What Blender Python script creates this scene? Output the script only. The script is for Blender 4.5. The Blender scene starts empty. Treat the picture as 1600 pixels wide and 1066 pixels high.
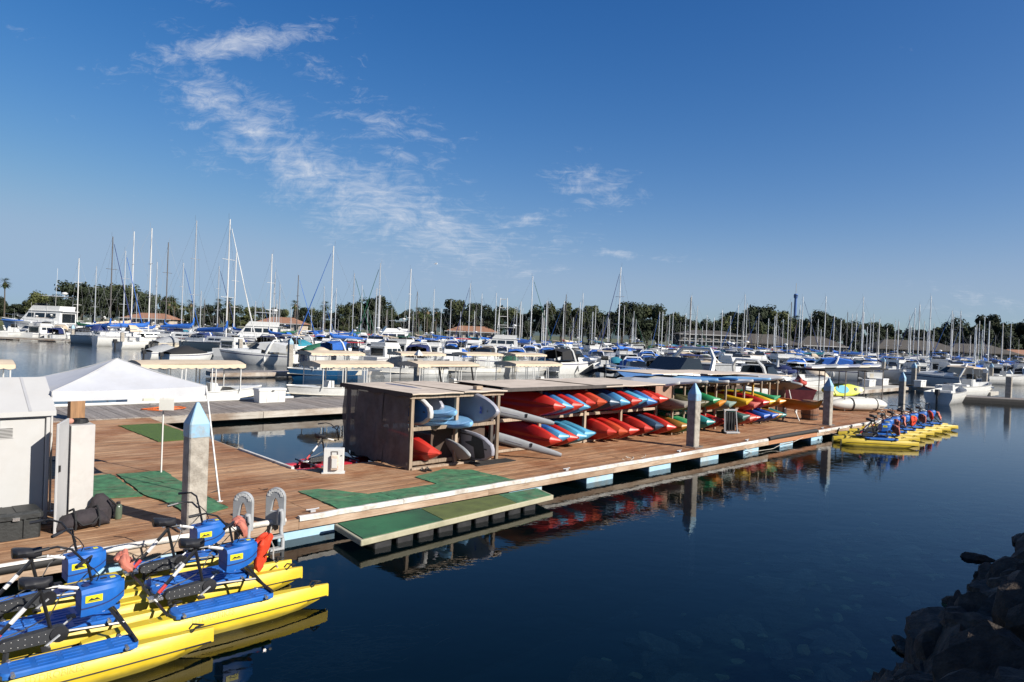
import bpy, bmesh, math, random
from mathutils import Vector, Matrix, noise as mnoise
R = math.radians
rnd = random.Random(7)
scene = bpy.context.scene
col = scene.collection

# ------------------------------------------------------------------ camera
cam_d = bpy.data.cameras.new('camera'); cam = bpy.data.objects.new('camera', cam_d); col.objects.link(cam)
cam_d.sensor_width = 36.0; cam_d.lens = 1074.2 / 1600 * 36
cam_d.clip_start = 0.1; cam_d.clip_end = 6000
CAMZ = 3.76
cam.matrix_world = Matrix.Translation((0, 0, CAMZ)) @ Matrix.Rotation(R(90) - 0.0098188, 4, 'X') @ Matrix.Rotation(0.040554, 4, 'Z')
scene.camera = cam

# ------------------------------------------------------------------ light, sky, exposure
SUN = Vector((0.88, -0.475, 0.0)).normalized()
SUN_EL = R(31)
SUNV = Vector((SUN.x * math.cos(SUN_EL), SUN.y * math.cos(SUN_EL), math.sin(SUN_EL)))
sd = bpy.data.lights.new('sun', 'SUN'); sd.energy = 5.0; sd.angle = R(0.53); sd.color = (1.0, 0.945, 0.86)
so = bpy.data.objects.new('sun', sd); col.objects.link(so)
so.rotation_euler = (-SUNV).to_track_quat('-Z', 'Y').to_euler()
scene.view_settings.view_transform = 'Standard'; scene.view_settings.look = 'None'
scene.view_settings.exposure = 0.72; scene.view_settings.gamma = 1.0
scene.view_settings.use_curve_mapping = False
try:
    scene.cycles.max_bounces = 8; scene.cycles.transparent_max_bounces = 16
    scene.cycles.caustics_reflective = False; scene.cycles.caustics_refractive = False
except Exception: pass

class NT:
    """small helper for node trees"""
    def __init__(s, tree): s.t = tree; s.n = tree.nodes; s.l = tree.links
    def new(s, typ, **kw):
        nd = s.n.new(typ)
        for k, v in kw.items():
            if k == 'inp':
                for a, b in v.items():
                    if hasattr(b, 'is_output'): s.l.new(b, nd.inputs[a])
                    else: nd.inputs[a].default_value = b
            else: setattr(nd, k, v)
        return nd
    def math(s, op, a, b=None, c=None, clamp=False):
        nd = s.n.new('ShaderNodeMath'); nd.operation = op; nd.use_clamp = clamp
        for i, x in enumerate((a, b, c)):
            if x is None: continue
            if hasattr(x, 'is_output'): s.l.new(x, nd.inputs[i])
            else: nd.inputs[i].default_value = x
        return nd.outputs[0]
    def ramp(s, fac, stops, interp='LINEAR'):
        nd = s.n.new('ShaderNodeValToRGB'); s.l.new(fac, nd.inputs[0]); cr = nd.color_ramp; cr.interpolation = interp
        while len(cr.elements) < len(stops): cr.elements.new(0.5)
        for e, (p, c) in zip(cr.elements, stops):
            e.position = p; e.color = (c[0], c[1], c[2], 1) if not isinstance(c, (int, float)) else (c, c, c, 1)
        return nd.outputs[0]
    def mix(s, fac, a, b, blend='MIX'):
        nd = s.n.new('ShaderNodeMix'); nd.data_type = 'RGBA'; nd.blend_type = blend
        for i, x in ((0, fac), (6, a), (7, b)):
            if hasattr(x, 'is_output'): s.l.new(x, nd.inputs[i])
            elif i == 0: nd.inputs[0].default_value = x
            else: nd.inputs[i].default_value = (x[0], x[1], x[2], 1)
        return nd.outputs[2]

world = bpy.data.worlds.new('World'); scene.world = world; world.use_nodes = True
W = NT(world.node_tree); W.n.clear()
sky = W.new('ShaderNodeTexSky', sky_type='NISHITA', sun_disc=False, sun_elevation=SUN_EL,
            sun_rotation=math.atan2(SUN.x, SUN.y), altitude=0.0, air_density=0.75, dust_density=0.8, ozone_density=2.0)
gam0 = W.new('ShaderNodeGamma', inp={'Color': sky.outputs[0], 'Gamma': 1.2})
gam = W.new('ShaderNodeHueSaturation', inp={'Color': gam0.outputs[0], 'Hue': 0.513, 'Saturation': 1.27})
# soft shoulder so that the horizon does not burn out
one = W.new('ShaderNodeVectorMath', operation='MULTIPLY_ADD', inp={0: gam.outputs[0], 1: (0.18, 0.172, 0.135), 2: (1, 1, 1)})
num = W.new('ShaderNodeVectorMath', operation='MULTIPLY', inp={0: gam.outputs[0], 1: (1.80, 1.74, 1.70)})
shd = W.new('ShaderNodeVectorMath', operation='DIVIDE', inp={0: num.outputs[0], 1: one.outputs[0]})
sc_ = W.new('ShaderNodeSeparateXYZ', inp={0: shd.outputs[0]})
def smin(x, cap, d): return W.math('SMOOTH_MIN', x, cap, d)
shd = W.new('ShaderNodeCombineXYZ', inp={0: smin(sc_.outputs[0], 3.35, 1.6), 1: smin(sc_.outputs[1], 4.75, 1.8), 2: smin(sc_.outputs[2], 6.5, 1.4)})
gm = W.new('ShaderNodeTexCoord')
sep = W.new('ShaderNodeSeparateXYZ', inp={0: gm.outputs['Generated']})
dx, dy, dz = sep.outputs
ay = W.math('MAXIMUM', W.math('ABSOLUTE', dy), 0.08)
ca = W.math('DIVIDE', dx, ay)                     # tangent of azimuth
ce = W.math('DIVIDE', dz, ay)                     # tangent of elevation
zc = W.math('MAXIMUM', dz, 0.03)
px = W.math('DIVIDE', dx, zc); py = W.math('DIVIDE', dy, zc)       # position on a flat cloud layer
pv = W.new('ShaderNodeCombineXYZ', inp={0: px, 1: py, 2: 0.0})
av = W.new('ShaderNodeCombineXYZ', inp={0: ca, 1: ce, 2: 0.0})
warp = W.new('ShaderNodeTexNoise', inp={'Vector': av.outputs[0], 'Scale': 3.2, 'Detail': 3.0})
wv = W.new('ShaderNodeVectorMath', operation='SUBTRACT', inp={0: warp.outputs['Color'], 1: (0.5, 0.5, 0.5)})
wv2 = W.new('ShaderNodeVectorMath', operation='SCALE', inp={0: wv.outputs[0], 'Scale': 0.085})
aw = W.new('ShaderNodeVectorMath', operation='ADD', inp={0: av.outputs[0], 1: wv2.outputs[0]})
band = None
BLOBS = [  # cirrus patches: azimuth tangent, elevation tangent, half sizes, tilt, weight
    (-0.416, 0.398, 0.134, 0.0209, 10, 1.0), (-0.476, 0.408, 0.076, 0.0196, -16, 0.6), (-0.45, 0.323, 0.081, 0.0335, -26, 0.95), (-0.384, 0.284, 0.076, 0.0419, -34, 1.0), (-0.364, 0.255, 0.093, 0.0182, 2, 0.9),
    (-0.298, 0.224, 0.099, 0.0419, -22, 1.0), (-0.203, 0.182, 0.134, 0.0503, -22, 1.0), (-0.109, 0.149, 0.111, 0.0503, -16, 0.95), (-0.294, 0.36, 0.076, 0.0475, -18, 0.55), (-0.198, 0.287, 0.116, 0.0363, -12, 0.66),
    (-0.177, 0.241, 0.105, 0.0419, -12, 0.58), (0.111, 0.222, 0.061, 0.0251, -4, 0.85), (0.002, 0.168, 0.076, 0.0098, 10, 0.8), (0.143, 0.127, 0.102, 0.007, 2, 0.8), (0.024, 0.094, 0.061, 0.007, 2, 0.75),
    (-0.015, 0.134, 0.105, 0.0223, 4, 0.6), (0.068, 0.154, 0.07, 0.0223, -6, 0.5), (-0.458, 0.29, 0.052, 0.0112, 2, 0.6), (-0.447, 0.233, 0.052, 0.0126, 6, 0.55), (-0.74, 0.397, 0.04, 0.0168, -18, 0.5),
    (-0.604, 0.348, 0.04, 0.0126, -6, 0.45), (-0.658, 0.286, 0.058, 0.014, -6, 0.3), (0.69, 0.084, 0.128, 0.014, -1, 0.55), (0.668, 0.055, 0.186, 0.0168, 0, 0.42), (-0.696, 0.179, 0.14, 0.0196, 2, 0.22),
    (-0.455, 0.452, 0.07, 0.0223, -28, 0.4)]
for (bx, by, rx, ry, tl, wt) in BLOBS:
    mp = W.new('ShaderNodeMapping', vector_type='TEXTURE', inp={'Vector': aw.outputs[0], 'Location': (bx, by, 0), 'Rotation': (0, 0, R(tl)), 'Scale': (rx * 1.2, ry * 1.3, 1)})
    ln = W.new('ShaderNodeVectorMath', operation='LENGTH', inp={0: mp.outputs[0]})
    g = W.math('MULTIPLY', W.math('SUBTRACT', 1.0, W.math('MULTIPLY', ln.outputs['Value'], 0.62), clamp=True), wt)
    band = g if band is None else W.math('MAXIMUM', band, g)
ms = W.new('ShaderNodeMapping', inp={'Vector': pv.outputs[0], 'Rotation': (0, 0, R(24)), 'Scale': (0.9, 1.5, 1)})
n1 = W.new('ShaderNodeTexNoise', inp={'Vector': ms.outputs[0], 'Scale': 3.4, 'Detail': 9.0, 'Roughness': 0.62, 'Distortion': 0.35})
ms2 = W.new('ShaderNodeMapping', inp={'Vector': aw.outputs[0], 'Rotation': (0, 0, R(10)), 'Scale': (15, 30, 1)})
n2 = W.new('ShaderNodeTexNoise', inp={'Vector': ms2.outputs[0], 'Scale': 1.9, 'Detail': 10.0, 'Roughness': 0.72, 'Distortion': 0.8})
nn = W.math('ADD', W.math('MULTIPLY', n1.outputs[0], 0.35), W.math('MULTIPLY', n2.outputs[0], 0.65))
dens = W.math('MULTIPLY', W.math('SUBTRACT', nn, W.math('SUBTRACT', 0.635, W.math('MULTIPLY', band, 0.34))), 2.9, clamp=True)
dens = W.math('MULTIPLY', W.math('POWER', dens, 1.4), 0.88, clamp=True)
cmix = W.mix(dens, shd.outputs[0], (7.2, 7.6, 8.4))
bg = W.new('ShaderNodeBackground', inp={'Color': cmix, 'Strength': 0.060})
W.new('ShaderNodeOutputWorld', inp={0: bg.outputs[0]})

# ------------------------------------------------------------------ building helpers
class G:
    """collects geometry, then links it as one mesh object"""
    def __init__(s): s.v = []; s.f = []; s.m = Matrix.Identity(4)
    def add(s, vs, fs):
        b = len(s.v); s.v += [tuple(s.m @ Vector(q)) for q in vs]; s.f += [tuple(b + i for i in q) for q in fs]; return s
    def box(s, c, d, rz=0, top=None):
        x, y, z = d[0] / 2, d[1] / 2, d[2] / 2; t = top or (1, 1)
        vs = [(-x, -y, -z), (x, -y, -z), (x, y, -z), (-x, y, -z), (-x * t[0], -y * t[1], z), (x * t[0], -y * t[1], z), (x * t[0], y * t[1], z), (-x * t[0], y * t[1], z)]
        cs, sn = math.cos(rz), math.sin(rz)
        return s.add([(c[0] + a * cs - b * sn, c[1] + a * sn + b * cs, c[2] + e) for a, b, e in vs],
                     [(0, 3, 2, 1), (4, 5, 6, 7), (0, 1, 5, 4), (1, 2, 6, 5), (2, 3, 7, 6), (3, 0, 4, 7)])
    def cham(s, c, d, ch=0.02):
        """box with chamfered vertical and top edges"""
        x, y, z = d[0] / 2, d[1] / 2, d[2] / 2
        def ring(k, zz, o):
            X, Y = x - o, y - o; q = min(k, X, Y)
            return [(c[0] + a, c[1] + b, c[2] + zz) for a, b in ((X, -Y + q), (X, Y - q), (X - q, Y), (-X + q, Y), (-X, Y - q), (-X, -Y + q), (-X + q, -Y), (X - q, -Y))]
        return s.loft([ring(ch, -z, 0), ring(ch, z - ch, 0), ring(ch, z, ch)])
    def loft(s, rings, cap=True, close=True):
        n = len(rings[0]); vs = [q for r in rings for q in r]; fs = []
        for i in range(len(rings) - 1):
            for j in range(n if close else n - 1):
                a, b = i * n + j, i * n + (j + 1) % n
                fs.append((a, b, b + n, a + n))
        if cap:
            fs.append(tuple(range(n - 1, -1, -1))); fs.append(tuple((len(rings) - 1) * n + j for j in range(n)))
        return s.add(vs, fs)
    def tube(s, pts, r, n=6, cap=True):
        pts = [Vector(p) for p in pts]; m = len(pts); rr = r if isinstance(r, (list, tuple)) else [r] * m
        up = None; rings = []
        for i, p in enumerate(pts):
            t = (pts[min(i + 1, m - 1)] - pts[max(i - 1, 0)]).normalized()
            if up is None: up = Vector((0, 0, 1)) if abs(t.z) < 0.9 else Vector((1, 0, 0))
            x = t.cross(up).normalized(); up = x.cross(t).normalized()
            rings.append([tuple(p + (x * math.cos(k * 2 * math.pi / n) + up * math.sin(k * 2 * math.pi / n)) * rr[i]) for k in range(n)])
        return s.loft(rings, cap)
    def prism(s, poly, z0, z1):
        n = len(poly); return s.loft([[(x, y, z0) for x, y in poly], [(x, y, z1) for x, y in poly]])
    def prismy(s, poly, y0, y1):
        """polygon in xz, extruded along y"""
        return s.loft([[(x, y0, z) for x, z in poly], [(x, y1, z) for x, z in poly]])
    def lathe(s, prof, n=12, c=(0, 0, 0)):
        return s.loft([[(c[0] + r * math.cos(k * 2 * math.pi / n), c[1] + r * math.sin(k * 2 * math.pi / n), c[2] + z) for k in range(n)] for r, z in prof])
    def ell(s, c, d, nu=10, nv=6):
        rings = []
        for i in range(nv + 1):
            a = -math.pi / 2 + math.pi * i / nv; a = max(-1.5, min(1.5, a))
            rings.append([(c[0] + d[0] * math.cos(a) * math.cos(k * 2 * math.pi / nu), c[1] + d[1] * math.cos(a) * math.sin(k * 2 * math.pi / nu), c[2] + d[2] * math.sin(a)) for k in range(nu)])
        return s.loft(rings)
    def mesh(s, name, smooth=None, bevel=0):
        me = bpy.data.meshes.new(name); me.from_pydata(s.v, [], s.f)
        bm = bmesh.new(); bm.from_mesh(me); bmesh.ops.recalc_face_normals(bm, faces=bm.faces)
        if bevel: bmesh.ops.bevel(bm, geom=list(bm.edges), offset=bevel, segments=1, affect='EDGES', profile=0.5)
        bm.to_mesh(me); bm.free()
        if smooth is not None:
            me.polygons.foreach_set('use_smooth', [True] * len(me.polygons))
            try: me.set_sharp_from_angle(angle=R(smooth))
            except Exception: pass
        me.update(); return me
    def build(s, name, mat, parent=None, smooth=None, bevel=0):
        return ob(name, s.mesh(name, smooth, bevel), mat, parent)

def ob(name, me, mat=None, parent=None, loc=None, rot=None, scale=None):
    o = bpy.data.objects.new(name, me); col.objects.link(o)
    if mat is not None:
        if len(me.materials) == 0: me.materials.append(mat)
        elif me.materials[0] is not mat:
            o.material_slots[0].link = 'OBJECT'; o.material_slots[0].material = mat
    if parent: o.parent = parent
    if loc is not None: o.location = loc
    if rot is not None: o.rotation_euler = rot
    if scale is not None: o.scale = scale if hasattr(scale, '__len__') else (scale,) * 3
    return o
def tag(o, label=None, cat=None, group=None, kind=None):
    if label: o['label'] = label
    if cat: o['category'] = cat
    if group: o['group'] = group
    if kind: o['kind'] = kind
    return o
def thing(name, label, cat, loc=(0, 0, 0), rz=0, group=None, scale=None, mat4=None):
    e = bpy.data.objects.new(name, None); col.objects.link(e); e.empty_display_size = 0.2
    if mat4 is not None: e.matrix_world = mat4
    else:
        e.location = loc; e.rotation_euler = (0, 0, rz)
        if scale is not None: e.scale = scale if hasattr(scale, '__len__') else (scale,) * 3
    return tag(e, label, cat, group)
def place(spec, root, over=None, skip=()):
    """spec: list of (part name, mesh, material, index of parent part or None)"""
    made = []
    for (pn, me, mt, par) in spec:
        if pn in skip or (par is not None and made[par] is None): made.append(None); continue
        m = (over or {}).get(pn, mt)
        made.append(ob(pn, me, m, root if par is None else made[par]))
    return made
def ordn(n):
    return str(n) + ('th' if 10 <= n % 100 <= 20 else {1: 'st', 2: 'nd', 3: 'rd'}.get(n % 10, 'th'))

# dock frame: u runs along the front edge of the main dock, v runs away from the near water
OX, OY = -3.6592, 12.1177; ANG = math.atan2(0.694537, 0.719457)
UX, UY = 0.719457, 0.694537; VX, VY = -0.694537, 0.719457
DZ = 0.36
def duv(u, v, z=0.0): return Vector((OX + u * UX + v * VX, OY + u * UY + v * VY, z))
DOCKM = Matrix.Translation((OX, OY, 0)) @ Matrix.Rotation(ANG, 4, 'Z')

# ------------------------------------------------------------------ materials
MATS = {}
ALB = 0.82            # all the base colours below were judged a little light; one factor for all
def M(name, c, rough=0.5, metal=0.0, var=0.12, scale=6.0, bump=0.0, bscale=None, orand=0.0, dirt=None, dirtamt=0.35, coat=0.0, spec=0.5, stretch=None, alpha=None, world_pos=False):
    if name in MATS: return MATS[name]
    if metal < 0.5: c = tuple(q * ALB for q in c); dirt = dirt and tuple(q * ALB for q in dirt)
    m = bpy.data.materials.new(name); m.use_nodes = True; t = NT(m.node_tree); t.n.clear()
    tc = t.new('ShaderNodeTexCoord')
    vec = t.new('ShaderNodeNewGeometry').outputs['Position'] if world_pos else tc.outputs['Object']
    if stretch: vec = t.new('ShaderNodeMapping', inp={'Vector': vec, 'Scale': stretch}).outputs[0]
    nz = t.new('ShaderNodeTexNoise', inp={'Vector': vec, 'Scale': scale, 'Detail': 6.0, 'Roughness': 0.6})
    lo = tuple(max(0, q * (1 - var)) for q in c); hi = tuple(min(1, q * (1 + var)) for q in c)
    cc = t.ramp(nz.outputs[0], [(0.3, lo), (0.7, hi)])
    if dirt is not None:
        nd = t.new('ShaderNodeTexNoise', inp={'Vector': vec, 'Scale': scale * 0.45, 'Detail': 8.0, 'Roughness': 0.7})
        cc = t.mix(t.math('MULTIPLY', t.ramp(nd.outputs[0], [(0.48, 0.0), (0.68, 1.0)]), dirtamt), cc, dirt)
    if orand:
        oi = t.new('ShaderNodeObjectInfo')
        f = t.math('ADD', t.math('MULTIPLY', oi.outputs['Random'], 2 * orand), 1 - orand)
        hs = t.new('ShaderNodeHueSaturation', inp={'Color': cc, 'Value': f, 'Saturation': 1.0}); cc = hs.outputs[0]
    rr = t.math('ADD', t.math('MULTIPLY', nz.outputs[0], 0.2), rough - 0.1)
    b = t.new('ShaderNodeBsdfPrincipled', inp={'Base Color': cc, 'Roughness': rr, 'Metallic': metal, 'Specular IOR Level': spec, 'Coat Weight': coat})
    if bump:
        nb = t.new('ShaderNodeTexNoise', inp={'Vector': vec, 'Scale': bscale or scale * 4, 'Detail': 5.0})
        bp = t.new('ShaderNodeBump', inp={'Strength': bump, 'Distance': 0.02, 'Height': nb.outputs[0]}); t.l.new(bp.outputs[0], b.inputs['Normal'])
    sh = b.outputs[0]
    if alpha is not None:
        tr = t.new('ShaderNodeBsdfTransparent'); mx = t.new('ShaderNodeMixShader', inp={0: alpha, 1: tr.outputs[0], 2: sh}); sh = mx.outputs[0]
    t.new('ShaderNodeOutputMaterial', inp={0: sh})
    m.diffuse_color = (*c, 1); MATS[name] = m; return m

def wood(name, stops, rowang=ANG, orand=0.16, stain=None, stainamt=0.5, gs=(1.1, 22, 22), worn=None):
    m = bpy.data.materials.new(name); m.use_nodes = True; t = NT(m.node_tree); t.n.clear()
    pos = t.new('ShaderNodeNewGeometry').outputs['Position']
    mp = t.new('ShaderNodeMapping', vector_type='TEXTURE', inp={'Vector': pos, 'Rotation': (0, 0, rowang)})
    oi = t.new('ShaderNodeObjectInfo')
    off = t.new('ShaderNodeVectorMath', operation='ADD', inp={0: mp.outputs[0], 1: t.new('ShaderNodeCombineXYZ', inp={0: t.math('MULTIPLY', oi.outputs['Random'], 40.0)}).outputs[0]})
    g = t.new('ShaderNodeMapping', inp={'Vector': off.outputs[0], 'Scale': gs})
    n1 = t.new('ShaderNodeTexNoise', inp={'Vector': g.outputs[0], 'Scale': 1.6, 'Detail': 7.0, 'Roughness': 0.68, 'Distortion': 0.4})
    n2 = t.new('ShaderNodeTexNoise', inp={'Vector': mp.outputs[0], 'Scale': 0.55, 'Detail': 6.0, 'Roughness': 0.65})
    c = t.ramp(n1.outputs[0], stops)
    if stain is not None:
        c = t.mix(t.math('MULTIPLY', t.ramp(n2.outputs[0], [(0.42, 0.0), (0.62, 1.0)]), stainamt), c, stain, 'MULTIPLY')
    if worn is not None:                          # the part of the dock left of the racks is sun bleached
        ux = t.new('ShaderNodeSeparateXYZ', inp={0: mp.outputs[0]}).outputs[0]
        fb = t.math('SUBTRACT', 1.0, t.math('DIVIDE', t.math('SUBTRACT', t.math('ADD', ux, t.math('MULTIPLY', n2.outputs[0], 5.0)), 9.0), 8.0, clamp=True))
        c = t.mix(fb, c, (1.08, 1.20, 1.28), 'MULTIPLY')
        n3 = t.new('ShaderNodeTexNoise', inp={'Vector': t.new('ShaderNodeMapping', inp={'Vector': mp.outputs[0], 'Scale': (0.8, 2.2, 1)}).outputs[0], 'Scale': 1.1, 'Detail': 9.0, 'Roughness': 0.72})
        c = t.mix(t.math('MULTIPLY', t.ramp(n3.outputs[0], [(0.50, 0.0), (0.66, 1.0)]), 0.55), c, worn)
        n4 = t.new('ShaderNodeTexNoise', inp={'Vector': mp.outputs[0], 'Scale': 5.5, 'Detail': 4.0, 'Roughness': 0.5})
        c = t.mix(t.math('MULTIPLY', t.ramp(n4.outputs[0], [(0.66, 0.0), (0.72, 1.0)]), 0.5), c, (0.09, 0.06, 0.045))
    f = t.math('MULTIPLY', ALB, t.math('ADD', t.math('MULTIPLY', oi.outputs['Random'], 2 * orand), 1 - orand))
    hs = t.new('ShaderNodeHueSaturation', inp={'Color': c, 'Value': f}); c = hs.outputs[0]
    b = t.new('ShaderNodeBsdfPrincipled', inp={'Base Color': c, 'Roughness': 0.78, 'Specular IOR Level': 0.25})
    bp = t.new('ShaderNodeBump', inp={'Strength': 0.5, 'Distance': 0.008, 'Height': n1.outputs[0]}); t.l.new(bp.outputs[0], b.inputs['Normal'])
    t.new('ShaderNodeOutputMaterial', inp={0: b.outputs[0]}); MATS[name] = m; return m

def twotone(name, a, b, c=None, rough=0.38):
    """rotomoulded plastic whose colour blends along the length of the kayak"""
    if name in MATS: return MATS[name]
    a, b, c = [q and tuple(w_ * ALB for w_ in q) for q in (a, b, c)]
    m = bpy.data.materials.new(name); m.use_nodes = True; t = NT(m.node_tree); t.n.clear()
    tc = t.new('ShaderNodeTexCoord'); sp = t.new('ShaderNodeSeparateXYZ', inp={0: tc.outputs['Object']})
    nz = t.new('ShaderNodeTexNoise', inp={'Vector': tc.outputs['Object'], 'Scale': 2.5, 'Detail': 5.0})
    f = t.math('ADD', t.math('MULTIPLY', sp.outputs[0], 0.31), t.math('ADD', 0.38, t.math('MULTIPLY', nz.outputs[0], 0.2)))
    cc = t.ramp(f, [(0.15, c or a), (0.45, a), (0.80, a), (0.99, b)])
    n2 = t.new('ShaderNodeTexNoise', inp={'Vector': t.new('ShaderNodeMapping', inp={'Vector': tc.outputs['Object'], 'Scale': (0.35, 1.6, 1.6)}).outputs[0], 'Scale': 11.0, 'Detail': 8.0, 'Roughness': 0.75})
    cc = t.mix(t.math('MULTIPLY', t.ramp(n2.outputs[0], [(0.52, 0.0), (0.75, 1.0)]), 0.45), cc, (a[0] * 0.45 + 0.03, a[1] * 0.45 + 0.03, a[2] * 0.45 + 0.03))
    bs = t.new('ShaderNodeBsdfPrincipled', inp={'Base Color': cc, 'Roughness': t.math('ADD', t.math('MULTIPLY', n2.outputs[0], 0.35), rough - 0.17), 'Specular IOR Level': 0.45})
    t.new('ShaderNodeOutputMaterial', inp={0: bs.outputs[0]}); MATS[name] = m; return m

def text_mesh(txt, size, depth=0.002, name='lettering', bold=0.0):
    cu = bpy.data.curves.new(name, 'FONT'); cu.body = txt; cu.size = size; cu.extrude = depth; cu.offset = bold
    cu.align_x = 'CENTER'; cu.align_y = 'CENTER'; cu.resolution_u = 2
    tmp = bpy.data.objects.new(name, cu); col.objects.link(tmp)
    dg = bpy.context.evaluated_depsgraph_get(); me = bpy.data.meshes.new_from_object(tmp.evaluated_get(dg))
    bpy.data.objects.remove(tmp); bpy.data.curves.remove(cu); me.name = name; me.materials.clear(); return me

WHITE = M('gelcoat_white', (0.72, 0.72, 0.70), 0.3, var=0.06, dirt=(0.45, 0.42, 0.36), dirtamt=0.25, orand=0.08)
WHITEP = M('white_paint', (0.68, 0.68, 0.66), 0.5, var=0.05, dirt=(0.38, 0.35, 0.3), dirtamt=0.3, scale=3)
CREAM = M('cream_gelcoat', (0.66, 0.60, 0.48), 0.35, var=0.06)
BLACKP = M('black_plastic', (0.018, 0.018, 0.02), 0.45, var=0.3)
BLACKC = M('black_canvas', (0.012, 0.012, 0.014), 0.85, var=0.3, bump=0.3)
GREYC = M('grey_canvas', (0.30, 0.31, 0.32), 0.9, var=0.15, bump=0.4)
BLUEC = M('blue_canvas', (0.018, 0.12, 0.46), 0.8, var=0.2, bump=0.4, orand=0.3)
NAVYC = M('navy_canvas', (0.012, 0.025, 0.12), 0.8, var=0.2, bump=0.3, orand=0.2)
TEALC = M('teal_canvas', (0.02, 0.22, 0.30), 0.8, var=0.2, bump=0.3)
GREENC = M('green_canvas', (0.01, 0.10, 0.05), 0.8, var=0.2, bump=0.3)
TANC = M('tan_canvas', (0.60, 0.49, 0.36), 0.85, var=0.08, bump=0.3, dirt=(0.36, 0.29, 0.2), dirtamt=0.3, scale=2)
REDC = M('red_canvas', (0.42, 0.02, 0.03), 0.8, var=0.2)
GLASSD = M('dark_glass', (0.012, 0.016, 0.02), 0.08, var=0.1, spec=0.8)
CLEARV = M('clear_vinyl', (0.45, 0.48, 0.5), 0.15, var=0.05, alpha=0.22)
ALU = M('mast_aluminium', (0.55, 0.56, 0.57), 0.42, metal=0.55, var=0.06, orand=0.2)
MASTW = M('mast_white', (0.64, 0.63, 0.61), 0.4, var=0.05)
MASTD = M('mast_dark', (0.13, 0.12, 0.115), 0.5, var=0.1)
STEEL = M('stainless_steel', (0.6, 0.6, 0.6), 0.25, metal=0.9, var=0.05)
WIRE = M('rigging_wire', (0.20, 0.21, 0.22), 0.6, var=0.1)
NAVYH = M('navy_hull', (0.01, 0.014, 0.10), 0.2, var=0.1)
BLUEH = M('blue_hull', (0.012, 0.07, 0.17), 0.22, var=0.1)
RUBBER = M('rubber', (0.022, 0.021, 0.02), 0.75, var=0.3)
ROPE = M('rope', (0.5, 0.46, 0.4), 0.9, var=0.2)
# ================================================================== SETTING: water, seabed, bank, far shore
def water_material():
    m = bpy.data.materials.new('harbour_water'); m.use_nodes = True; t = NT(m.node_tree); t.n.clear()
    pos = t.new('ShaderNodeNewGeometry').outputs['Position']
    mp = t.new('ShaderNodeMapping', inp={'Vector': pos, 'Rotation': (0, 0, R(20)), 'Scale': (1.0, 1.7, 1.0)})
    a = t.new('ShaderNodeTexNoise', inp={'Vector': mp.outputs[0], 'Scale': 1.5, 'Detail': 3.0, 'Roughness': 0.5})
    b = t.new('ShaderNodeTexNoise', inp={'Vector': mp.outputs[0], 'Scale': 6.0, 'Detail': 2.0})
    c = t.new('ShaderNodeTexNoise', inp={'Vector': pos, 'Scale': 0.045, 'Detail': 3.0, 'Roughness': 0.6})
    sy = t.new('ShaderNodeSeparateXYZ', inp={0: pos})
    calm = t.math('ADD', 0.05, t.math('MULTIPLY', t.ramp(c.outputs[0], [(0.42, 0.0), (0.62, 1.0)]), 0.14))
    wind = t.math('ADD', calm, t.math('MULTIPLY', t.math('DIVIDE', t.math('SUBTRACT', sy.outputs[1], 24.0), 40.0, clamp=True), 0.55))
    h = t.math('ADD', t.math('MULTIPLY', a.outputs[0], 1.0), t.math('MULTIPLY', b.outputs[0], 0.22))
    bp = t.new('ShaderNodeBump', inp={'Strength': wind, 'Distance': 0.028, 'Height': h})
    fr = t.new('ShaderNodeFresnel', inp={'IOR': 1.29, 'Normal': bp.outputs[0]})
    gl = t.new('ShaderNodeBsdfGlossy', inp={'Color': (1, 1, 1, 1), 'Roughness': 0.012, 'Normal': bp.outputs[0]})
    tr = t.new('ShaderNodeBsdfTransparent', inp={'Color': (0.62, 0.74, 0.72, 1)})
    df = t.new('ShaderNodeBsdfDiffuse', inp={'Color': (0.003, 0.015, 0.013, 1)})
    un = t.new('ShaderNodeMixShader', inp={0: 0.88, 1: df.outputs[0], 2: tr.outputs[0]})
    mx = t.new('ShaderNodeMixShader', inp={0: fr.outputs[0], 1: un.outputs[0], 2: gl.outputs[0]})
    t.new('ShaderNodeOutputMaterial', inp={0: mx.outputs[0]}); return m
g = G(); g.add([(-900, -40, 0), (900, -40, 0), (900, 330, 0), (-900, 330, 0)], [(0, 1, 2, 3)])
tag(g.build('water', water_material()), kind='structure')

SEABED = M('seabed_mud', (0.010, 0.042, 0.030), 0.95, var=0.4, scale=1.2, world_pos=True)
ROCK = M('riprap_rock', (0.09, 0.062, 0.042), 0.9, var=0.6, scale=7, bump=1.0, bscale=34, orand=0.4, dirt=(0.03, 0.025, 0.018), dirtamt=0.85, world_pos=True)
ROCKL = M('sunlit_shell_rock', (0.55, 0.50, 0.20), 0.9, var=0.3, scale=6, orand=0.3)  # pale shell and weed colour, brightened to stand in for sunlit flecks
ROCKW = M('weedy_rock', (0.22, 0.20, 0.11), 0.9, var=0.55, scale=3.2, bump=0.8, bscale=9, orand=0.5, dirt=(0.05, 0.06, 0.03), dirtamt=0.8)
BANKM = M('bank_soil', (0.07, 0.058, 0.045), 0.95, var=0.4, scale=2, bump=0.8, world_pos=True)
def bank_h(u, v):
    """height of bank and bed: rises inland of the shoreline (v = -8.98)"""
    if v > -8.98:
        d = v + 8.98
        return max(-3.6, -0.17 * d - 0.05 * max(0, d - 2.2) ** 2)
    return min(2.3, (-8.98 - v) * 0.86)
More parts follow.
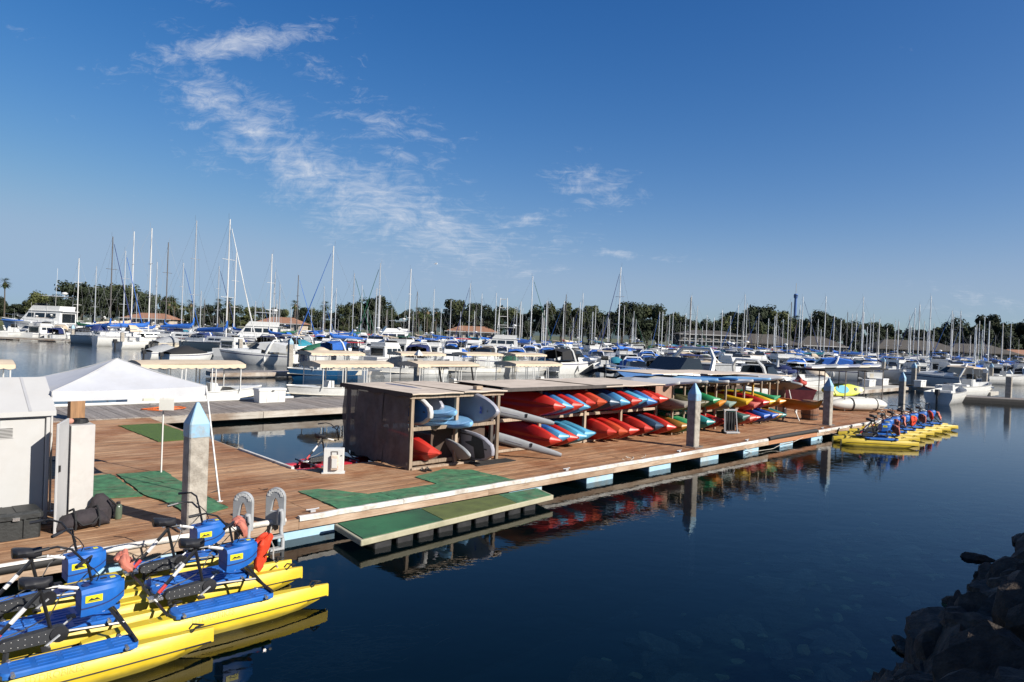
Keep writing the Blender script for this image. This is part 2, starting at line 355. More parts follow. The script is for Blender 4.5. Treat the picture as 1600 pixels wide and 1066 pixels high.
def sheet(name, us, vs, mat, fn, kind='structure'):
    g = G(); vv = [tuple(duv(u, v, fn(u, v))) for v in vs for u in us]; n = len(us)
    g.add(vv, [(j * n + i, j * n + i + 1, (j + 1) * n + i + 1, (j + 1) * n + i) for j in range(len(vs) - 1) for i in range(n - 1)])
    return tag(g.build(name, mat, smooth=40), kind=kind)
us = [-1500, -300, -60, -30] + [-12 + 1.0 * i for i in range(36)] + [40, 80, 300, 1500]
bed = sheet('seabed', us, [-8.4 + 0.6 * i for i in range(20)] + [8, 40, 120, 400, 1200], SEABED, lambda u, v: bank_h(u, v) - 0.12 + 0.12 * mnoise.noise((u * 0.7, v * 0.7, 0)))
WEED = M('weedy_shallows', (0.085, 0.08, 0.035), 0.95, var=0.95, scale=4.5, dirt=(0.008, 0.012, 0.010), dirtamt=0.95, world_pos=True)
sheet('shallow_bed', [-12 + 1.0 * i for i in range(36)], [-8.98 + 0.3 * i for i in range(12)], WEED, lambda u, v: bank_h(u, v) - 0.05 + 0.10 * mnoise.noise((u * 1.9, v * 1.9, 7)))
bank = sheet('shore_bank', us, [-40, -20] + [-14 + 0.5 * i for i in range(13)], BANKM, lambda u, v: bank_h(u, v) - 0.22 + 0.1 * mnoise.noise((u * 0.9, v * 0.9, 3)))

def rock_mesh(seed, name='rock', sub=2):
    bm = bmesh.new(); bmesh.ops.create_icosphere(bm, subdivisions=sub, radius=1.0); r = random.Random(seed)
    pl = [(Vector((r.uniform(-1, 1), r.uniform(-1, 1), r.uniform(-1, 1))).normalized(), r.uniform(0.34, 0.80)) for _ in range(8)]
    for v in bm.verts:
        d = v.co.normalized(); k = 1.0
        for n, h in pl:
            dt = d.dot(n)
            if dt > 0.05: k = min(k, h / dt)
        v.co = d * (k * (1 + 0.08 * mnoise.noise(d * 2.3 + Vector((seed * 3.1, 0, 0))) + 0.07 * mnoise.noise(d * 6.5 + Vector((0, seed * 1.7, 0)))))
    me = bpy.data.meshes.new(name); bm.to_mesh(me); bm.free(); return me
rocks = [rock_mesh(i, sub=3) for i in range(7)]
rk = random.Random(21)
rub = G()
for iv in range(13):
    for iu in range(56):
        u = -2.5 + iu * 0.40 + rk.uniform(-0.16, 0.16) + (iv % 2) * 0.3; v = -8.84 - iv * 0.24 + rk.uniform(-0.12, 0.12)
        s = rk.choice([rk.uniform(0.14, 0.24), rk.uniform(0.24, 0.42)])
        p = duv(u, v, bank_h(u, v) + rk.uniform(-0.14, 0.08))
        if p.y < 6.6 or p.x / p.y > 0.84:           # rocks beyond the picture's edge: one joined part
            if p.y > 1.0 and (rk.random() < 0.55):
                me_ = rocks[rk.randrange(7)]; m_ = Matrix.Translation(p) @ Matrix.Rotation(rk.uniform(0, 6.28), 4, 'Z') @ Matrix.Rotation(rk.uniform(0, 6.28), 4, 'X') @ Matrix.Diagonal((s * 1.6, s * 1.3, s * 1.1, 1))
                rub.add([tuple(m_ @ q.co) for q in me_.vertices], [tuple(f_.vertices) for f_ in me_.polygons])
            continue
        ob('rock', rocks[rk.randrange(7)], ROCK, bank, p, (rk.uniform(0, 6.28), rk.uniform(0, 6.28), rk.uniform(0, 6.28)), (s * rk.uniform(1.2, 1.9), s * rk.uniform(0.9, 1.3), s * rk.uniform(0.8, 1.15)))
me_ = bpy.data.meshes.new('rubble'); me_.from_pydata(rub.v, [], rub.f); tag(ob('rubble', me_, ROCK, bank), kind='stuff')
# a few outlying rocks that break the surface
for (u, v, z, s) in [(9.25, -8.3, -0.04, 0.24), (11.3, -8.5, 0.03, 0.26), (5.1, -8.7, 0.05, 0.28), (4.3, -8.75, 0.02, 0.24), (12.3, -8.65, 0.1, 0.34), (7.4, -8.75, 0.06, 0.24)] + [(rk.uniform(3, 13), rk.uniform(-8.9, -8.55), rk.uniform(-.03, .06), rk.uniform(.1, .2)) for _ in range(16)]:
    ob('rock', rocks[rk.randrange(7)], ROCK, bank, duv(u, v, z), (rk.uniform(0, 6.28), 0.2, rk.uniform(0, 6.28)), (s * 1.5, s * 0.8, s * 0.7))
for i in range(300):
    u = rk.uniform(-1, 17); v = -8.75 + abs(rk.gauss(0, 1.9)); s = rk.choice([rk.uniform(0.04, 0.12), rk.uniform(0.05, 0.14), rk.uniform(0.14, 0.36)])
    z = bank_h(u, v) + 0.02
    if v > -3.6: continue
    ob('rock', rocks[rk.randrange(7)], ROCKL if s < 0.12 else ROCKW, bed, duv(u, v, min(z + s * 0.1, -0.04 - s * 0.6)), (rk.uniform(-.3, .3), rk.uniform(-.3, .3), rk.uniform(0, 6.28)), (s * 1.4, s, s * 0.5))

# drifting weed near the bikes
g = G(); kr = random.Random(5)
for i in range(330):
    a = kr.uniform(0, 6.28); r0 = abs(kr.gauss(0, 0.42)); c = duv(-1.55 + r0 * math.cos(a) * 1.4, -4.25 + r0 * math.sin(a) * 0.85)
    h = kr.uniform(-0.5, 0.9); L = kr.uniform(0.08, 0.32); z = -kr.uniform(0.012, 0.09)
    p = [Vector((c.x + math.cos(h) * L * k + kr.uniform(-.02, .02), c.y + math.sin(h) * L * k + kr.uniform(-.02, .02), z + kr.uniform(-.01, .006))) for k in (-0.5, 0, 0.5)]
    g.tube(p, kr.uniform(0.003, 0.008), 3)
tag(g.build('floating_kelp', M('kelp', (0.16, 0.10, 0.035), 0.6, var=0.6, scale=9, world_pos=True)), 'brown tangle of drifting kelp on the dark water beside the yellow pontoon', 'kelp', kind='stuff')

# far shore
LAND = M('park_ground', (0.10, 0.11, 0.05), 0.95, var=0.4, scale=0.08, world_pos=True)
g = G(); ys = [(232, -0.6), (232.5, 0.9), (236, 1.25), (300, 1.6), (420, 2.0), (1500, 3.0)]
xs = [-1500, -300, -120, 0, 120, 300, 1500]
g.add([(x, y + 0.10 * x * (1 if x > 0 else 0.0) * 0.35, z) for y, z in ys for x in xs], [(j * 7 + i, j * 7 + i + 1, j * 7 + i + 8, j * 7 + i + 7) for j in range(5) for i in range(6)])
tag(g.build('far_shore', LAND), kind='structure')
g = G(); hr = []
for i in range(60):
    x = -1500 + i * 50; hr.append((x, 1400, 16 + 12 * mnoise.noise((x * 0.0016, 1.3, 0)) + 6 * mnoise.noise((x * 0.006, 4, 0)) + (22 if -980 < x < -800 else 0)))
g.add([(x, y, 0) for x, y, z in hr] + hr + [(x, y + 500, 0) for x, y, z in hr], [(i, i + 1, 61 + i, 60 + i) for i in range(59)] + [(60 + i, 61 + i, 121 + i, 120 + i) for i in range(59)])
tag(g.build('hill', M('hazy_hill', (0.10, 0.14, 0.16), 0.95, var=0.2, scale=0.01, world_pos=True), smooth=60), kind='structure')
# ================================================================== MAIN DOCK
DECKW = wood('deck_wood', [(0.25, (0.14, 0.062, 0.03)), (0.5, (0.36, 0.19, 0.098)), (0.75, (0.56, 0.355, 0.215))], stain=(0.58, 0.39, 0.28), stainamt=0.85, orand=0.2, worn=(0.40, 0.255, 0.16))
GREYW = wood('grey_deck_wood', [(0.22, (0.13, 0.11, 0.10)), (0.5, (0.29, 0.26, 0.235)), (0.78, (0.42, 0.39, 0.36))], stain=(0.7, 0.62, 0.55), stainamt=0.6, orand=0.2, gs=(22, 1.1, 22))
FASC = wood('fascia_wood', [(0.25, (0.24, 0.165, 0.11)), (0.5, (0.50, 0.38, 0.28)), (0.8, (0.60, 0.50, 0.40))], stain=(0.55, 0.42, 0.33), stainamt=0.8, orand=0.1)
FASCR = wood('red_fascia_wood', [(0.25, (0.25, 0.11, 0.055)), (0.5, (0.40, 0.19, 0.10)), (0.8, (0.46, 0.26, 0.16))], orand=0.1)
FASCG = wood('grey_fascia_wood', [(0.25, (0.22, 0.19, 0.16)), (0.5, (0.47, 0.43, 0.38)), (0.8, (0.58, 0.55, 0.5))], stain=(0.5, 0.36, 0.27), stainamt=0.8, orand=0.1)
POSTW = wood('post_wood', [(0.25, (0.16, 0.11, 0.075)), (0.5, (0.34, 0.26, 0.19)), (0.8, (0.46, 0.38, 0.30))], gs=(14, 14, 1.0), orand=0.25)
PLY = M('weathered_plywood', (0.62, 0.52, 0.42), 0.85, var=0.1, scale=2.2, dirt=(0.33, 0.26, 0.2), dirtamt=0.5, bump=0.2)
STRIP = M('white_edge_strip', (0.70, 0.67, 0.62), 0.6, var=0.1, scale=5, dirt=(0.25, 0.18, 0.12), dirtamt=0.7)
FLOATB = M('pale_blue_float', (0.36, 0.56, 0.70), 0.7, var=0.12, scale=3, dirt=(0.5, 0.42, 0.28), dirtamt=0.6)
DARKU = M('dark_underside', (0.02, 0.018, 0.016), 0.9)

def plank_run(parent, rows, u0, u1, breaks, z, width, mat, meshes, jit, lim=None, merged=None):
    for (v) in rows:
        cuts = [u0] + [b for b in breaks if u0 + 0.3 < b < u1 - 0.3] + [u1]
        for a, b in zip(cuts[:-1], cuts[1:]):
            L = b - a - 0.008; dz = jit.uniform(-0.004, 0.003)
            if merged is not None: merged.box(((a + b) / 2, v, z - 0.016 + dz), (L, width - 0.014, 0.032)); continue
            o = ob('plank', meshes, mat, parent, ((a + b) / 2, v, z - 0.016 + dz), (0, 0, 0), (L, width - 0.014, 0.032))
unit = G().box((0, 0, 0), (1, 1, 1)).mesh('plank')
dock = thing('floating_dock', 'brown plank floating dock carrying the kayak racks along the near water', 'dock', mat4=DOCKM)
jt = random.Random(3)
PW = 0.15
front_rows = [PW / 2 + i * PW for i in range(17)]            # v 0 .. 2.55 walkway in front of the racks
plank_run(dock, front_rows, -9.0, 37.0, [-4.4, 0.4, 5.3, 10.1, 15.0, 19.9, 24.7, 29.6], DZ, PW, DECKW, unit, jt)
arm_rows = [2.55 + PW / 2 + i * PW for i in range(56)]       # the left arm, v 2.55 .. 10.95
plank_run(dock, arm_rows, -9.0, 1.85, [-3.6], DZ, PW, DECKW, unit, jt)
mg = G(); plank_run(dock, [10.95 + PW / 2 + i * PW for i in range(26)], -9.0, 1.75, [-3.6], DZ, PW, None, None, jt, merged=mg)
plank_run(dock, [2.55 + PW / 2 + i * PW for i in range(8)], 1.85, 37.0, [4.1, 10.1, 15, 19.9, 24.7, 29.6], DZ, PW, None, None, jt, merged=mg)
plank_run(dock, [3.75 + PW / 2 + i * PW for i in range(16)], 4.4, 37.0, [10.1, 15, 19.9, 24.7, 29.6], DZ, PW, None, None, jt, merged=mg)
tag(mg.build('planking', DECKW, dock), kind='stuff')
g = G(); g.box((14, 1.9, 0.25), (45.6, 3.5, 0.14)); g.box((-3.6, 8.5, 0.22), (10.6, 12.6, 0.18)); g.box((20.6, 4.8, 0.22), (32, 2.3, 0.18)); g.build('subframe', DARKU, dock)
for a, b, mt in [(-9.0, 18.0, FASC), (18.0, 22.2, FASCR), (22.2, 37.0, FASC)]:
    for k in range(max(1, round((b - a) / 4.5))):
        n = max(1, round((b - a) / 4.5)); x0 = a + (b - a) * k / n; x1 = a + (b - a) * (k + 1) / n
        G().box(((x0 + x1) / 2, -0.03, 0.262), (x1 - x0 - 0.006, 0.06, 0.18)).build('fascia_board', mt, dock)
for a, b in [(1.9, 10.9)]:
    G().box((1.89, 7.3, 0.23), (0.05, 7.1, 0.24)).build('fascia_board', FASC, dock)
G().box((1.8, 12.9, 0.23), (0.05, 4.0, 0.24)).build('fascia_board', FASC, dock)
G().box((3.15, 3.78, 0.23), (2.5, 0.05, 0.24)).build('fascia_board', FASC, dock)
# white strips and pipe along the front edge
for a, b in [(0.0, 2.2), (2.21, 5.6), (5.61, 10.2), (10.21, 14.0), (14.01, 17.9), (22.3, 27.0), (27.01, 33.0)]:
    g = G(); n = 9; pts = [(a + (b - a) * i / n, -0.05 + jt.uniform(-.006, .006), DZ + 0.018 + jt.uniform(-.006, .006)) for i in range(n + 1)]
    rings = [[(x, y - 0.035, z - 0.06), (x, y - 0.04, z + 0.01), (x, y - 0.01, z + 0.028), (x, y + 0.06, z + 0.022), (x, y + 0.07, z - 0.015)] for x, y, z in pts]
    g.loft(rings).build('edge_strip', STRIP, dock)
G().tube([(-6.2 + i * 0.66, -0.06, DZ + 0.02) for i in range(10)], 0.05, 8).build('edge_pipe', STRIP, dock, smooth=50)
G().tube([(-9, -0.07, DZ - 0.01), (-3.2, -0.07, DZ - 0.01)], 0.06, 8).build('rubber_bumper', RUBBER, dock, smooth=50)
G().tube([(18.0, -0.05, DZ + 0.03), (18.4, -0.06, DZ + 0.05), (20, -0.06, DZ + 0.05), (22.0, -0.06, DZ + 0.05), (22.2, -0.05, DZ + 0.03)], 0.075, 8).build('rubber_bumper', RUBBER, dock, smooth=50)
G().box((1.86, 5.5, DZ + 0.02), (0.07, 3.1, 0.05)).build('edge_strip', STRIP, dock)
for k in range(-3, 14):
    c = -0.15 + 2.77 * k + 0.35
    if c < -8 or c > 36: continue
    G().box((c, 0.53, 0.0), (1.10, 1.06, 0.42)).build('float_block', FLOATB, dock, bevel=0.012)
for k in range(5): G().box((1.25, 4.6 + k * 2.5, 0.0), (0.9, 1.1, 0.42)).build('float_block', FLOATB, dock, bevel=0.012)

# ---------------------------------------------------------------- guide piles
CONC = M('pile_concrete', (0.38, 0.345, 0.295), 0.9, var=0.2, scale=9, bump=0.4, bscale=40, dirt=(0.17, 0.14, 0.11), dirtamt=0.65, orand=0.08)
CAPB = M('pile_cap_blue', (0.27, 0.47, 0.63), 0.6, var=0.10, scale=7, dirt=(0.36, 0.25, 0.16), dirtamt=0.75, orand=0.05)
CAPW = M('pile_cap_pale', (0.55, 0.6, 0.62), 0.6, var=0.06, scale=3, dirt=(0.36, 0.30, 0.22), dirtamt=0.5)
s = 0.155; c = 0.02
def octr(s, z, c): return [(s, -s + c, z), (s, s - c, z), (s - c, s, z), (-s + c, s, z), (-s, s - c, z), (-s, -s + c, z), (-s + c, -s, z), (s - c, -s, z)]
pile_me = G().loft([octr(s, -4, c), octr(s, 1.87, c)]).mesh('shaft')
cap_me = G().loft([octr(s + .006, 1.872, c), octr(s + .006, 2.09, c), octr(.022, 2.43, .008)]).mesh('cap')
cap2_me = G().loft([octr(s + .006, 2.1, c), octr(s + .006, 2.16, c), octr(.03, 2.43, .01)]).mesh('cap')
brk_me = G().box((0, -0.2, DZ + 0.03), (0.5, 0.08, 0.05)).box((0.24, 0, DZ + 0.03), (0.06, 0.4, 0.05)).box((-0.24, 0, DZ + 0.03), (0.06, 0.4, 0.05)).mesh('bracket')
def pile(loc, rz, label, cap=CAPB, capme=None, sc=1.0, bracket=True, lean=0):
    t = thing('guide_pile', label, 'pile', loc, rz, 'concrete guide piles')
    t.scale = (sc, sc, 1); t.rotation_euler = (lean, 0, rz)
    ob('shaft', pile_me, CONC, t); ob('cap', capme or cap_me, cap, t)
    if bracket: ob('bracket', brk_me, STEEL, t)
    return t
for u, v, lab in [(-1.62, 0.44, 'weathered concrete pile with sky blue cap, nearest, behind the blue and yellow water bikes'),
                  (13.85, 0.52, 'concrete pile with blue pyramid cap in front of the green kayaks'),
                  (24.75, 0.55, 'concrete pile with blue pyramid cap beside the wooden barrel'),
                  (40.2, 2.2, 'concrete pile with blue cap standing in water past the dock end')]:
    pile(duv(u, v, 0), ANG, lab, bracket=(u < 30))
WPOST = M('brown_post', (0.30, 0.17, 0.085), 0.85, var=0.3, scale=3, stretch=(6, 6, 0.6), bump=0.4)
t = thing('wooden_post', 'short square brown wooden post beyond the white canopy and cabinet', 'post', duv(-0.35, 14.8, DZ), ANG)
G().box((0, 0, 0.42), (0.42, 0.42, 0.84)).build('shaft', WPOST, t, bevel=0.015); G().box((0, 0, 0.86), (0.46, 0.46, 0.05)).build('cap_board', GREYW, t)

# ---------------------------------------------------------------- mats on the deck
MATG = M('green_rubber_mat', (0.05, 0.175, 0.08), 0.9, var=0.5, scale=5, bump=0.7, bscale=60, dirt=(0.15, 0.16, 0.09), dirtamt=0.8, world_pos=True)
TURF = M('artificial_turf', (0.075, 0.14, 0.022), 0.95, var=0.45, scale=40, bump=1.0, bscale=160, world_pos=True)
SEAMD = M('mat_edge_dark', (0.012, 0.025, 0.014), 0.9)
def mat_poly(label, poly, z, mat=MATG, seams=()):
    """a thin mat with a slightly ragged curled edge"""
    r = random.Random(len(label)); pts = []
    for (a, b) in zip(poly, poly[1:] + poly[:1]):
        n = max(2, int(math.hypot(b[0] - a[0], b[1] - a[1]) / 0.16))
        for i in range(n):
            k = i / n; pts.append((a[0] + (b[0] - a[0]) * k + r.uniform(-.016, .016), a[1] + (b[1] - a[1]) * k + r.uniform(-.016, .016)))
    t = thing('deck_mat', label, 'mat', mat4=DOCKM.copy())
    g = G(); n = len(pts); hz = [z + 0.012 + max(0, r.gauss(0, 0.008)) for _ in pts]
    g.loft([[(x, y, z) for x, y in pts], [(x, y, h) for (x, y), h in zip(pts, hz)]], cap=False); g.f.append(tuple(range(n, 2 * n)))
    g.build('sheet', mat, t)
    for (a, b) in seams:
        m = 14; g = G(); g.tube([(a[0] + (b[0] - a[0]) * i / m, a[1] + (b[1] - a[1]) * i / m + r.uniform(-.008, .008), z + 0.014) for i in range(m + 1)], [r.choice([0.004, 0.009, 0.002]) for _ in range(m + 1)], 4)
        g.build('seam', SEAMD, t)
    return t
mat_poly('long green rubber mat strip running along the white dock edge', [(0.86, 0.06), (5.42, 0.06), (5.44, 0.78), (0.9, 0.80)], DZ + 0.004, seams=[((2.2, 0.07), (2.2, 0.8)), ((3.3, .07), (3.35, .79)), ((1.5, 0.4), (2.0, 0.5))])
mat_poly('square green rubber mat piece at the left end of the long strip', [(0.9, 0.83), (1.95, 0.82), (1.62, 1.30), (1.35, 1.75), (0.9, 1.80)], DZ + 0.004)
mat_poly('green rubber mat piece before the brown mesh box', [(3.7, 0.81), (5.4, 0.80), (5.36, 1.52), (4.82, 1.98), (3.72, 1.62)], DZ + 0.004, seams=[((3.8, 1.2), (5.3, 1.15))])
mat_poly('worn green rubber mat behind the leaning canopy leg', [(-1.52, 5.35), (-0.62, 5.15), (-0.70, 3.2), (-0.72, 1.3), (-1.48, 0.92), (-1.42, 2.05), (-1.62, 3.1)], DZ + 0.010, seams=[((-1.5, 4.2), (-0.7, 4.0)), ((-1.4, 2.9), (-0.75, 2.8)), ((-1.2, 4.9), (-0.9, 3.4))])
mat_poly('green rubber mat next to the white cabinet', [(-2.5, 5.45), (-1.6, 5.45), (-1.66, 3.05), (-2.6, 3.35)], DZ + 0.004, seams=[((-2.5, 4.1), (-1.62, 3.7))])
mat_poly('grass green artificial turf mat under the far corner of the canopy', [(0.42, 12.9), (1.62, 12.9), (1.72, 9.25), (0.50, 9.25)], DZ + 0.004, TURF)
mat_poly('black ribbed rubber mat lying under the grey boards', [(5.8, 1.82), (7.2, 1.85), (7.2, 2.25), (5.9, 2.3)], DZ + 0.004, RUBBER)

# ---------------------------------------------------------------- low floating platform in front of the dock
t = thing('launch_platform', 'low green topped swim platform floating against the dock edge', 'platform', mat4=DOCKM)
P = [(0.42, -1.42), (5.55, -1.05), (5.75, -0.36), (0.55, -0.30)]
PLC = M('platform_rim', (0.40, 0.37, 0.26), 0.75, var=0.15, scale=3, dirt=(0.15, 0.16, 0.08), dirtamt=0.6, world_pos=True)
MATW = M('worn_green_mat', (0.022, 0.12, 0.05), 0.85, var=0.25, scale=1.6, bump=0.5, bscale=50, dirt=(0.012, 0.03, 0.02), dirtamt=0.85, world_pos=True)
MATO = M('olive_mat', (0.10, 0.125, 0.03), 0.9, var=0.25, scale=4, bump=0.6, bscale=70, world_pos=True)
G().prism(P, 0.13, 0.235).build('rim', PLC, t, bevel=0.012)
def inset(k0, k1, d=0.05):
    def q(a, b, k): return (a[0] + (b[0] - a[0]) * k, a[1] + (b[1] - a[1]) * k)
    a, b = q(P[0], P[1], k0), q(P[0], P[1], k1); c2, d2 = q(P[3], P[2], k1), q(P[3], P[2], k0)
    return [q(a, d2, .04), q(b, c2, .04), q(b, c2, .96), q(a, d2, .96)]
G().prism(inset(0.012, 0.36), 0.237, 0.25).build('mat', MATW, t); G().prism(inset(0.363, 0.76), 0.237, 0.252).build('mat', MATO, t); G().prism(inset(0.763, 0.985), 0.237, 0.25).build('mat', MATG, t)
for k in range(9):
    a = 0.1 + k * 0.095; x = P[0][0] + (P[1][0] - P[0][0]) * a; y = P[0][1] + (P[1][1] - P[0][1]) * a
    G().box((x, y + 0.32, 0.03), (0.36, 0.5, 0.2)).build('float_drum', BLACKP, t, bevel=0.02)
# ================================================================== SHED, CANOPY AND THINGS ON THE DECK
RESIN = M('white_resin', (0.49, 0.485, 0.475), 0.55, var=0.03, scale=3, dirt=(0.42, 0.38, 0.33), dirtamt=0.22)
RESING = M('grey_trim', (0.40, 0.40, 0.41), 0.6, var=0.05)
t = thing('storage_shed', 'white plastic storage shed with gable roof at the left edge', 'shed', mat4=DOCKM @ Matrix.Translation((-3.42, 1.98, DZ)))
# local x runs left (negative) along the front, y goes back
g = G(); g.box((-1.3, 0.85, 0.88), (2.56, 1.66, 1.76)); g.build('wall', RESIN, t)
for k in range(4): G().box((-0.335 - k * 0.64, -0.004, 0.9), (0.60, 0.03, 1.66)).build('wall_panel', RESIN, t, bevel=0.008)
for k in range(2): G().box((0.0, 0.45 + k * 0.8, 0.9), (0.03, 0.72, 1.66)).build('wall_panel', RESIN, t, bevel=0.008)
G().box((-0.0, -0.03, 0.88), (0.06, 0.07, 1.74)).build('corner_post', RESIN, t, bevel=0.01)
rf = [(-0.10, 1.78), (-0.10, 1.86), (0.85, 2.34), (1.80, 1.86), (1.80, 1.78), (0.85, 2.26)]
g = G(); g.loft([[(0.10, y, z) for y, z in rf], [(-2.72, y, z) for y, z in rf]]); roof = g.build('roof', RESIN, t)
for k in range(6): G().loft([[(-0.25 - k * 0.5 + d, -0.10, 1.868), (-0.25 - k * 0.5 + d, 0.84, 2.343)] for d in (-0.02, 0.02)], cap=False, close=False).build('roof_rib', RESING, roof)
g = G(); g.loft([[(0.06, y, z) for y, z in [(-0.02, 1.76), (0.85, 2.25), (1.7, 1.76)]], [(0.0, y, z) for y, z in [(-0.02, 1.76), (0.85, 2.25), (1.7, 1.76)]]]); g.build('gable', RESIN, t)
G().box((-1.3, -0.02, 1.765), (2.6, 0.05, 0.035)).build('eave_trim', RESING, t)
vent = G(); vent.box((-0.62, -0.022, 1.53), (0.34, 0.02, 0.17)); vo = vent.build('vent', RESIN, t)
for k in range(7): G().box((-0.62, -0.034, 1.465 + k * 0.022), (0.31, 0.006, 0.008)).build('vent_slot', DARKU, vo)
G().box((-0.02, -0.045, 0.75), (0.02, 0.02, 0.5)).build('door_handle', RESING, t)

t = thing('cabinet', 'tall white metal cabinet standing open with grey shaded door beside the shed', 'cabinet', mat4=DOCKM @ Matrix.Translation((-2.95, 1.92, DZ)))
CABW = M('cabinet_white', (0.50, 0.48, 0.46), 0.5, var=0.05, scale=3, dirt=(0.32, 0.26, 0.22), dirtamt=0.35)
G().box((0.03, 0.28, 0.8), (0.36, 0.5, 1.58)).build('body', CABW, t, bevel=0.008)
G().box((0.03, 0.02, 0.805), (0.35, 0.025, 1.57)).build('front_panel', CABW, t, bevel=0.006)
d = G(); d.m = Matrix.Translation((-0.19, 0.02, 0.86)) @ Matrix.Rotation(R(-112), 4, 'Z'); d.box((0.36, 0, 0), (0.72, 0.035, 1.72)); dr = d.build('door', M('cabinet_shaded_grey', (0.50, 0.50, 0.5), 0.5, var=0.05, dirt=(0.2, 0.19, 0.18), dirtamt=0.4, scale=2), t, bevel=0.006)  # greyer copy of the cabinet white: the door's shade put into its colour
h = G(); h.m = Matrix.Translation((-0.19, 0.02, 0.86)) @ Matrix.Rotation(R(-112), 4, 'Z'); h.box((0.66, 0.03, 0.15), (0.03, 0.03, 0.1)); h.build('latch', BLACKP, dr)
t = thing('coil_of_cable', 'dark coil and pinkish clutter on top of the white cabinet', 'cable coil', duv(-2.92, 2.2, DZ + 1.60), ANG)
g = G()
for k in range(3): g.tube([((0.13 - k * .01) * math.cos(a * .35), (0.1) * math.sin(a * .35), 0.015 + k * 0.022) for a in range(19)], 0.012, 5)
g.build('coil', BLACKP, t); G().ell((-0.16, -0.05, 0.04), (0.07, 0.05, 0.05)).build('rag', M('pink_rag', (0.5, 0.24, 0.18), 0.9), t, smooth=60)

# canopy
t = thing('pop_up_canopy', 'white peaked pop up canopy with thin white legs behind the shed', 'canopy')
FAB = M('canopy_fabric', (0.52, 0.53, 0.56), 0.8, var=0.04, scale=2, bump=0.35, bscale=5, dirt=(0.40, 0.39, 0.38), dirtamt=0.4)
C1 = Vector((-5.97, 13.50, 0)); C2 = Vector((-7.65, 15.20, 0)); C3 = Vector((-7.60, 11.42, 0)); C4 = C2 + C3 - C1
cs = [C1, C2, C4, C3]; EZ = 2.5; pk = (C1 + C2 + C3 + C4) / 4 + Vector((0, 0, 2.98))
def lerp(a, b, k): return a + (b - a) * k
g = G()
for a, b in zip(cs, cs[1:] + cs[:1]):
    rows = []; N = 6
    for j in range(N + 1):
        k = j / N; row = []
        for i in range(9):
            q = lerp(a, b, i / 8) + Vector((0, 0, EZ)); p = lerp(q, pk, k)
            p.z -= 0.045 * math.sin(k * math.pi) * (0.6 + 0.4 * math.sin(i / 8 * math.pi)); p.z -= 0.02 * math.sin(i / 8 * math.pi) * (1 - k); p.z += 0.012 * math.sin(i * 2.4 + j * 1.1) * math.sin(k * math.pi)
            row.append(tuple(p))
        rows.append(row)
    g.loft(rows, cap=False, close=False)
g.build('roof', FAB, t, smooth=30)
for a, b in zip(cs, cs[1:] + cs[:1]):
    g = G(); rows = []; rr = random.Random(4); n = (b - a).cross(Vector((0, 0, 1))).normalized() * 0.012
    for dz in (0.0, -0.09, -0.17):
        rows.append([tuple(lerp(a, b, i / 10) + n * (math.sin(i * 2.1) * (1 if dz < -0.05 else 0) + 0.4) + Vector((0, 0, EZ + dz - 0.02 * math.sin(i / 10 * math.pi)))) for i in range(11)])
    g.loft(rows, cap=False, close=False); g.build('valance', FAB, t, smooth=40)
for c in cs: G().tube([tuple(lerp(c + Vector((0, 0, EZ)), pk, k / 8) + Vector((0, 0, -0.045 * math.sin(k / 8 * math.pi) * .6 + .004))) for k in range(9)], .010, 5).build('ridge_seam', RESIN, t)
LEGM = M('canopy_leg', (0.72, 0.70, 0.68), 0.5, var=0.05)
for c, f in ((C1, Vector((-5.42, 13.02, 0))), (C2, Vector((-7.66, 15.22, 0))), (C3, Vector((-7.9, 11.9, 0))), (C4, C4)):
    G().tube([(f.x, f.y, DZ), (c.x, c.y, EZ)], 0.017, 6).build('leg', LEGM, t)
    G().box((f.x, f.y, DZ + 0.008), (0.09, 0.09, 0.012)).build('foot', LEGM, t)
G().tube([tuple(C1 + Vector((0, 0, EZ - .18))), tuple(lerp(C1, C2, .5) + Vector((0, 0, EZ - .12))), tuple(C2 + Vector((0, 0, EZ - .18)))], 0.012, 5).build('truss', LEGM, t)
t = thing('hanging_sign', 'small plain white sign board hanging on the far canopy leg', 'sign', (-7.60, 15.12, 1.90), ANG + R(-30))
G().box((0.06, -0.03, 0), (0.30, 0.015, 0.24)).build('board', WHITEP, t); G().box((0.06, -0.02, 0.13), (0.28, 0.02, 0.02)).build('clip', LEGM, t)

# tool chest, duffel, backpack, jug
t = thing('tool_chest', 'black ribbed plastic tool chest on the deck before the shed', 'tool chest', mat4=DOCKM @ Matrix.Translation((-4.16, 1.50, DZ)))
CH = M('chest_plastic', (0.020, 0.022, 0.022), 0.55, var=0.3, bump=0.3)
G().cham((0, 0, 0.15), (1.14, 0.5, 0.30), 0.03).build('body', CH, t)
G().cham((0, 0, 0.36), (1.2, 0.54, 0.10), 0.035).build('lid', CH, t)
for k in (-0.36, 0, 0.36): G().box((k, -0.262, 0.17), (0.03, 0.03, 0.28)).build('rib', CH, t)
for k in (-0.25, 0.25): G().box((k, -0.275, 0.32), (0.09, 0.025, 0.05)).build('latch', STEEL, t)
for k in (-0.4, 0.0, 0.4): G().box((k, 0, 0.412), (0.28, 0.44, 0.015)).build('lid_panel', CH, t)
t = thing('duffel_bag', 'slumped black duffel bag with straps beside the tool chest', 'bag', mat4=DOCKM @ Matrix.Translation((-3.02, 1.42, DZ)) @ Matrix.Rotation(R(6), 4, 'Z'))
BAGM = M('bag_fabric', (0.028, 0.022, 0.026), 0.85, var=0.35, scale=9, bump=0.7, bscale=18)
rings = []
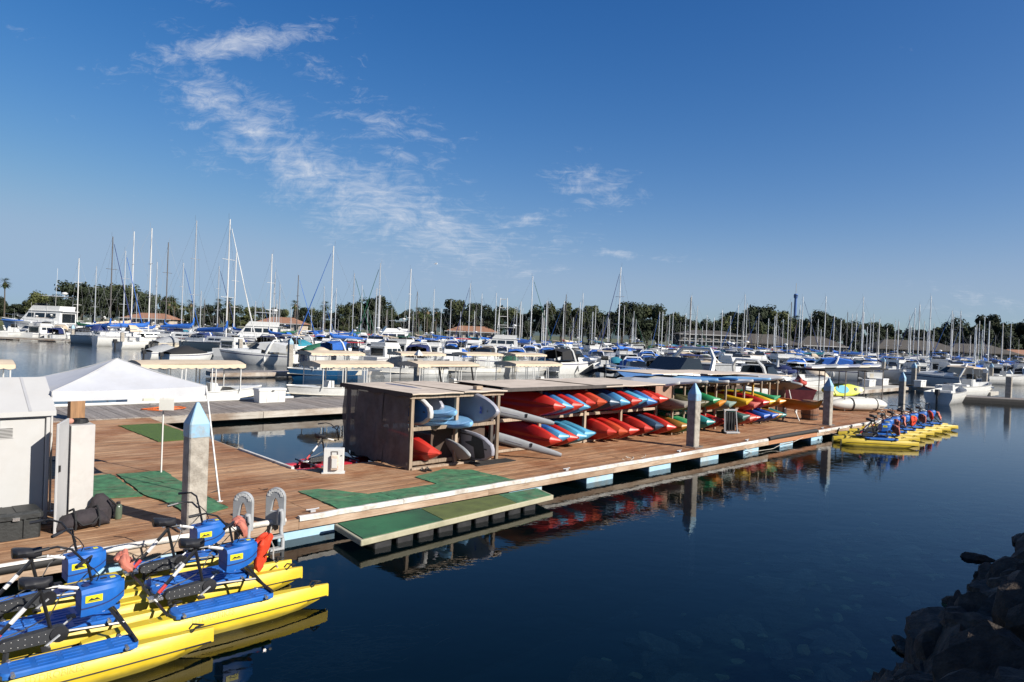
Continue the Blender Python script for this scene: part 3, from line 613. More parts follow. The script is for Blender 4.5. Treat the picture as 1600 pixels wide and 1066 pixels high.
for i in range(11):
    x = -0.40 + 0.08 * i; k = 1 - abs((i - 5) / 5.4) ** 3; hgt = 0.31 * k * (0.75 + 0.25 * (i / 10)) + 0.02
    rings.append([(x + 0.02 * math.sin(a * 2.0 + i), 0.19 * (k * .8 + .2) * math.cos(a * math.pi / 6) * (1 + .07 * math.sin(i * 3 + a)), max(0.004, hgt * 0.5 + hgt * 0.5 * math.sin(a * math.pi / 6) + 0.012 * math.sin(i * 2.3 + a * 1.7))) for a in range(12)])
G().loft(rings).build('body', BAGM, t, smooth=60)
for x in (-0.14, 0.2): G().tube([(x, -0.20, 0.03), (x, -0.215, 0.14), (x, -0.16, 0.27), (x + .02, -0.02, 0.33), (x, 0.1, 0.28)], 0.018, 5).build('strap', BLACKC, t)
G().tube([(-0.14, -0.2, 0.2), (-0.05, -0.24, 0.10), (0.1, -0.24, 0.11), (0.2, -0.2, 0.2)], 0.014, 5).build('handle', BLACKC, t)
t = thing('backpack', 'crumpled black backpack leaning on the white cabinet', 'bag', mat4=DOCKM @ Matrix.Translation((-2.66, 1.80, DZ)))
rings = []
for i in range(7):
    z = 0.005 + 0.07 * i; k = (1, 1.05, 1, .93, .82, .66, .3)[i]
    rings.append([(0.19 * k * math.cos(a * math.pi / 6) + 0.015 * math.sin(i * 2 + a), 0.14 * k * math.sin(a * math.pi / 6) + .02 * i * .3, z) for a in range(12)])
G().loft(rings).build('body', BAGM, t, smooth=55); G().cham((0.0, -0.15, 0.14), (0.2, 0.07, 0.18), 0.03).build('pocket', BAGM, t); G().tube([(0.1, -0.12, 0.36), (0.2, -0.15, 0.25), (0.18, -0.14, 0.05)], 0.018, 5).build('strap', BLACKC, t)
t = thing('water_jug', 'murky green plastic jug with dark lid right of the bags', 'jug', mat4=DOCKM @ Matrix.Translation((-2.42, 1.68, DZ)))
G().lathe([(0.055, 0), (0.062, 0.02), (0.062, 0.2), (0.045, 0.24), (0.03, 0.25)], 10).build('body', M('jug_plastic', (0.10, 0.13, 0.09), 0.3, var=0.2), t, smooth=50); G().lathe([(0.034, 0.25), (0.034, 0.285), (0.02, 0.29)], 10).build('lid', BLACKP, t)
t = thing('broom_handle', 'dark broom handle end with brass tip lying behind the cabinet', 'handle', duv(-2.0, 7.3, DZ), 0)
G().tube([(-0.6, 0, 0.03), (0, 0, 0.03)], 0.02, 6).build('shaft', BLACKP, t); G().tube([(0.0, 0, 0.03), (0.12, 0, 0.03)], 0.022, 6).build('tip', M('brass', (0.5, 0.3, 0.08), 0.4), t)

# power pedestal and deck socket
t = thing('power_pedestal', 'white power pedestal with rusty socket cover at the inner dock edge', 'power box', mat4=DOCKM @ Matrix.Translation((2.42, 3.05, DZ)) @ Matrix.Rotation(R(-33), 4, 'Z'))
G().box((0, 0.02, 0.29), (0.46, 0.2, 0.58)).build('body', WHITEP, t, bevel=0.01)
G().box((0.0, 0.02, 0.012), (0.52, 0.26, 0.024)).build('base', WHITEP, t)
RUST = M('rusty_cover', (0.62, 0.52, 0.42), 0.7, var=0.25, scale=8, dirt=(0.25, 0.09, 0.03), dirtamt=0.8)
cv = G().cham((0.02, -0.11, 0.27), (0.18, 0.07, 0.34), 0.02).build('socket_cover', RUST, t); G().box((0.02, -0.150, 0.25), (0.12, 0.01, 0.22)).build('cover_door', WHITEP, cv, bevel=0.004)
g = G(); g.tube([(-0.05, -0.088, 0.44), (-0.05, -0.095, 0.52), (0.09, -0.095, 0.52), (0.09, -0.088, 0.44)], 0.008, 5); g.build('bail_handle', STEEL, t)
G().tube([(0.17, -0.075, 0.42), (0.17, -0.09, 0.42)], 0.014, 8).build('lock', BLACKP, t)
t = thing('pair_of_sandals', 'dark worn sandals left on the deck before the red kayak', 'sandals', mat4=DOCKM @ Matrix.Translation((4.42, 2.10, DZ)))
for k in (-0.08, 0.08):
    s_ = G(); s_.loft([[(k - .04 + .1 * math.cos(a * math.pi / 5) * .45, .13 * math.sin(a * math.pi / 5), z) for a in range(10)] for z in (0.0, 0.03)]); s_.build('sole', BLACKP, t)
    G().tube([(k - .08, 0.03, 0.02), (k - .04, 0.05, 0.08), (k, 0.03, 0.02)], 0.014, 5).build('strap', BLACKP, t)

# grey dock ladder
LADG = M('ladder_grey', (0.36, 0.37, 0.38), 0.5, var=0.08, dirt=(0.15, 0.15, 0.14), dirtamt=0.3)
t = thing('dock_ladder', 'grey plastic flip up dock ladder with two arched handholds at the dock edge', 'ladder', mat4=DOCKM @ Matrix.Translation((-0.74, -0.10, 0)))
def arch(x, rot=R(38)):
    """arched plate, face across the dock edge, with a triangular hole"""
    g = G(); w, h0, h1 = 0.17, 0.34, 0.98; out = []; inn = []
    for k in range(13):
        a = math.pi * k / 12; out.append((w * math.cos(a), h1 - w + w * math.sin(a)))
    out = [(w, h0)] + out + [(-w, h0)]
    tri = [(0.075, 0.58), (0.035, 0.76), (-0.005, 0.81), (-0.04, 0.76), (-0.09, 0.58)]
    n = len(out); inn = []
    for k in range(n):      # match the hole outline to the outer outline
        f = k / (n - 1) * (len(tri) - 1); i = min(int(f), len(tri) - 2); q = f - i
        inn.append((tri[i][0] + (tri[i + 1][0] - tri[i][0]) * q, tri[i][1] + (tri[i + 1][1] - tri[i][1]) * q))
    for s_, e in ((-0.035, 0.035),):
        A = [(s_, y, z) for y, z in out]; B = [(e, y, z) for y, z in out]; C = [(s_, y, z) for y, z in inn]; D = [(e, y, z) for y, z in inn]
        vs = A + B + C + D; fs = []
        for k in range(n):
            j = (k + 1) % n; fs += [(k, j, n + j, n + k), (2 * n + k, 3 * n + k, 3 * n + j, 2 * n + j), (k, 2 * n + k, 2 * n + j, j), (n + k, n + j, 3 * n + j, 3 * n + k)]
        g.add([(x + a * math.cos(rot) - b * math.sin(rot), a * math.sin(rot) + b * math.cos(rot), c) for a, b, c in vs], fs)
    return g
for x in (-0.28, 0.28):
    a = arch(x).build('handhold', LADG, t, bevel=0.006)
    for k in range(7):
        an = math.pi * (0.12 + 0.76 * k / 6); rt = R(38); G().box((x - 0.037 * math.cos(rt) - 0.125 * math.cos(an) * math.sin(rt), -0.037 * math.sin(rt) + 0.125 * math.cos(an) * math.cos(rt), 0.81 + 0.125 * math.sin(an)), (0.012, 0.045, 0.04), rt).build('slot', WHITEP, a)
    G().cham((x, -0.17, 0.52), (0.09, 0.09, 0.26), 0.015).build('hinge', LADG, t)
    G().tube([(x, -0.22, 0.62), (x, -0.25, 0.5), (x, -0.22, 0.3), (x, -0.30, 0.15), (x, -0.30, -0.5)], 0.035, 8).build('side_rail', LADG, t, smooth=50)
for z in (0.22, 0.02, -0.18, -0.38): G().box((0, -0.29, z), (0.56, 0.12, 0.04)).build('step', LADG, t, bevel=0.008)

# ---------------------------------------------------------------- water bikes
def pontoon_plastic():
    """sun faded yellow polyethylene with scuffs along the deck and a scummy band at the waterline"""
    m = bpy.data.materials.new('pontoon_yellow'); m.use_nodes = True; t = NT(m.node_tree); t.n.clear()
    tc = t.new('ShaderNodeTexCoord').outputs['Object']; z = t.new('ShaderNodeSeparateXYZ', inp={0: tc}).outputs[2]; oi = t.new('ShaderNodeObjectInfo').outputs['Random']
    n1 = t.new('ShaderNodeTexNoise', inp={'Vector': tc, 'Scale': 3.0, 'Detail': 6.0}).outputs[0]
    sc = t.new('ShaderNodeTexNoise', inp={'Vector': t.new('ShaderNodeMapping', inp={'Vector': tc, 'Scale': (1.2, 14, 14)}).outputs[0], 'Scale': 4.0, 'Detail': 9.0, 'Roughness': 0.75}).outputs[0]
    c = t.ramp(n1, [(0.3, (0.60, 0.42, 0.012)), (0.7, (0.70, 0.51, 0.03))])
    c = t.mix(t.math('MULTIPLY', t.ramp(sc, [(0.54, 0.0), (0.70, 1.0)]), 0.55), c, (0.36, 0.27, 0.06))
    c = t.mix(t.math('MULTIPLY', t.ramp(sc, [(0.30, 1.0), (0.42, 0.0)]), 0.35), c, (0.78, 0.66, 0.25))
    wl = t.math('ADD', z, t.math('MULTIPLY', n1, 0.09))
    c = t.mix(t.ramp(wl, [(0.07, 0.75), (0.12, 0.0)]), c, (0.16, 0.14, 0.035))
    c = t.new('ShaderNodeHueSaturation', inp={'Color': c, 'Value': t.math('ADD', 0.75, t.math('MULTIPLY', oi, 0.15))}).outputs[0]
    b = t.new('ShaderNodeBsdfPrincipled', inp={'Base Color': c, 'Roughness': t.math('ADD', 0.28, t.math('MULTIPLY', sc, 0.4))})
    t.new('ShaderNodeOutputMaterial', inp={0: b.outputs[0]}); MATS['pontoon_yellow'] = m; return m
YEL = pontoon_plastic()
REDP = M('pontoon_red', (0.40, 0.012, 0.03), 0.36, var=0.1, scale=2.5, dirt=(0.2, 0.01, 0.02), dirtamt=0.3)
BLU = M('moulded_blue', (0.010, 0.12, 0.46), 0.45, var=0.14, scale=7, dirt=(0.05, 0.16, 0.42), dirtamt=0.55)
FRM = M('frame_black', (0.015, 0.015, 0.016), 0.35, var=0.2)
PLT = M('drive_housing_grey', (0.03, 0.032, 0.036), 0.55, var=0.15)
STK = M('sticker_yellow', (0.75, 0.66, 0.02), 0.4, var=0.03)
LBL = M('label_white', (0.7, 0.68, 0.66), 0.4, var=0.05)
REDL = M('label_red', (0.55, 0.05, 0.05), 0.5)
def pontoon_mesh():
    g = G(); rings = []
    for i in range(19):
        t_ = i / 18; x = -1.45 + 2.9 * t_
        if t_ > 0.55: k = (t_ - 0.55) / 0.45; w = 0.135 * (1 - 0.80 * k ** 1.7); zb = -0.10 + 0.21 * k ** 2.2; zt = 0.285 - 0.035 * k ** 2
        elif t_ < 0.15: k = (0.15 - t_) / 0.15; w = 0.135 * (1 - 0.35 * k ** 2); zb = -0.10 + 0.06 * k ** 2; zt = 0.285 - 0.06 * k
        else: w = 0.135; zb = -0.10; zt = 0.285
        rings.append([(x, -w * .55, zt), (x, w * .55, zt), (x, w * .92, zt - .05), (x, w, zt - .12), (x, w * 1.05, zt - .16), (x, w * .85, zb + .06), (x, w * .35, zb), (x, -w * .35, zb), (x, -w * .85, zb + .06), (x, -w * 1.05, zt - .16), (x, -w, zt - .12), (x, -w * .92, zt - .05)])
    return g.loft(rings)
def rail_mesh(sy):
    pts = []
    for i in range(15):
        t_ = 0.04 + 0.95 * i / 14; x = -1.45 + 2.9 * t_
        w = 0.135 if t_ < 0.55 else 0.135 * (1 - 0.80 * ((t_ - 0.55) / 0.45) ** 1.7); zt = 0.285 - (0.035 * ((t_ - .55) / .45) ** 2 if t_ > .55 else 0)
        pts.append((x, sy * w * 1.05, zt - 0.155))
    return G().tube(pts, 0.009, 4)
def bike_spec():
    S = []
    def add(n, me, m, par=None): S.append((n, me, m, par)); return len(S) - 1
    for sy in (-1, 1):
        T = Matrix.Translation((0, 0.40 * sy, 0))
        def tr(g): g.v = [tuple(T @ Vector(q)) for q in g.v]; return g
        p = add('pontoon', tr(pontoon_mesh()).mesh('pontoon', 38), YEL)
        for q in (-1, 1): add('rub_rail', tr(rail_mesh(q)).mesh('rub_rail'), FRM, p)
        add('bow_loop', tr(G().tube([(1.20, -0.05, 0.27), (1.24, -0.05, 0.315), (1.34, 0, 0.30), (1.24, 0.05, 0.315), (1.20, 0.05, 0.27)], 0.011, 5)).mesh('bow_loop'), FRM, p)
        gp = G(); out = []
        for a in range(16):
            ang = 2 * math.pi * a / 16; cx = 0.5 if math.cos(ang) > 0 else -0.5
            out.append((0.05 + cx + 0.11 * math.cos(ang), 0.15 * max(-1, min(1, math.sin(ang) * 1.25))))
        gp.loft([[(x, y, 0.288) for x, y in out], [(x, y, 0.325) for x, y in out], [(0.05 + (x - .05) * .975, y * .9, 0.34) for x, y in out]])
        pd = add('foot_deck', tr(gp).mesh('foot_deck', 30), BLU)
        gg = G()
        for r_ in (-0.075, 0.0, 0.075):
            for k in range(5): gg.box((-0.38 + k * 0.22, r_, 0.342), (0.17, 0.012, 0.008))
        add('tread', tr(gg).mesh('tread'), BLU, pd)
        for ex in (-0.45, 0.52):
            for q in (-1, 1): add('bolt', tr(G().tube([(ex, q * 0.12, 0.325), (ex, q * 0.185, 0.325)], 0.022, 8)).mesh('bolt', 40), STEEL, pd)
    f = G(); f.tube([(-0.62, -0.52, 0.36), (-0.62, 0.52, 0.36)], 0.019, 6); f.tube([(0.62, -0.52, 0.36), (0.62, 0.52, 0.36)], 0.019, 6); add('cross_tube', f.mesh('cross_tube', 50), FRM)
    add('rear_strut', G().tube([(-0.16, 0, 0.90), (-0.62, 0, 0.40)], 0.022, 6).mesh('rear_strut', 50), FRM)
    add('seat_tube', G().tube([(-0.19, 0, 0.97), (-0.06, 0, 0.42)], 0.020, 6).mesh('seat_tube', 50), FRM)
    add('top_tube', G().tube([(-0.20, 0, 0.92), (-0.0, 0, 0.905), (0.22, 0, 0.83)], 0.018, 6).mesh('top_tube', 50), FRM)
    add('top_tube_label', G().tube([(-0.02, 0, 0.908), (0.16, 0, 0.852)], 0.0195, 6).mesh('top_tube_label', 50), LBL)
    add('lower_tube', G().tube([(-0.02, 0, 0.42), (0.62, 0, 0.37)], 0.018, 6).mesh('lower_tube', 50), FRM)
    for sy in (-1, 1): add('front_strut', G().tube([(0.42, sy * 0.06, 0.64), (0.62, sy * 0.36, 0.34)], 0.017, 6).mesh('front_strut', 50), FRM)
    sl = add('strut_label', G().tube([(-0.30, 0, 0.748), (-0.42, 0, 0.617)], 0.0235, 6).mesh('strut_label', 50), LBL); add('strut_label_red', G().tube([(-0.50, 0, 0.530), (-0.58, 0, 0.444)], 0.0235, 6).mesh('strut_label_red', 50), REDL)
    st = G(); rings = []
    for i in range(9):
        x = -0.36 + 0.036 * i; k = i / 8; w = 0.118 * (1 - k) ** 0.7 + 0.026 if i else 0.07; z = 1.0 + 0.02 * math.cos(k * 3) + (0.01 if k > .8 else 0)
        rings.append([(x, w * math.cos(a * math.pi / 5), z + (0.042 if math.sin(a * math.pi / 5) > 0 else 0.075) * math.sin(a * math.pi / 5)) for a in range(10)])
    add('saddle', st.loft(rings).mesh('saddle', 60), BLACKP)
    hp = G(); prof = []
    for k in range(9): a = math.pi / 2 + math.pi * k / 8; prof.append((-0.46 + 0.055 * math.cos(a), 0.40 + 0.055 * math.sin(a)))
    for k in range(9): a = -math.pi / 2 + math.pi * k / 8; prof.append((0.0 + 0.075 * math.cos(a), 0.42 + 0.075 * math.sin(a)))
    hs = add('drive_housing', hp.prismy(prof, -0.045, 0.045).mesh('drive_housing', 30), PLT)
    rv = G()
    for k in range(8):
        for q in (-1, 1):
            for y in (-0.047, 0.047): rv.box((-0.47 + k * 0.058, y, 0.408 + q * (0.028 if k % 2 else 0.038)), (0.006, 0.004, 0.006))
    add('rivet', rv.mesh('rivet'), LBL, hs)
    cr = add('crank', G().loft([[(0.0 + 0.085 * math.cos(a * math.pi / 8), y, 0.42 + 0.085 * math.sin(a * math.pi / 8)) for a in range(16)] for y in (-0.062, -0.05)]).mesh('crank', 30), FRM)
    for sy in (-1, 1):
        add('crank_arm', G().tube([(0, sy * 0.075, 0.42), (0.13 * sy, sy * 0.085, 0.42 + 0.09 * sy)], 0.012, 5).mesh('crank_arm'), ALU, cr)
        add('pedal', G().box((0.13 * sy, sy * 0.13, 0.42 + 0.09 * sy), (0.08, 0.08, 0.022)).mesh('pedal'), BLACKP, cr)
    bx = G(); rings = []
    for i in range(11):
        x = 0.17 + 0.043 * i; k = i / 10; w = 0.155 * (1 - 0.82 * max(0, (k - 0.45) / 0.55) ** 2.0); zb = 0.58 + 0.10 * k ** 2.2; zt = 0.86 + 0.015 * math.sin(k * 3)
        rings.append([(x, -w * .8, zt), (x, w * .8, zt), (x, w, zt - .04), (x, w * 1.0, zb + .10), (x, w * .88, zb), (x, -w * .88, zb), (x, -w * 1.0, zb + .10), (x, -w, zt - .04)])
    b = add('console', bx.loft(rings).mesh('console', 22), BLU)
    sm = []
    for i in range(11): sm.append([(x, y * 1.012, 0.665 + 0.075 * (i / 10) ** 2.0 + dz) for x, y, dz in ((rings[i][3][0], rings[i][3][1], 0), (rings[i][3][0], rings[i][3][1], .014), (rings[i][6][0], rings[i][6][1], .014), (rings[i][6][0], rings[i][6][1], 0))])
    add('seam', G().loft(sm).mesh('seam'), NAVYC, b)
    add('hatch', G().loft([[(0.42 + r_ * 0.14 * math.cos(a * math.pi / 10), r_ * 0.10 * math.sin(a * math.pi / 10), z) for a in range(20)] for r_, z in ((1.06, 0.86), (1.06, 0.895), (0.95, 0.91))]).mesh('hatch', 35), BLU, b)
    add('hatch_plug', G().box((0.40, 0, 0.912), (0.06, 0.04, 0.006)).mesh('hatch_plug'), BLACKP, b)
    add('hatch_sticker', G().box((0.485, 0, 0.912), (0.05, 0.05, 0.004)).mesh('hatch_sticker'), STK, b)
    add('cup_well', G().loft([[(0.235 + 0.04 * math.cos(a * math.pi / 6), 0.05 * math.sin(a * math.pi / 6), z) for a in range(12)] for z in (0.862, 0.876)]).mesh('cup_well'), NAVYC, b)
    for sy in (-1, 1):
        sk = add('sticker', G().box((0.285, sy * 0.1575, 0.765), (0.16, 0.004, 0.075)).mesh('sticker'), STK, b)
        mk = G(); y = sy * 0.1605
        mk.add([(0.225, y, 0.748), (0.345, y, 0.751), (0.31, y, 0.776), (0.285, y, 0.762), (0.26, y, 0.776)], [(0, 1, 2, 3), (0, 3, 4)]); mk.add([(0.22, y, 0.738), (0.35, y, 0.738), (0.35, y, 0.743), (0.22, y, 0.743)], [(0, 1, 2, 3)])
        S.append(('emblem', mk.mesh('emblem'), BLACKP, b))
    hb = G(); hb.tube([(0.30, 0, 0.84), (0.235, 0, 1.13)], 0.015, 6)
    add('stem', hb.mesh('stem', 50), FRM)
    bar = add('handlebar', G().tube([(-0.06, -0.36, 1.25), (0.08, -0.29, 1.27), (0.17, -0.18, 1.24), (0.22, -0.06, 1.14), (0.235, 0, 1.12), (0.22, 0.06, 1.14), (0.17, 0.18, 1.24), (0.08, 0.29, 1.27), (-0.06, 0.36, 1.25)], 0.0125, 6).mesh('handlebar', 60), FRM)
    for sy in (-1, 1): add('grip', G().tube([(-0.10, sy * 0.38, 1.242), (0.02, sy * 0.32, 1.262)], 0.019, 7).mesh('grip', 50), BLACKP, bar)
    add('steering_cable', G().tube([(0.24, .02, 1.12), (0.30, .10, 1.0), (0.20, .10, .90), (0.02, .05, .80), (-.08, .03, .6), (-.3, .05, .5), (-.55, .03, .45)], .007, 5).mesh('steering_cable', 60), BLACKP)
    add('brake_cable', G().tube([(0.10, -.28, 1.26), (0.26, -.20, 1.10), (0.34, -.08, .98), (0.32, -.02, .88)], .006, 5).mesh('brake_cable', 60), BLACKP)
    add('seat_clamp', G().tube([(-.24, -.05, .955), (-.24, .05, .955)], .03, 8).mesh('seat_clamp', 50), STEEL)
    add('rear_plate', G().box((-.62, 0, .385), (.16, .12, .03)).mesh('rear_plate'), STEEL)
    add('drive_leg', G().tube([(-0.44, 0, 0.40), (-0.5, 0, -0.3)], 0.03, 6).mesh('drive_leg', 50), PLT)
    return S
BIKE = bike_spec()
JACKP = M('faded_pink_vest', (0.52, 0.17, 0.12), 0.85, var=0.15, bump=0.5, bscale=20)
JACKR = M('orange_red_vest', (0.72, 0.05, 0.012), 0.8, var=0.15, bump=0.5, bscale=20)
def vest(name_label, mat4, mat, h=0.42, w=0.24, seed=0, group=None):
    """a folded life vest slung over the console: two soft lobes tied by a strap"""
    t = thing('life_vest', name_label, 'life vest', mat4=mat4, group=group)
    r = random.Random(seed)
    for q, (oy, oz, sc_, tilt) in enumerate(((-w * .32, -h * .06, 1.0, -.10), (w * .30, 0.02, .92, .16), (0.0, h * .34, .62, 0.0))):
        g = G(); rings = []; hh = h * sc_ * (.92 if q < 2 else .55); ww = w * (.46 if q < 2 else .62)
        for i in range(9):
            k = i / 8; e = (1 - (2 * k - 1) ** 6) ** .5 if 0 < i < 8 else .25
            cs_, sn_ = (lambda q_, p_: math.copysign(abs(q_) ** p_, q_)), None
            rings.append([(0.042 * e * cs_(math.cos(a * math.pi / 6), .6) * (1 + .3 * r.uniform(-1, 1)) - (.05 if q == 2 else 0) + .02 * math.sin(k * 5 + seed), oy + tilt * (k - .5) * h + ww * e * cs_(math.sin(a * math.pi / 6), .45) * (1 + .06 * r.uniform(-1, 1)), oz - hh / 2 + hh * k) for a in range(12)])
        g.loft(rings).build('panel' if q < 2 else 'collar', mat, t, smooth=35)
    G().tube([(0.07, -w * .3, -0.02), (0.085, 0, -0.0), (0.07, w * .33, 0.02)], 0.010, 5).build('strap', BLACKC, t); G().box((0.085, 0.0, -0.02), (0.03, 0.04, 0.03)).build('buckle', BLACKP, t)
    return t
LETTER = text_mesh('HYDROBIKES', 0.085, 0.0015)
near = [(-2.43, -2.42, R(-2), 'blue and yellow pedal water bike with red vest on its bow, front right of four'),
        (-2.40, -1.30, R(0), 'blue and yellow pedal water bike moored against the dock beside the ladder'),
        (-4.12, -2.84, R(-2), 'blue and yellow pedal water bike nearest the camera, cut by the left edge'),
        (-4.02, -1.70, R(1), 'blue and yellow pedal water bike behind the nearest one, before the duffel bag')]
for i, (u, v, a, lab) in enumerate(near):
    m4 = Matrix.Translation(duv(u, v, 0.012)) @ Matrix.Rotation(ANG + a, 4, 'Z') @ Matrix.Rotation((0.012, -0.01, 0.015, 0)[i], 4, 'X')
    t = thing('water_bike', lab, 'water bike', mat4=m4, group='pedal water bikes at the near dock')
    mk = place(BIKE, t)
    for p_ in mk:
        if p_.name.startswith('handlebar'): p_.matrix_local = Matrix.Translation((0.26, 0, 0)) @ Matrix.Rotation((0.25, -0.5, 0.35, 0.1)[i], 4, 'Z') @ Matrix.Translation((-0.26, 0, 0))
    if i in (0, 2):
        pl = [p_ for p_ in mk if p_.name.startswith('pontoon')][0]
        o = ob('lettering', LETTER, M('pontoon_emboss', (0.60, 0.42, 0.01), 0.4, var=0.05), pl, (-0.10, -0.40 - 0.128, 0.218), (R(72), 0, 0))
vest('bright red folded life vest standing on the yellow pontoon by the ladder', Matrix.Translation(duv(-1.52, -1.98, 0.56)) @ Matrix.Rotation(ANG - 0.9, 4, 'Z') @ Matrix.Rotation(0.12, 4, 'Y'), JACKR, 0.52, 0.19, 3, 'life vests on the water bikes')
vest('faded pink life vest behind the console beside the ladder', Matrix.Translation(duv(-1.44, -1.06, 0.70)) @ Matrix.Rotation(ANG - 0.4, 4, 'Z') @ Matrix.Rotation(-0.5, 4, 'Y'), JACKP, 0.32, 0.22, 5, 'life vests on the water bikes')
vest('faded pink life vest between the two left water bikes', Matrix.Translation(duv(-3.12, -1.48, 0.62)) @ Matrix.Rotation(ANG - 0.4, 4, 'Z') @ Matrix.Rotation(-0.4, 4, 'Y'), JACKP, 0.28, 0.20, 8, 'life vests on the water bikes')
# red bike in the inner basin, no console
t = thing('water_bike', 'red pedal water bike without console floating in the inner basin', 'water bike', mat4=Matrix.Translation(duv(3.1, 4.55, 0.0)) @ Matrix.Rotation(ANG + R(0), 4, 'Z'))
place(BIKE, t, {'pontoon': REDP, 'tread': REDP, 'foot_deck': REDP}, skip=('console',))
# bikes rafted at the far end, bows to the open water
far = [(23.2, -1.9), (24.9, -1.45), (26.3, -1.3), (27.7, -1.25), (29.1, -1.22), (30.5, -1.2), (31.9, -1.2)]
fl = ['nearest', '2nd', '3rd', '4th', '5th', '6th', 'farthest']
for i, (u, v) in enumerate(far):
    t = thing('water_bike', 'yellow water bike with bow out from the dock end, %s of the rafted row' % fl[i], 'water bike', duv(u, v, 0.0), ANG - R(90) + R((42, 40, 43, 41, 45, 42, 45)[i]), 'water bikes rafted at the far dock end')
    place(BIKE, t)
    vest('orange pink life vest on the bow of the %s rafted water bike' % fl[i], Matrix.Translation(duv(u + 0.52, v - 0.56, 0.64 + 0.05 * (i % 3))) @ Matrix.Rotation(ANG - R(20 + 31 * (i % 4)), 4, 'Z') @ Matrix.Rotation(-0.25 + 0.2 * (i % 2), 4, 'Y'), JACKR if i in (3, 5) else JACKP, 0.44, 0.22, 20 + i, 'life vests on the rafted water bikes')
# ================================================================== RACKS, KAYAKS, BOARDS
MESHF = bpy.data.materials.new('brown_mesh_fabric'); MESHF.use_nodes = True
t_ = NT(MESHF.node_tree); t_.n.clear()
nz_ = t_.new('ShaderNodeTexNoise', inp={'Vector': t_.new('ShaderNodeNewGeometry').outputs['Position'], 'Scale': 2.2, 'Detail': 9.0, 'Roughness': 0.72})
df_ = t_.new('ShaderNodeBsdfPrincipled', inp={'Base Color': t_.ramp(nz_.outputs[0], [(0.3, (0.105, 0.08, 0.068)), (0.7, (0.20, 0.16, 0.14))]), 'Roughness': 1.0, 'Specular IOR Level': 0.0})
mx_ = t_.new('ShaderNodeMixShader', inp={0: 0.92, 1: t_.new('ShaderNodeBsdfTransparent').outputs[0], 2: df_.outputs[0]})
t_.new('ShaderNodeOutputMaterial', inp={0: mx_.outputs[0]})
BROWNC = M('brown_tarp', (0.085, 0.055, 0.04), 0.85, var=0.2, scale=2, bump=0.4)
def bx(par, name, u, v, z, du, dv, dz, mat, bev=0.006):
    return G().box((u, v, z), (du, dv, dz)).build(name, mat, par, bevel=bev)
def sagroof(par, u0, u1, v0, v1, z, name='roof_sheet', mat=PLY, dz=0.0):
    g = G(); n = 8; th = 0.03; top = []; r = random.Random(int(u0 * 10))
    rows = []
    for j in (0, 1):
        rows.append([(u0 + (u1 - u0) * i / n, v0 if j == 0 else v1, z + dz * j + 0.007 * math.sin(i * 1.3 + j) + r.uniform(-.005, .005)) for i in range(n + 1)])
    g.loft(rows, cap=False, close=False); b = [[(x, y, q - th) for x, y, q in row] for row in rows]; g.loft(b, cap=False, close=False)
    g.loft([rows[0], b[0]], cap=False, close=False); g.loft([rows[1], b[1]], cap=False, close=False)
    return g.build(name, mat, par)
# --- rack one: mesh sided box with paddle boards
r1 = thing('board_rack', 'wooden rack box with brown mesh side and plywood roof holding paddle boards', 'rack', mat4=DOCKM)
for u in (4.1, 5.5, 6.95):
    for v in (2.38, 5.3): bx(r1, 'post', u, v, 1.27, 0.09, 0.09, 1.82, POSTW)
for z in (1.34, 0.50):
    for v in (2.42, 3.8, 5.25): bx(r1, 'rail', 5.5, v, z, 2.95, 0.07, 0.09, POSTW)
bx(r1, 'roof_beam', 5.55, 2.34, 2.15, 3.1, 0.05, 0.11, POSTW); bx(r1, 'roof_beam', 5.55, 5.36, 2.15, 3.1, 0.05, 0.11, POSTW)
sagroof(r1, 3.98, 5.58, 2.2, 5.5, 2.235); sagroof(r1, 5.6, 7.12, 2.2, 5.5, 2.24)
bx(r1, 'roof_block', 6.35, 2.55, 2.30, 0.22, 0.16, 0.09, POSTW)
def cloth_u(par, name, u, v0, v1, z0, z1, mat, ragged=0.05, seed=0, bulge=0.055):
    g = G(); r = random.Random(seed); rows = []
    for j in range(7):
        k = j / 6; rows.append([(u + bulge * math.sin(i * 1.7 + j) * math.sin(k * math.pi) , v0 + (v1 - v0) * i / 8, z0 + (z1 - z0) * k + (r.uniform(-ragged, ragged) if j == 0 else 0)) for i in range(9)])
    return g.loft(rows, cap=False, close=False).build(name, mat, par, smooth=50)
cloth_u(r1, 'mesh_panel', 4.02, 2.36, 3.5, 0.38, 2.16, MESHF, 0.03, 1); cloth_u(r1, 'mesh_panel', 4.0, 3.46, 4.75, 0.40, 2.16, MESHF, 0.04, 2); cloth_u(r1, 'mesh_panel', 4.03, 4.72, 5.42, 0.44, 2.2, MESHF, 0.06, 3)
cloth_u(r1, 'mesh_panel', 4.05, 3.5, 4.75, 0.42, 2.1, MESHF, 0.04, 9)
g = G(); g.loft([[(3.96, 2.2 + 3.35 * i / 10, 2.25) for i in range(11)], [(3.955, 2.2 + 3.35 * i / 10, 2.13 + 0.03 * math.sin(i * 2.2)) for i in range(11)]], cap=False, close=False).build('roof_flap', BROWNC, r1)
g = G(); g.loft([[(4.9 + 0.22 * i, 2.62 + 0.12 * math.sin(i * 1.5), z) for i in range(9)] for z in (0.38, 0.8, 1.3)], cap=False, close=False).build('tarp_curtain', BROWNC, r1, smooth=50)
bx(r1, 'sill', 5.4, 2.36, 0.385, 2.6, 0.14, 0.05, POSTW)

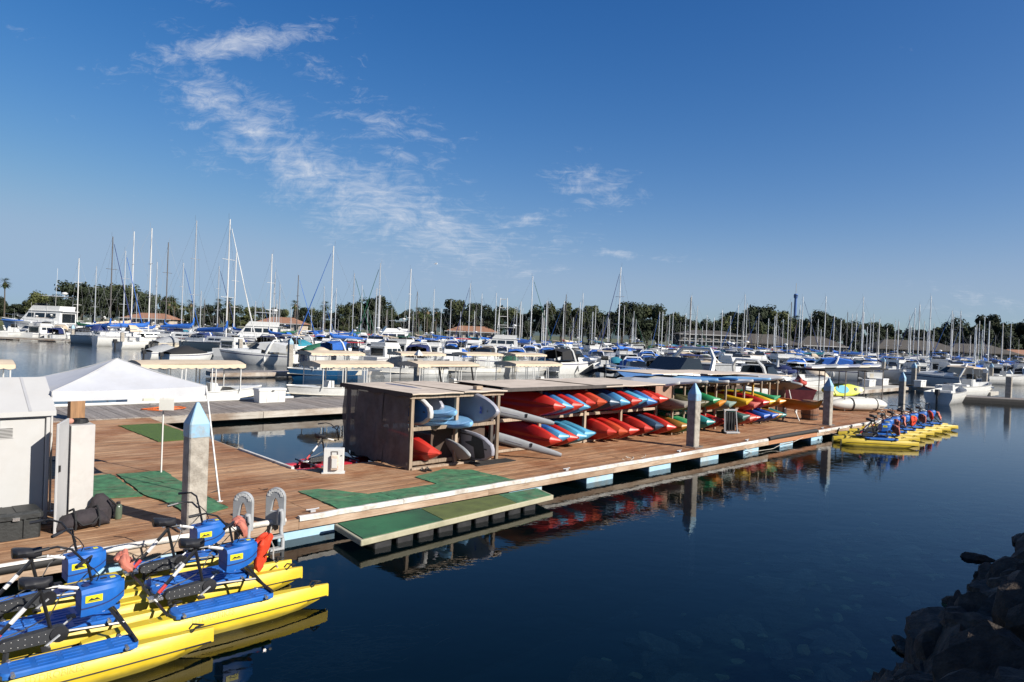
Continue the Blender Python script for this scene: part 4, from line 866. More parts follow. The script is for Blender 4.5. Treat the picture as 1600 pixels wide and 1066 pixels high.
# --- kayaks
def kayak_mesh(L=3.2, B=0.37, D=0.34, nose=0.10):
    g = G(); rings = []; n = 23
    for i in range(n):
        s_ = -1 + 2 * i / (n - 1); a = abs(s_)
        b = B * max(0.03, (1 - a ** 2.5)) ** 0.74; rock = 0.22 * a ** 2.8
        sheer = nose * (1.5 * a ** 7 - 0.3 * a ** 2); x = s_ * L / 2
        zb = -D * 0.55 + rock; zt = D * 0.42 + sheer
        if a > 0.985: zb = zt - 0.10
        rings.append([(x, b * 0.22, zb), (x, b * 0.62, zb + 0.035), (x, b * 0.93, zb + 0.12 * (1 - a * .3)), (x, b, (zb + zt) / 2 + .02), (x, b * .97, zt - .04), (x, b * .80, zt), (x, b * .3, zt + .03 * (1 - a)), (x, -b * .3, zt + .03 * (1 - a)), (x, -b * .80, zt), (x, -b * .97, zt - .04), (x, -b, (zb + zt) / 2 + .02), (x, -b * 0.93, zb + 0.12 * (1 - a * .3)), (x, -b * 0.62, zb + 0.035), (x, -b * 0.22, zb), (x, 0, zb + 0.028 * (1 - a ** 4))])
    return g.loft(rings)
def kayak_spec(L=3.2, B=0.37, D=0.34, nose=0.1):
    S = [('hull', kayak_mesh(L, B, D, nose).mesh('hull', 24), None, None)]
    w = G(); w.loft([[(-0.1 + 0.55 * math.cos(a * math.pi / 8), B * .62 * math.sin(a * math.pi / 8), z) for a in range(16)] for z in (D * .42 + 0.012, D * .42 + 0.036)]); S.append(('seat_well', w.mesh('seat_well', 30), BLACKP, None))
    h = G(); h.loft([[(L * .30 + 0.12 * math.cos(a * math.pi / 6), 0.10 * math.sin(a * math.pi / 6), z) for a in range(12)] for z in (D * .42 + .02, D * .42 + 0.045)]); S.append(('hatch', h.mesh('hatch', 30), BLACKP, None))
    S.append(('bow_handle', G().tube([(L / 2 - .16, -0.03, D * .42 + nose * .7), (L / 2 - .10, 0, D * .42 + nose + .03), (L / 2 - .16, 0.03, D * .42 + nose * .7)], 0.01, 5).mesh('bow_handle'), BLACKP, None))
    for x, y in ((0.3, .1), (0.85, -.08)): S.append(('scupper', G().lathe([(0.022, -D * .55 - 0.004 + .02 + .03 * x), (0.022, -D * .55 + .06)], 8, (x, y, 0)).mesh('scupper'), BLACKP, None))
    return S
KA = kayak_spec(3.2, 0.40, 0.36, 0.17); KB = kayak_spec(3.5, 0.41, 0.38, 0.08); KC = kayak_spec(2.9, 0.35, 0.31, 0.18)
C_RED = twotone('kayak_red', (0.46, 0.012, 0.012), (0.60, 0.05, 0.03)); C_REDO = twotone('kayak_red_orange', (0.48, 0.014, 0.012), (0.64, 0.10, 0.035))
C_BLU = twotone('kayak_blue_cyan', (0.02, 0.10, 0.36), (0.12, 0.42, 0.66), (0.10, 0.30, 0.22)); C_DBL = twotone('kayak_navy', (0.018, 0.035, 0.075), (0.04, 0.09, 0.16))
C_SKY = twotone('kayak_sky_teal', (0.06, 0.26, 0.42), (0.10, 0.40, 0.62), (0.14, 0.40, 0.25)); C_ROY = twotone('kayak_royal', (0.012, 0.06, 0.34), (0.02, 0.12, 0.5))
C_GBL = twotone('kayak_green_blue', (0.03, 0.10, 0.32), (0.08, 0.26, 0.6), (0.02, 0.16, 0.10)); C_OLV = twotone('kayak_olive', (0.075, 0.07, 0.03), (0.13, 0.115, 0.055))
C_GRY = twotone('kayak_stone', (0.26, 0.23, 0.19), (0.36, 0.33, 0.28)); C_GRN = twotone('kayak_green', (0.02, 0.26, 0.10), (0.06, 0.36, 0.15))
C_LGN = twotone('kayak_light_green', (0.10, 0.34, 0.14), (0.18, 0.45, 0.2)); C_ORG = twotone('kayak_orange', (0.62, 0.17, 0.01), (0.72, 0.30, 0.015))
C_TEA = twotone('kayak_teal', (0.01, 0.17, 0.18), (0.03, 0.26, 0.26)); C_YEL = twotone('kayak_yellow', (0.68, 0.40, 0.015), (0.75, 0.48, 0.02))
C_PNK = twotone('kayak_salmon', (0.52, 0.09, 0.07), (0.60, 0.16, 0.12)); C_DGR = twotone('kayak_bottle_green', (0.015, 0.05, 0.045), (0.05, 0.13, 0.11)); C_BRN = twotone('kayak_amber', (0.28, 0.12, 0.02), (0.40, 0.2, 0.03))
C_TGR = twotone('kayak_sage', (0.18, 0.28, 0.24), (0.3, 0.40, 0.34))
WD = {}
for k_, v_ in dict(C_RED='red', C_REDO='red and orange', C_BLU='blue and cyan', C_DBL='navy', C_SKY='sky blue', C_ROY='royal blue', C_GBL='blue with green tail', C_OLV='olive', C_GRY='stone grey', C_GRN='bright green', C_LGN='pale green', C_ORG='orange', C_TEA='teal', C_YEL='yellow', C_PNK='salmon pink', C_DGR='bottle green', C_BRN='amber brown', C_TGR='sage').items(): WD[globals()[k_].name] = v_
kr = random.Random(9)
def put_kayak(spec, u, vtip, z, mat, label, group, L=3.2, roll=0.0, yaw=0.0, dip=0.0):
    """kayak on its edge: bow towards the front of the rack, hull bottom facing left"""
    xa = Vector((-VX, -VY, 0)); za = Vector((UX, UY, 0)); ya = za.cross(xa)
    m = Matrix((xa, ya, za)).transposed().to_4x4()
    ctr = duv(u, vtip + L / 2, z)
    t = thing('kayak', label, 'kayak', mat4=Matrix.Translation(ctr) @ Matrix.Rotation(yaw, 4, 'Z') @ m @ Matrix.Rotation(dip, 4, 'Z') @ Matrix.Rotation(roll, 4, 'X'), group=group)
    place(spec, t, {'hull': mat}); return t
r2 = thing('kayak_rack', 'long two tier wooden rack with plywood roof holding red and blue kayaks', 'rack', mat4=DOCKM)
for u in (7.25, 9.2, 11.3, 13.2, 15.3):
    for v in (2.95, 5.3): bx(r2, 'post', u, v, 1.27, 0.10, 0.10, 1.82, POSTW if u > 8 else M('dark_post', (0.07, 0.06, 0.055), 0.8, var=0.3))
for v in (2.98, 4.6): bx(r2, 'rail', 11.3, v, 1.285, 8.1, 0.07, 0.09, POSTW); bx(r2, 'rail', 11.3, v, 0.41, 8.1, 0.07, 0.07, POSTW)
sagroof(r2, 8.0, 11.6, 2.5, 5.6, 2.21); sagroof(r2, 11.62, 15.45, 2.35, 5.5, 2.225)
bx(r2, 'roof_beam', 9.8, 2.40, 2.22, 5.4, 0.08, 0.10, M('dark_post', (0.07, 0.06, 0.055), 0.8)); bx(r2, 'end_panel', 14.95, 2.42, 1.93, 1.0, 0.02, 0.48, M('rust_panel', (0.33, 0.19, 0.13), 0.8, var=0.2, scale=4, dirt=(0.3, 0.08, 0.06), dirtamt=0.6))
cloth_u(r2, 'back_tarp', 7.2, 3.2, 5.4, 0.4, 2.18, BROWNC, 0.03, 5)
for k in range(3): bx(r2, 'back_or_shade_panel', 8.7 + k * 2.72, 5.38, 1.3, 2.7, 0.02, 1.75, BROWNC)  # rack back is open; dark sheets added to deepen shade behind the kayaks
UP = [(8.98, C_RED), (9.38, C_BLU), (9.74, C_RED), (10.06, C_BLU), (10.50, C_RED), (11.02, C_REDO), (11.72, C_DBL), (12.34, C_BLU), (12.74, C_RED), (13.10, C_SKY), (13.62, C_GBL), (14.08, C_RED), (14.38, C_RED)]
LO = [(8.97, C_RED), (9.36, C_BLU), (9.70, C_RED), (10.14, C_SKY), (10.46, C_SKY), (11.76, C_RED), (12.24, C_REDO), (12.62, C_RED), (13.6, C_RED), (14.45, C_DBL), (14.92, C_RED)]
for tier, lst, zz in (('upper', UP, 1.70), ('lower', LO, 0.745)):
    for i, (u, c) in enumerate(lst):
        big = (tier == 'lower' and i in (5, 6, 8, 9)) or (tier == 'upper' and i in (4, 5, 11))
        put_kayak(KB if big else KA, u, 2.08 + kr.uniform(-.12, .10) + (0.12 if c is C_DBL else 0), zz + kr.uniform(-.012, .012) + (0.02 if big else 0), c,
                  '%s kayak, %s from left, %s tier under the plywood roof' % (WD[c.name], ordn(i + 1), tier), 'kayaks in the plywood roofed rack', L=3.5 if big else 3.2, roll=kr.uniform(-.10, .22), yaw=kr.uniform(-.05, .05), dip=kr.uniform(-.012, .012))
put_kayak(KB, 4.52, 2.02, 0.75, C_RED, 'red kayak poking out of the lower corner of the brown mesh box', 'kayaks in the mesh box', L=3.5, roll=0.08)

# --- boards
def board_mesh(L=3.2, B=0.40, th=0.11, square=0.35):
    out = []; n = 30
    for i in range(n):
        a = 2 * math.pi * i / n; cx, sy = math.cos(a), math.sin(a)
        x = L / 2 * (abs(cx) ** 0.75) * (1 if cx > 0 else -1)
        k = abs(x) / (L / 2); w = B * (1 - k ** (2.6 if x > 0 else 5)) ** 0.62
        if x < -L * .47: w = max(w, B * square)
        out.append((x, w * (1 if sy >= 0 else -1) if abs(sy) > 1e-6 else 0.0))
    g = G()
    def rk(x): return 0.10 * max(0, x / (L / 2)) ** 3
    g.loft([[(x * .985, y * .90, -th / 2 + rk(x)) for x, y in out], [(x, y, -th * .2 + rk(x)) for x, y in out], [(x, y, th * .2 + rk(x)) for x, y in out], [(x * .985, y * .92, th / 2 + rk(x)) for x, y in out]])
    return g, out, rk
def board_spec(pad=(-0.9, 0.4), L=3.2, B=0.40, th=0.11, square=0.35):
    g, out, rk = board_mesh(L, B, th, square); S = [('board', g.mesh('board', 40), None, None)]
    p = G(); pts = [(x, y) for x, y in out]
    cl = [(max(pad[0], min(pad[1], x * .93)), y * .84) for x, y in out]
    p.loft([[(x, y, th / 2 + rk(x) + 0.001) for x, y in cl], [(x, y, th / 2 + rk(x) + 0.007) for x, y in cl]]); S.append(('deck_pad', p.mesh('deck_pad'), GREYC, None))
    f = G(); f.prismy([(-L * .40, -th / 2), (-L * .33, -th / 2), (-L * .36, -th / 2 - .10), (-L * .43, -th / 2 - .22), (-L * .44, -th / 2 - .2)], -0.006, 0.006); S.append(('fin', f.mesh('fin'), BLACKP, None))
    S.append(('leash_plug', G().box((-L * .42, 0, th / 2 + .004), (0.09, 0.03, 0.012)).mesh('leash_plug'), BLACKP, None))
    return S
BD = board_spec(); BDN = board_spec((-1.3, 0.9), 3.0, 0.36, 0.10)
B_WHT = M('board_white', (0.66, 0.65, 0.63), 0.4, var=0.05, dirt=(0.5, 0.46, 0.38), dirtamt=0.3); B_BLU = M('board_blue', (0.03, 0.17, 0.46), 0.4, var=0.08)
B_SKY = M('board_sky', (0.22, 0.45, 0.72), 0.4, var=0.08); B_GRY = M('board_grey', (0.33, 0.34, 0.35), 0.55, var=0.08); B_SIL = M('board_silver', (0.36, 0.36, 0.41), 0.35, var=0.05)
P_BLK = M('pad_charcoal', (0.05, 0.055, 0.06), 0.9, var=0.2); P_LBL = M('pad_pale_blue', (0.32, 0.52, 0.74), 0.8, var=0.1)
XA = Vector((-VX, -VY, 0)); ZA = Vector((UX, UY, 0))
EDGE = Matrix((XA, ZA.cross(XA), ZA)).transposed().to_4x4()        # on edge, bow out, deck facing right
EDGER = EDGE @ Matrix.Rotation(math.pi, 4, 'X')                    # on edge, deck facing left
FLAT = Matrix((XA, Vector((0, 0, 1)).cross(XA), Vector((0, 0, 1)))).transposed().to_4x4()
TAIL = Matrix.Rotation(math.pi, 4, 'Z')
def put_board(u, vtip, z, basis, mat, label, L=3.2, pad=GREYC, tail=False, roll=0.0, dip=0.0, yaw=0.0, spec=BD, group='paddle boards in the mesh box rack'):
    b = Matrix.Rotation(yaw, 4, 'Z') @ basis @ Matrix.Rotation(dip, 4, 'Y') @ Matrix.Rotation(roll, 4, 'X')
    if tail: b = b @ TAIL
    t = thing('paddle_board', label, 'paddle board', mat4=Matrix.Translation(duv(u, vtip + L / 2, z)) @ b, group=group)
    return t, place(spec, t, {'board': mat, 'deck_pad': pad})
put_board(4.45, 2.02, 1.78, EDGER, B_WHT, 'blue decked paddle board on edge beside the brown mesh side', pad=B_BLU, tail=True, roll=0.15, spec=board_spec((-1.5, 1.2)))
for k, (u, dv, z, lab) in enumerate([(5.2, 0.0, 1.74, 'pale blue paddle board on top of the flat stack under the plywood roof'), (5.1, 0.16, 1.62, 'pale blue paddle board second in the flat stack under the plywood roof'), (5.0, 0.3, 1.50, 'pale blue paddle board third in the flat stack under the plywood roof'), (5.75, -0.12, 1.45, 'pale blue paddle board lowest in the flat stack, reaching out to the right')]):
    t, mk = put_board(u, 1.75 + dv, z, FLAT, B_SKY, lab, pad=P_LBL, yaw=(-0.14, -0.10, -0.05, -0.22)[k], roll=0.24, dip=0.05, spec=board_spec((-1.5, 1.35)))
    me = text_mesh(('.coverivers.com', 'drivers.com', 'rs.com', '.com')[k], 0.075, 0.001)
    ob('lettering', me, BLACKP, mk[0], (1.02, -0.315, 0.0), (R(90), 0, R(14)))
put_board(4.95, 2.35, 1.88, EDGE, B_SIL, 'silver grey paddle board on edge behind the pale blue stack', roll=-0.25)
t, mk = put_board(6.05, 1.45, 1.79, EDGE, B_SIL, 'big silver white paddle board on edge with small blue logo near its tip', roll=-0.12, dip=0.02, spec=board_spec((-0.9, 0.4), 3.2, 0.44, 0.13))
lg = text_mesh('SUP', 0.11, 0.001, bold=0.004); ob('logo', lg, M('logo_blue', (0.04, 0.08, 0.5), 0.5), mk[0], (1.08, 0.02, -0.068 + 0.02), (0, math.pi, R(90)))
g = text_mesh('ii', 0.10, 0.001); ob('logo', g, P_BLK, mk[0], (1.30, 0.02, -0.068 + 0.05), (0, math.pi, R(180)))
put_board(6.05, 1.5, 0.80, EDGER, B_SIL, 'pale grey paddle board with charcoal deck pad on edge in the lower tier', pad=P_BLK, tail=True, roll=0.22, spec=board_spec((-1.28, 1.0)))
put_board(5.55, 1.72, 0.74, EDGER, B_GRY, 'plain grey board leaning in front of the charcoal padded board', pad=GREYC, tail=False, roll=0.5, dip=0.0, spec=board_spec((-1.4, 1.2), 3.2, .34, .08))
def outrigger(u, vtip, z, label, dip):
    t = thing('grey_float', label, 'outrigger', mat4=Matrix.Translation(duv(u, vtip + 1.2, z)) @ EDGE @ Matrix.Rotation(dip, 4, 'Y'))
    g = G(); g.loft([[(x, w * math.cos(a * math.pi / 6), d * math.sin(a * math.pi / 6)) for a in range(12)] for x, w, d in ((-1.2, .08, .03), (-.9, .15, .06), (0, .16, .08), (.8, .12, .06), (1.1, .075, .045), (1.2, .05, .03))]); g.build('hull', B_GRY, t, smooth=50)
    G().box((0.62, -0.0, 0.066), (0.16, 0.06, 0.02)).build('rib', B_SIL, t); G().tube([(1.0, 0, .05), (1.06, 0, .08), (1.12, 0, .045)], .008, 5).build('handle', BLACKP, t)
# slanting grey arms that poke out of the rack
def arm(pa, pb, label):
    a, b = Vector(pa), Vector(pb); x = (b - a).normalized(); y = Vector((0, 0, 1)).cross(x).normalized(); z = x.cross(y)
    t = thing('grey_fin_float', label, 'float', mat4=Matrix.Translation(a) @ Matrix((x, y, z)).transposed().to_4x4()); L = (b - a).length
    g = G(); g.loft([[(L * k, 0.05 * math.cos(q * math.pi / 6), w * math.sin(q * math.pi / 6)) for q in range(12)] for k, w in ((0, .14), (.3, .135), (.7, .10), (.93, .075), (1.0, .05))]); g.build('body', B_GRY, t, smooth=50)
    G().box((L * .55, -0.05, 0.05), (0.06, 0.02, 0.1)).build('fitting', BLACKP, t); G().box((L * .3, -0.05, 0.0), (0.5, 0.012, 0.02)).build('seam', B_SIL, t)
arm(duv(7.3, 3.0, 1.62), duv(8.55, 1.75, 1.30), 'smooth grey tapering float arm sticking out below the white board tip')
arm(duv(7.15, 2.7, 0.92), duv(8.35, 1.25, 0.50), 'smooth grey tapering float arm resting down towards the deck')

# --- rack three
r3 = thing('open_rack', 'long open wooden rack of many thin posts with boards on top', 'rack', mat4=DOCKM)
k_ = 0
for i in range(13):
    u = 15.75 + i * 0.76
    for v in (2.55, 5.2): bx(r3, 'post', u, v, 1.28, 0.075, 0.075, 1.86, POSTW if i != 8 else M('yellow_post', (0.5, 0.3, 0.05), 0.7))
for v in (2.62, 5.1):
    bx(r3, 'rail', 20.2, v, 1.10, 9.4, 0.06, 0.09, POSTW); bx(r3, 'rail', 20.2, v, 2.08, 9.4, 0.06, 0.09, POSTW)
for i in range(7): bx(r3, 'cross_arm', 16.1 + i * 1.4, 3.6, 2.15, 0.07, 3.0, 0.06, M('dark_post', (0.07, 0.06, 0.055), 0.8))
sagroof(r3, 15.9, 19.4, 3.6, 5.8, 2.50); sagroof(r3, 19.42, 23.0, 3.3, 5.8, 2.46); sagroof(r3, 23.02, 26.2, 2.9, 5.6, 2.36)
G().tube([tuple(duv(0, 0, 0) * 0 + Vector((25.3, 2.0, DZ))), (25.1, 2.3, 1.2), (25.0, 2.5, 2.1)], 0.03, 6).build('prop', WHITEP, r3)
for k in range(3): bx(r3, 'back_or_shade_panel', 17.3 + k * 3.02, 5.3, 1.2, 3.0, 0.02, 1.6, BROWNC)  # added dark sheets across the open back, to darken the rack inside
U3 = [(15.6, C_GRY, 1.50), (15.95, C_OLV, 1.52), (16.5, C_OLV, 1.50), (16.9, C_OLV, 1.45), (17.65, C_GRN, 1.55), (18.1, C_ORG, 1.38), (18.85, C_TGR, 1.36), (20.2, C_YEL, 1.36), (20.95, C_PNK, 1.25), (21.7, C_RED, 1.30), (22.25, C_YEL, 1.35), (22.6, C_GRN, 1.42), (23.1, C_ORG, 1.32)]
L3 = [(15.55, C_BRN), (15.95, C_GRN), (16.3, C_LGN), (17.4, C_TEA), (17.9, C_RED), (18.2, C_RED), (20.05, C_DGR), (20.45, C_PNK), (20.95, C_RED), (21.9, C_ROY), (22.45, C_ROY), (22.95, C_BRN), (23.4, C_TEA)]
for i, (u, c, z) in enumerate(U3): put_kayak(KC, u, 1.86 + kr.uniform(-.06, .06), z, c, '%s kayak, %s from left, upper tier of the open post rack' % (WD[c.name], ordn(i + 1)), 'kayaks in the open post rack', L=2.9, roll=kr.uniform(0.2, 0.75), dip=kr.uniform(0, .06))
for i, (u, c) in enumerate(L3): put_kayak(KC if i not in (3, 6) else KA, u, 1.86 + kr.uniform(-.08, .08), 0.70 if i not in (3, 6) else 0.74, c, '%s kayak, %s from left, lower tier of the open post rack' % (WD[c.name], ordn(i + 1)), 'kayaks in the open post rack', L=2.9 if i not in (3, 6) else 3.2, roll=kr.uniform(0.1, 0.5))
put_kayak(KA, 25.0, 0.75, 1.12, C_ORG, 'orange kayak jutting far out of the right end of the open rack', 'kayaks in the open post rack', L=3.2, roll=1.2, dip=0.0, yaw=-0.25)
tops = [(15.3, B_WHT, GREYC, 'white'), (16.1, B_WHT, P_LBL, 'white and pale blue'), (17.0, B_GRY, P_BLK, 'grey'), (17.8, B_SKY, P_LBL, 'sky blue'), (18.6, B_WHT, TEALC, 'white and teal'), (19.5, B_BLU, P_BLK, 'royal blue'), (20.3, B_WHT, GREYC, 'white with grey pad'), (21.2, B_SKY, P_LBL, 'pale blue'), (22.1, B_SIL, P_BLK, 'silver'), (23.1, B_WHT, P_LBL, 'white with blue pad'), (24.0, B_GRY, P_BLK, 'grey with charcoal pad')]
for i, (u, c, p, w) in enumerate(tops):
    put_board(u, 1.85 + kr.uniform(-.4, .3), 2.20 + 0.07 * (i % 2), FLAT, c, '%s paddle board on top of the open rack, %s from left' % (w, ordn(i + 1)), pad=p, yaw=kr.uniform(-.2, .05), roll=kr.uniform(-.1, .3) , spec=BDN, L=3.0, group='boards on top of the open rack')
put_board(24.75, 1.7, 1.95, EDGE, B_GRY, 'grey board slanting down at the right end of the open rack', pad=P_BLK, roll=0.9, spec=BDN, L=3.0, group='boards on top of the open rack')

# --- trolley, barrel, boats on the dock end
t = thing('hand_trolley', 'small grey metal trolley rack parked before the dark green kayak', 'trolley', mat4=DOCKM @ Matrix.Translation((18.25, 1.62, DZ)) @ Matrix.Rotation(R(-25), 4, 'Z'))
for x in (-.28, .28):
    G().tube([(x, -0.1, 0.05), (x * .9, 0.0, 0.9)], 0.025, 6).build('upright', RESING, t)
    G().tube([(x * 1.15, -0.03, 0.07), (x * 1.15 + .04, -0.03, 0.07)], 0.09, 12).build('wheel', RUBBER, t)
for z in (0.05, 0.88): G().box((0, -0.08 if z < .1 else 0, z), (0.6, 0.09 if z > .1 else 0.34, 0.05)).build('crossbar', RESING, t)
for k in range(4): G().tube([(-0.18 + k * .12, -0.05, 0.1), (-0.17 + k * .12, 0.0, 0.5), (-0.18 + k * .12, 0.0, 0.8)], 0.03, 6).build('bundle', BLACKC, t)
G().box((0, 0.02, 0.45), (0.46, 0.03, 0.7)).build('back_or_shade_panel', BLACKP, t)
t = thing('barrel', 'brown wooden barrel with hoops standing near the dock end', 'barrel', duv(26.4, 2.0, DZ), 0)
pr = [(0.33, 0), (0.37, 0.2), (0.39, 0.45), (0.37, 0.7), (0.33, 0.9)]
BAR = M('barrel_wood', (0.20, 0.095, 0.05), 0.75, var=0.3, scale=3, stretch=(5, 5, .6))
G().lathe(pr, 20).build('staves', BAR, t)
for z, r_ in ((0.06, .347), (0.26, .383), (0.64, .381), (0.84, .348)): G().lathe([(r_ + .006, z - .025), (r_ + .008, z + .025)], 20).build('hoop', M('hoop_iron', (0.06, 0.045, 0.04), 0.6), t)
def sit_boat(name, label, cat, mat4, hullm, rimm, L=3.4, B=0.75, D=0.55, extra=None):
    t = thing(name, label, cat, mat4=mat4); g = G(); rings = []
    for i in range(13):
        s_ = i / 12; x = -L / 2 + L * s_; b = B * (0.86 + 0.14 * math.sin(s_ * 2.4)) * (1 - max(0, (s_ - .55) / .45) ** 2.3 * .93); zb = 0.12 * max(0, (s_ - .6) / .4) ** 2 * D * 3; zt = D * (1 + .25 * s_ * s_)
        rings.append([(x, -b, zt), (x, -b * .98, zt - .12), (x, -b * .72, zb + .08), (x, 0, zb), (x, b * .72, zb + .08), (x, b * .98, zt - .12), (x, b, zt)])
    g.loft(rings, close=False, cap=False); n = len(rings[0]); g.f.append(tuple(range(n))); g.build('hull', hullm, t, smooth=35)
    g = G(); g.tube([rg[0] for rg in rings] + [rg[-1] for rg in rings[::-1]], 0.035, 6); g.build('gunwale', rimm, t)
    for x in (-.25, .2): G().box((L * x, 0, D * .72), (0.25, B * 1.7, 0.05)).build('thwart', rimm, t)
    return t
MAROON = M('maroon_hull', (0.10, 0.014, 0.02), 0.4, var=0.2)
sit_boat('dinghy', 'dark maroon dinghy with raised red bow set down behind the barrel', 'dinghy', Matrix.Translation(duv(28.8, 4.2, DZ + 0.55)) @ Matrix.Rotation(ANG + R(40), 4, 'Z'), MAROON, REDC, 4.4, 0.85, 0.75)
t = thing('kayak', 'red kayak lying across the top of the maroon dinghy', 'kayak', mat4=Matrix.Translation(duv(28.4, 3.4, DZ + 1.55)) @ Matrix.Rotation(ANG + R(25), 4, 'Z')); place(KC, t, {'hull': C_PNK})
t = thing('dinghy_stand', 'white frame stand under the maroon dinghy', 'stand', mat4=DOCKM @ Matrix.Translation((28.6, 3.6, DZ)))
for x in (-1.2, 0, 1.2):
    G().box((x, 0, 0.3), (0.09, 0.09, 0.6)).build('leg', WHITEP, t)
G().box((0, 0, 0.57), (2.7, 0.12, 0.05)).build('beam', WHITEP, t)
# white inflatable laid upside down near the end
t = thing('inflatable_boat', 'white inflatable boat with pointed tube ends strapped on the dock end', 'inflatable', mat4=Matrix.Translation(duv(33.9, 2.75, DZ)) @ Matrix.Rotation(ANG - R(30), 4, 'Z'))
INF = M('hypalon_white', (0.66, 0.65, 0.60), 0.5, var=0.06, dirt=(0.4, 0.36, 0.3), dirtamt=0.4, scale=3)
pr = [(-1.9, .02), (-1.75, .12), (-1.45, .24), (-1.0, .32), (0, .36), (1.0, .36), (1.45, .28), (1.75, .14), (1.9, .02)]
for sy, zz in ((-0.34, 0.36), (0.36, 0.36)):
    g = G(); g.loft([[(x, sy + r_ * math.cos(a * math.pi / 7), zz + r_ * math.sin(a * math.pi / 7)) for a in range(14)] for x, r_ in pr]); tb = g.build('tube', INF, t, smooth=60)
    for x in (-0.5, 1.0): G().lathe([(0.372, -0.03), (0.372, 0.03)], 16).build('strap', RUBBER, tb).matrix_local = Matrix.Translation((x, sy, zz)) @ Matrix.Rotation(R(90), 4, 'Y')
G().box((0, 0, 0.5), (2.2, 0.5, 0.12)).build('floor', INF, t)
t = thing('kayak', 'lime yellow kayak with turquoise patch leaning over the white inflatable', 'kayak', mat4=Matrix.Translation(duv(36.0, 4.2, DZ + 0.9)) @ Matrix.Rotation(ANG - R(18), 4, 'Z') @ Matrix.Rotation(R(62), 4, 'X'))
mk = place(KB, t, {'hull': twotone('kayak_lime', (0.52, 0.58, 0.06), (0.6, 0.62, 0.2)), 'seat_well': M('turquoise_well', (0.01, 0.30, 0.45), 0.5)})
t = thing('board_shelf', 'black topped shelf on thin poles with a pile of boards at the dock end', 'shelf', mat4=DOCKM @ Matrix.Translation((34.2, 3.4, DZ)))
for x in (-4.2, -1.4, 1.4, 4.4):
    for y in (-.6, .8): G().tube([(x, y, 0), (x, y, 2.2)], 0.028, 6).build('pole', GREYW, t)
G().box((0.1, 0.1, 2.21), (9.4, 1.7, 0.09)).build('shelf_top', BLACKC, t)
for i in range(6):
    c, p, w = [(B_WHT, GREYC, 'white'), (B_GRY, P_BLK, 'grey'), (B_WHT, P_LBL, 'white and blue'), (B_SIL, BLUEC, 'silver and violet'), (CREAM, TANC, 'cream'), (B_WHT, BLUEC, 'white with blue pad')][i]
    t = thing('paddle_board', '%s board on the black shelf at the dock end, %s from left' % (w, ordn(i + 1)), 'paddle board', mat4=Matrix.Translation(duv(30.6 + i * 1.45, 3.45, DZ + 2.33 + 0.02 * (i % 2))) @ Matrix.Rotation(ANG + R(8 - i * 3), 4, 'Z'), group='boards on the black shelf'); place(BDN, t, {'board': c, 'deck_pad': p}, skip=('fin',))
t = thing('oar_crate', 'white upright crate box beside the pile at the dock end', 'crate', mat4=DOCKM @ Matrix.Translation((25.9, 3.1, DZ)))
G().box((0, 0, 0.4), (0.26, 0.3, 0.8)).build('body', WHITEP, t, bevel=0.01); G().box((0, 0, 0.82), (0.3, 0.34, 0.04)).build('lid', WHITEP, t)

# ================================================================== BACK DOCK with dock box and hose
bd = thing('back_dock', 'grey weathered plank dock crossing behind the inner basin', 'dock', mat4=DOCKM)
jt = random.Random(13); PWB = 0.17
for i in range(166):
    u = -9 + PWB / 2 + i * 0.235
    ob('plank', unit, GREYW, bd, (u, 16.55, DZ + 0.02 + jt.uniform(-.004, .004)), (0, 0, 0), (0.222, 4.1, 0.035))
G().box((10.5, 16.55, 0.2), (38.6, 3.9, 0.26)).build('subframe', DARKU, bd)
for k in range(7): G().box((1.76 + 2.0 + k * 4.2, 14.52, 0.25), (4.18, 0.06, 0.24)).build('fascia_board', FASCG, bd)
for k in range(9): G().box((-9 + 2.6 + k * 4.2, 18.62, 0.25), (4.18, 0.06, 0.24)).build('fascia_board', FASCG, bd)
for k in range(8): G().box((3.4 + k * 3.1, 15.6, 0.02), (1.2, 1.0, 0.3)).build('float_block', DARKU, bd)
def dockbox(m4, label, w=1.15, group=None):
    t = thing('dock_box', label, 'dock box', mat4=m4, group=group)
    G().box((0, 0, 0.26), (w, 0.55, 0.52), top=(1.04, 1.06)).build('body', WHITEP, t, bevel=0.012); G().cham((0, 0, 0.57), (w * 1.1, 0.64, 0.1), 0.03).build('lid', WHITEP, t)
    for x in (-w * .22, w * .22): G().box((x, -0.285, 0.27), (0.012, 0.02, 0.44)).build('groove', RESING, t)
    G().box((0, -0.33, 0.52), (0.1, 0.02, 0.07)).build('latch', STEEL, t); return t
dockbox(DOCKM @ Matrix.Translation((7.4, 17.35, DZ + 0.04)), 'white dock box with flared lid alone on the grey back dock')
t = thing('orange_hose', 'loose coil of orange hose on the grey dock beyond the canopy', 'hose', mat4=DOCKM @ Matrix.Translation((2.9, 16.3, DZ + 0.05)))
hr = random.Random(2); G().tube([((0.35 + .09 * a * .3) * math.cos(a * .7) * 0.7 + hr.uniform(-.1, .1), (0.35 + .07 * a * .3) * math.sin(a * .7) * 0.5 + hr.uniform(-.1, .1), 0.02 + (a % 3) * .012) for a in range(34)], 0.02, 5).build('hose', M('orange_rubber', (0.62, 0.13, 0.02), 0.6), t)
t = thing('mooring_pipe', 'long white pipe lying along the far edge of the grey dock', 'pipe', mat4=DOCKM)
G().tube([(-2, 18.4, DZ + .1), (3, 18.35, DZ + .1), (9, 18.4, DZ + .1)], 0.06, 7).build('pipe', WHITEP, t); G().box((3, 18.35, DZ + .06), (0.2, 0.2, 0.05)).build('clamp', STEEL, t)

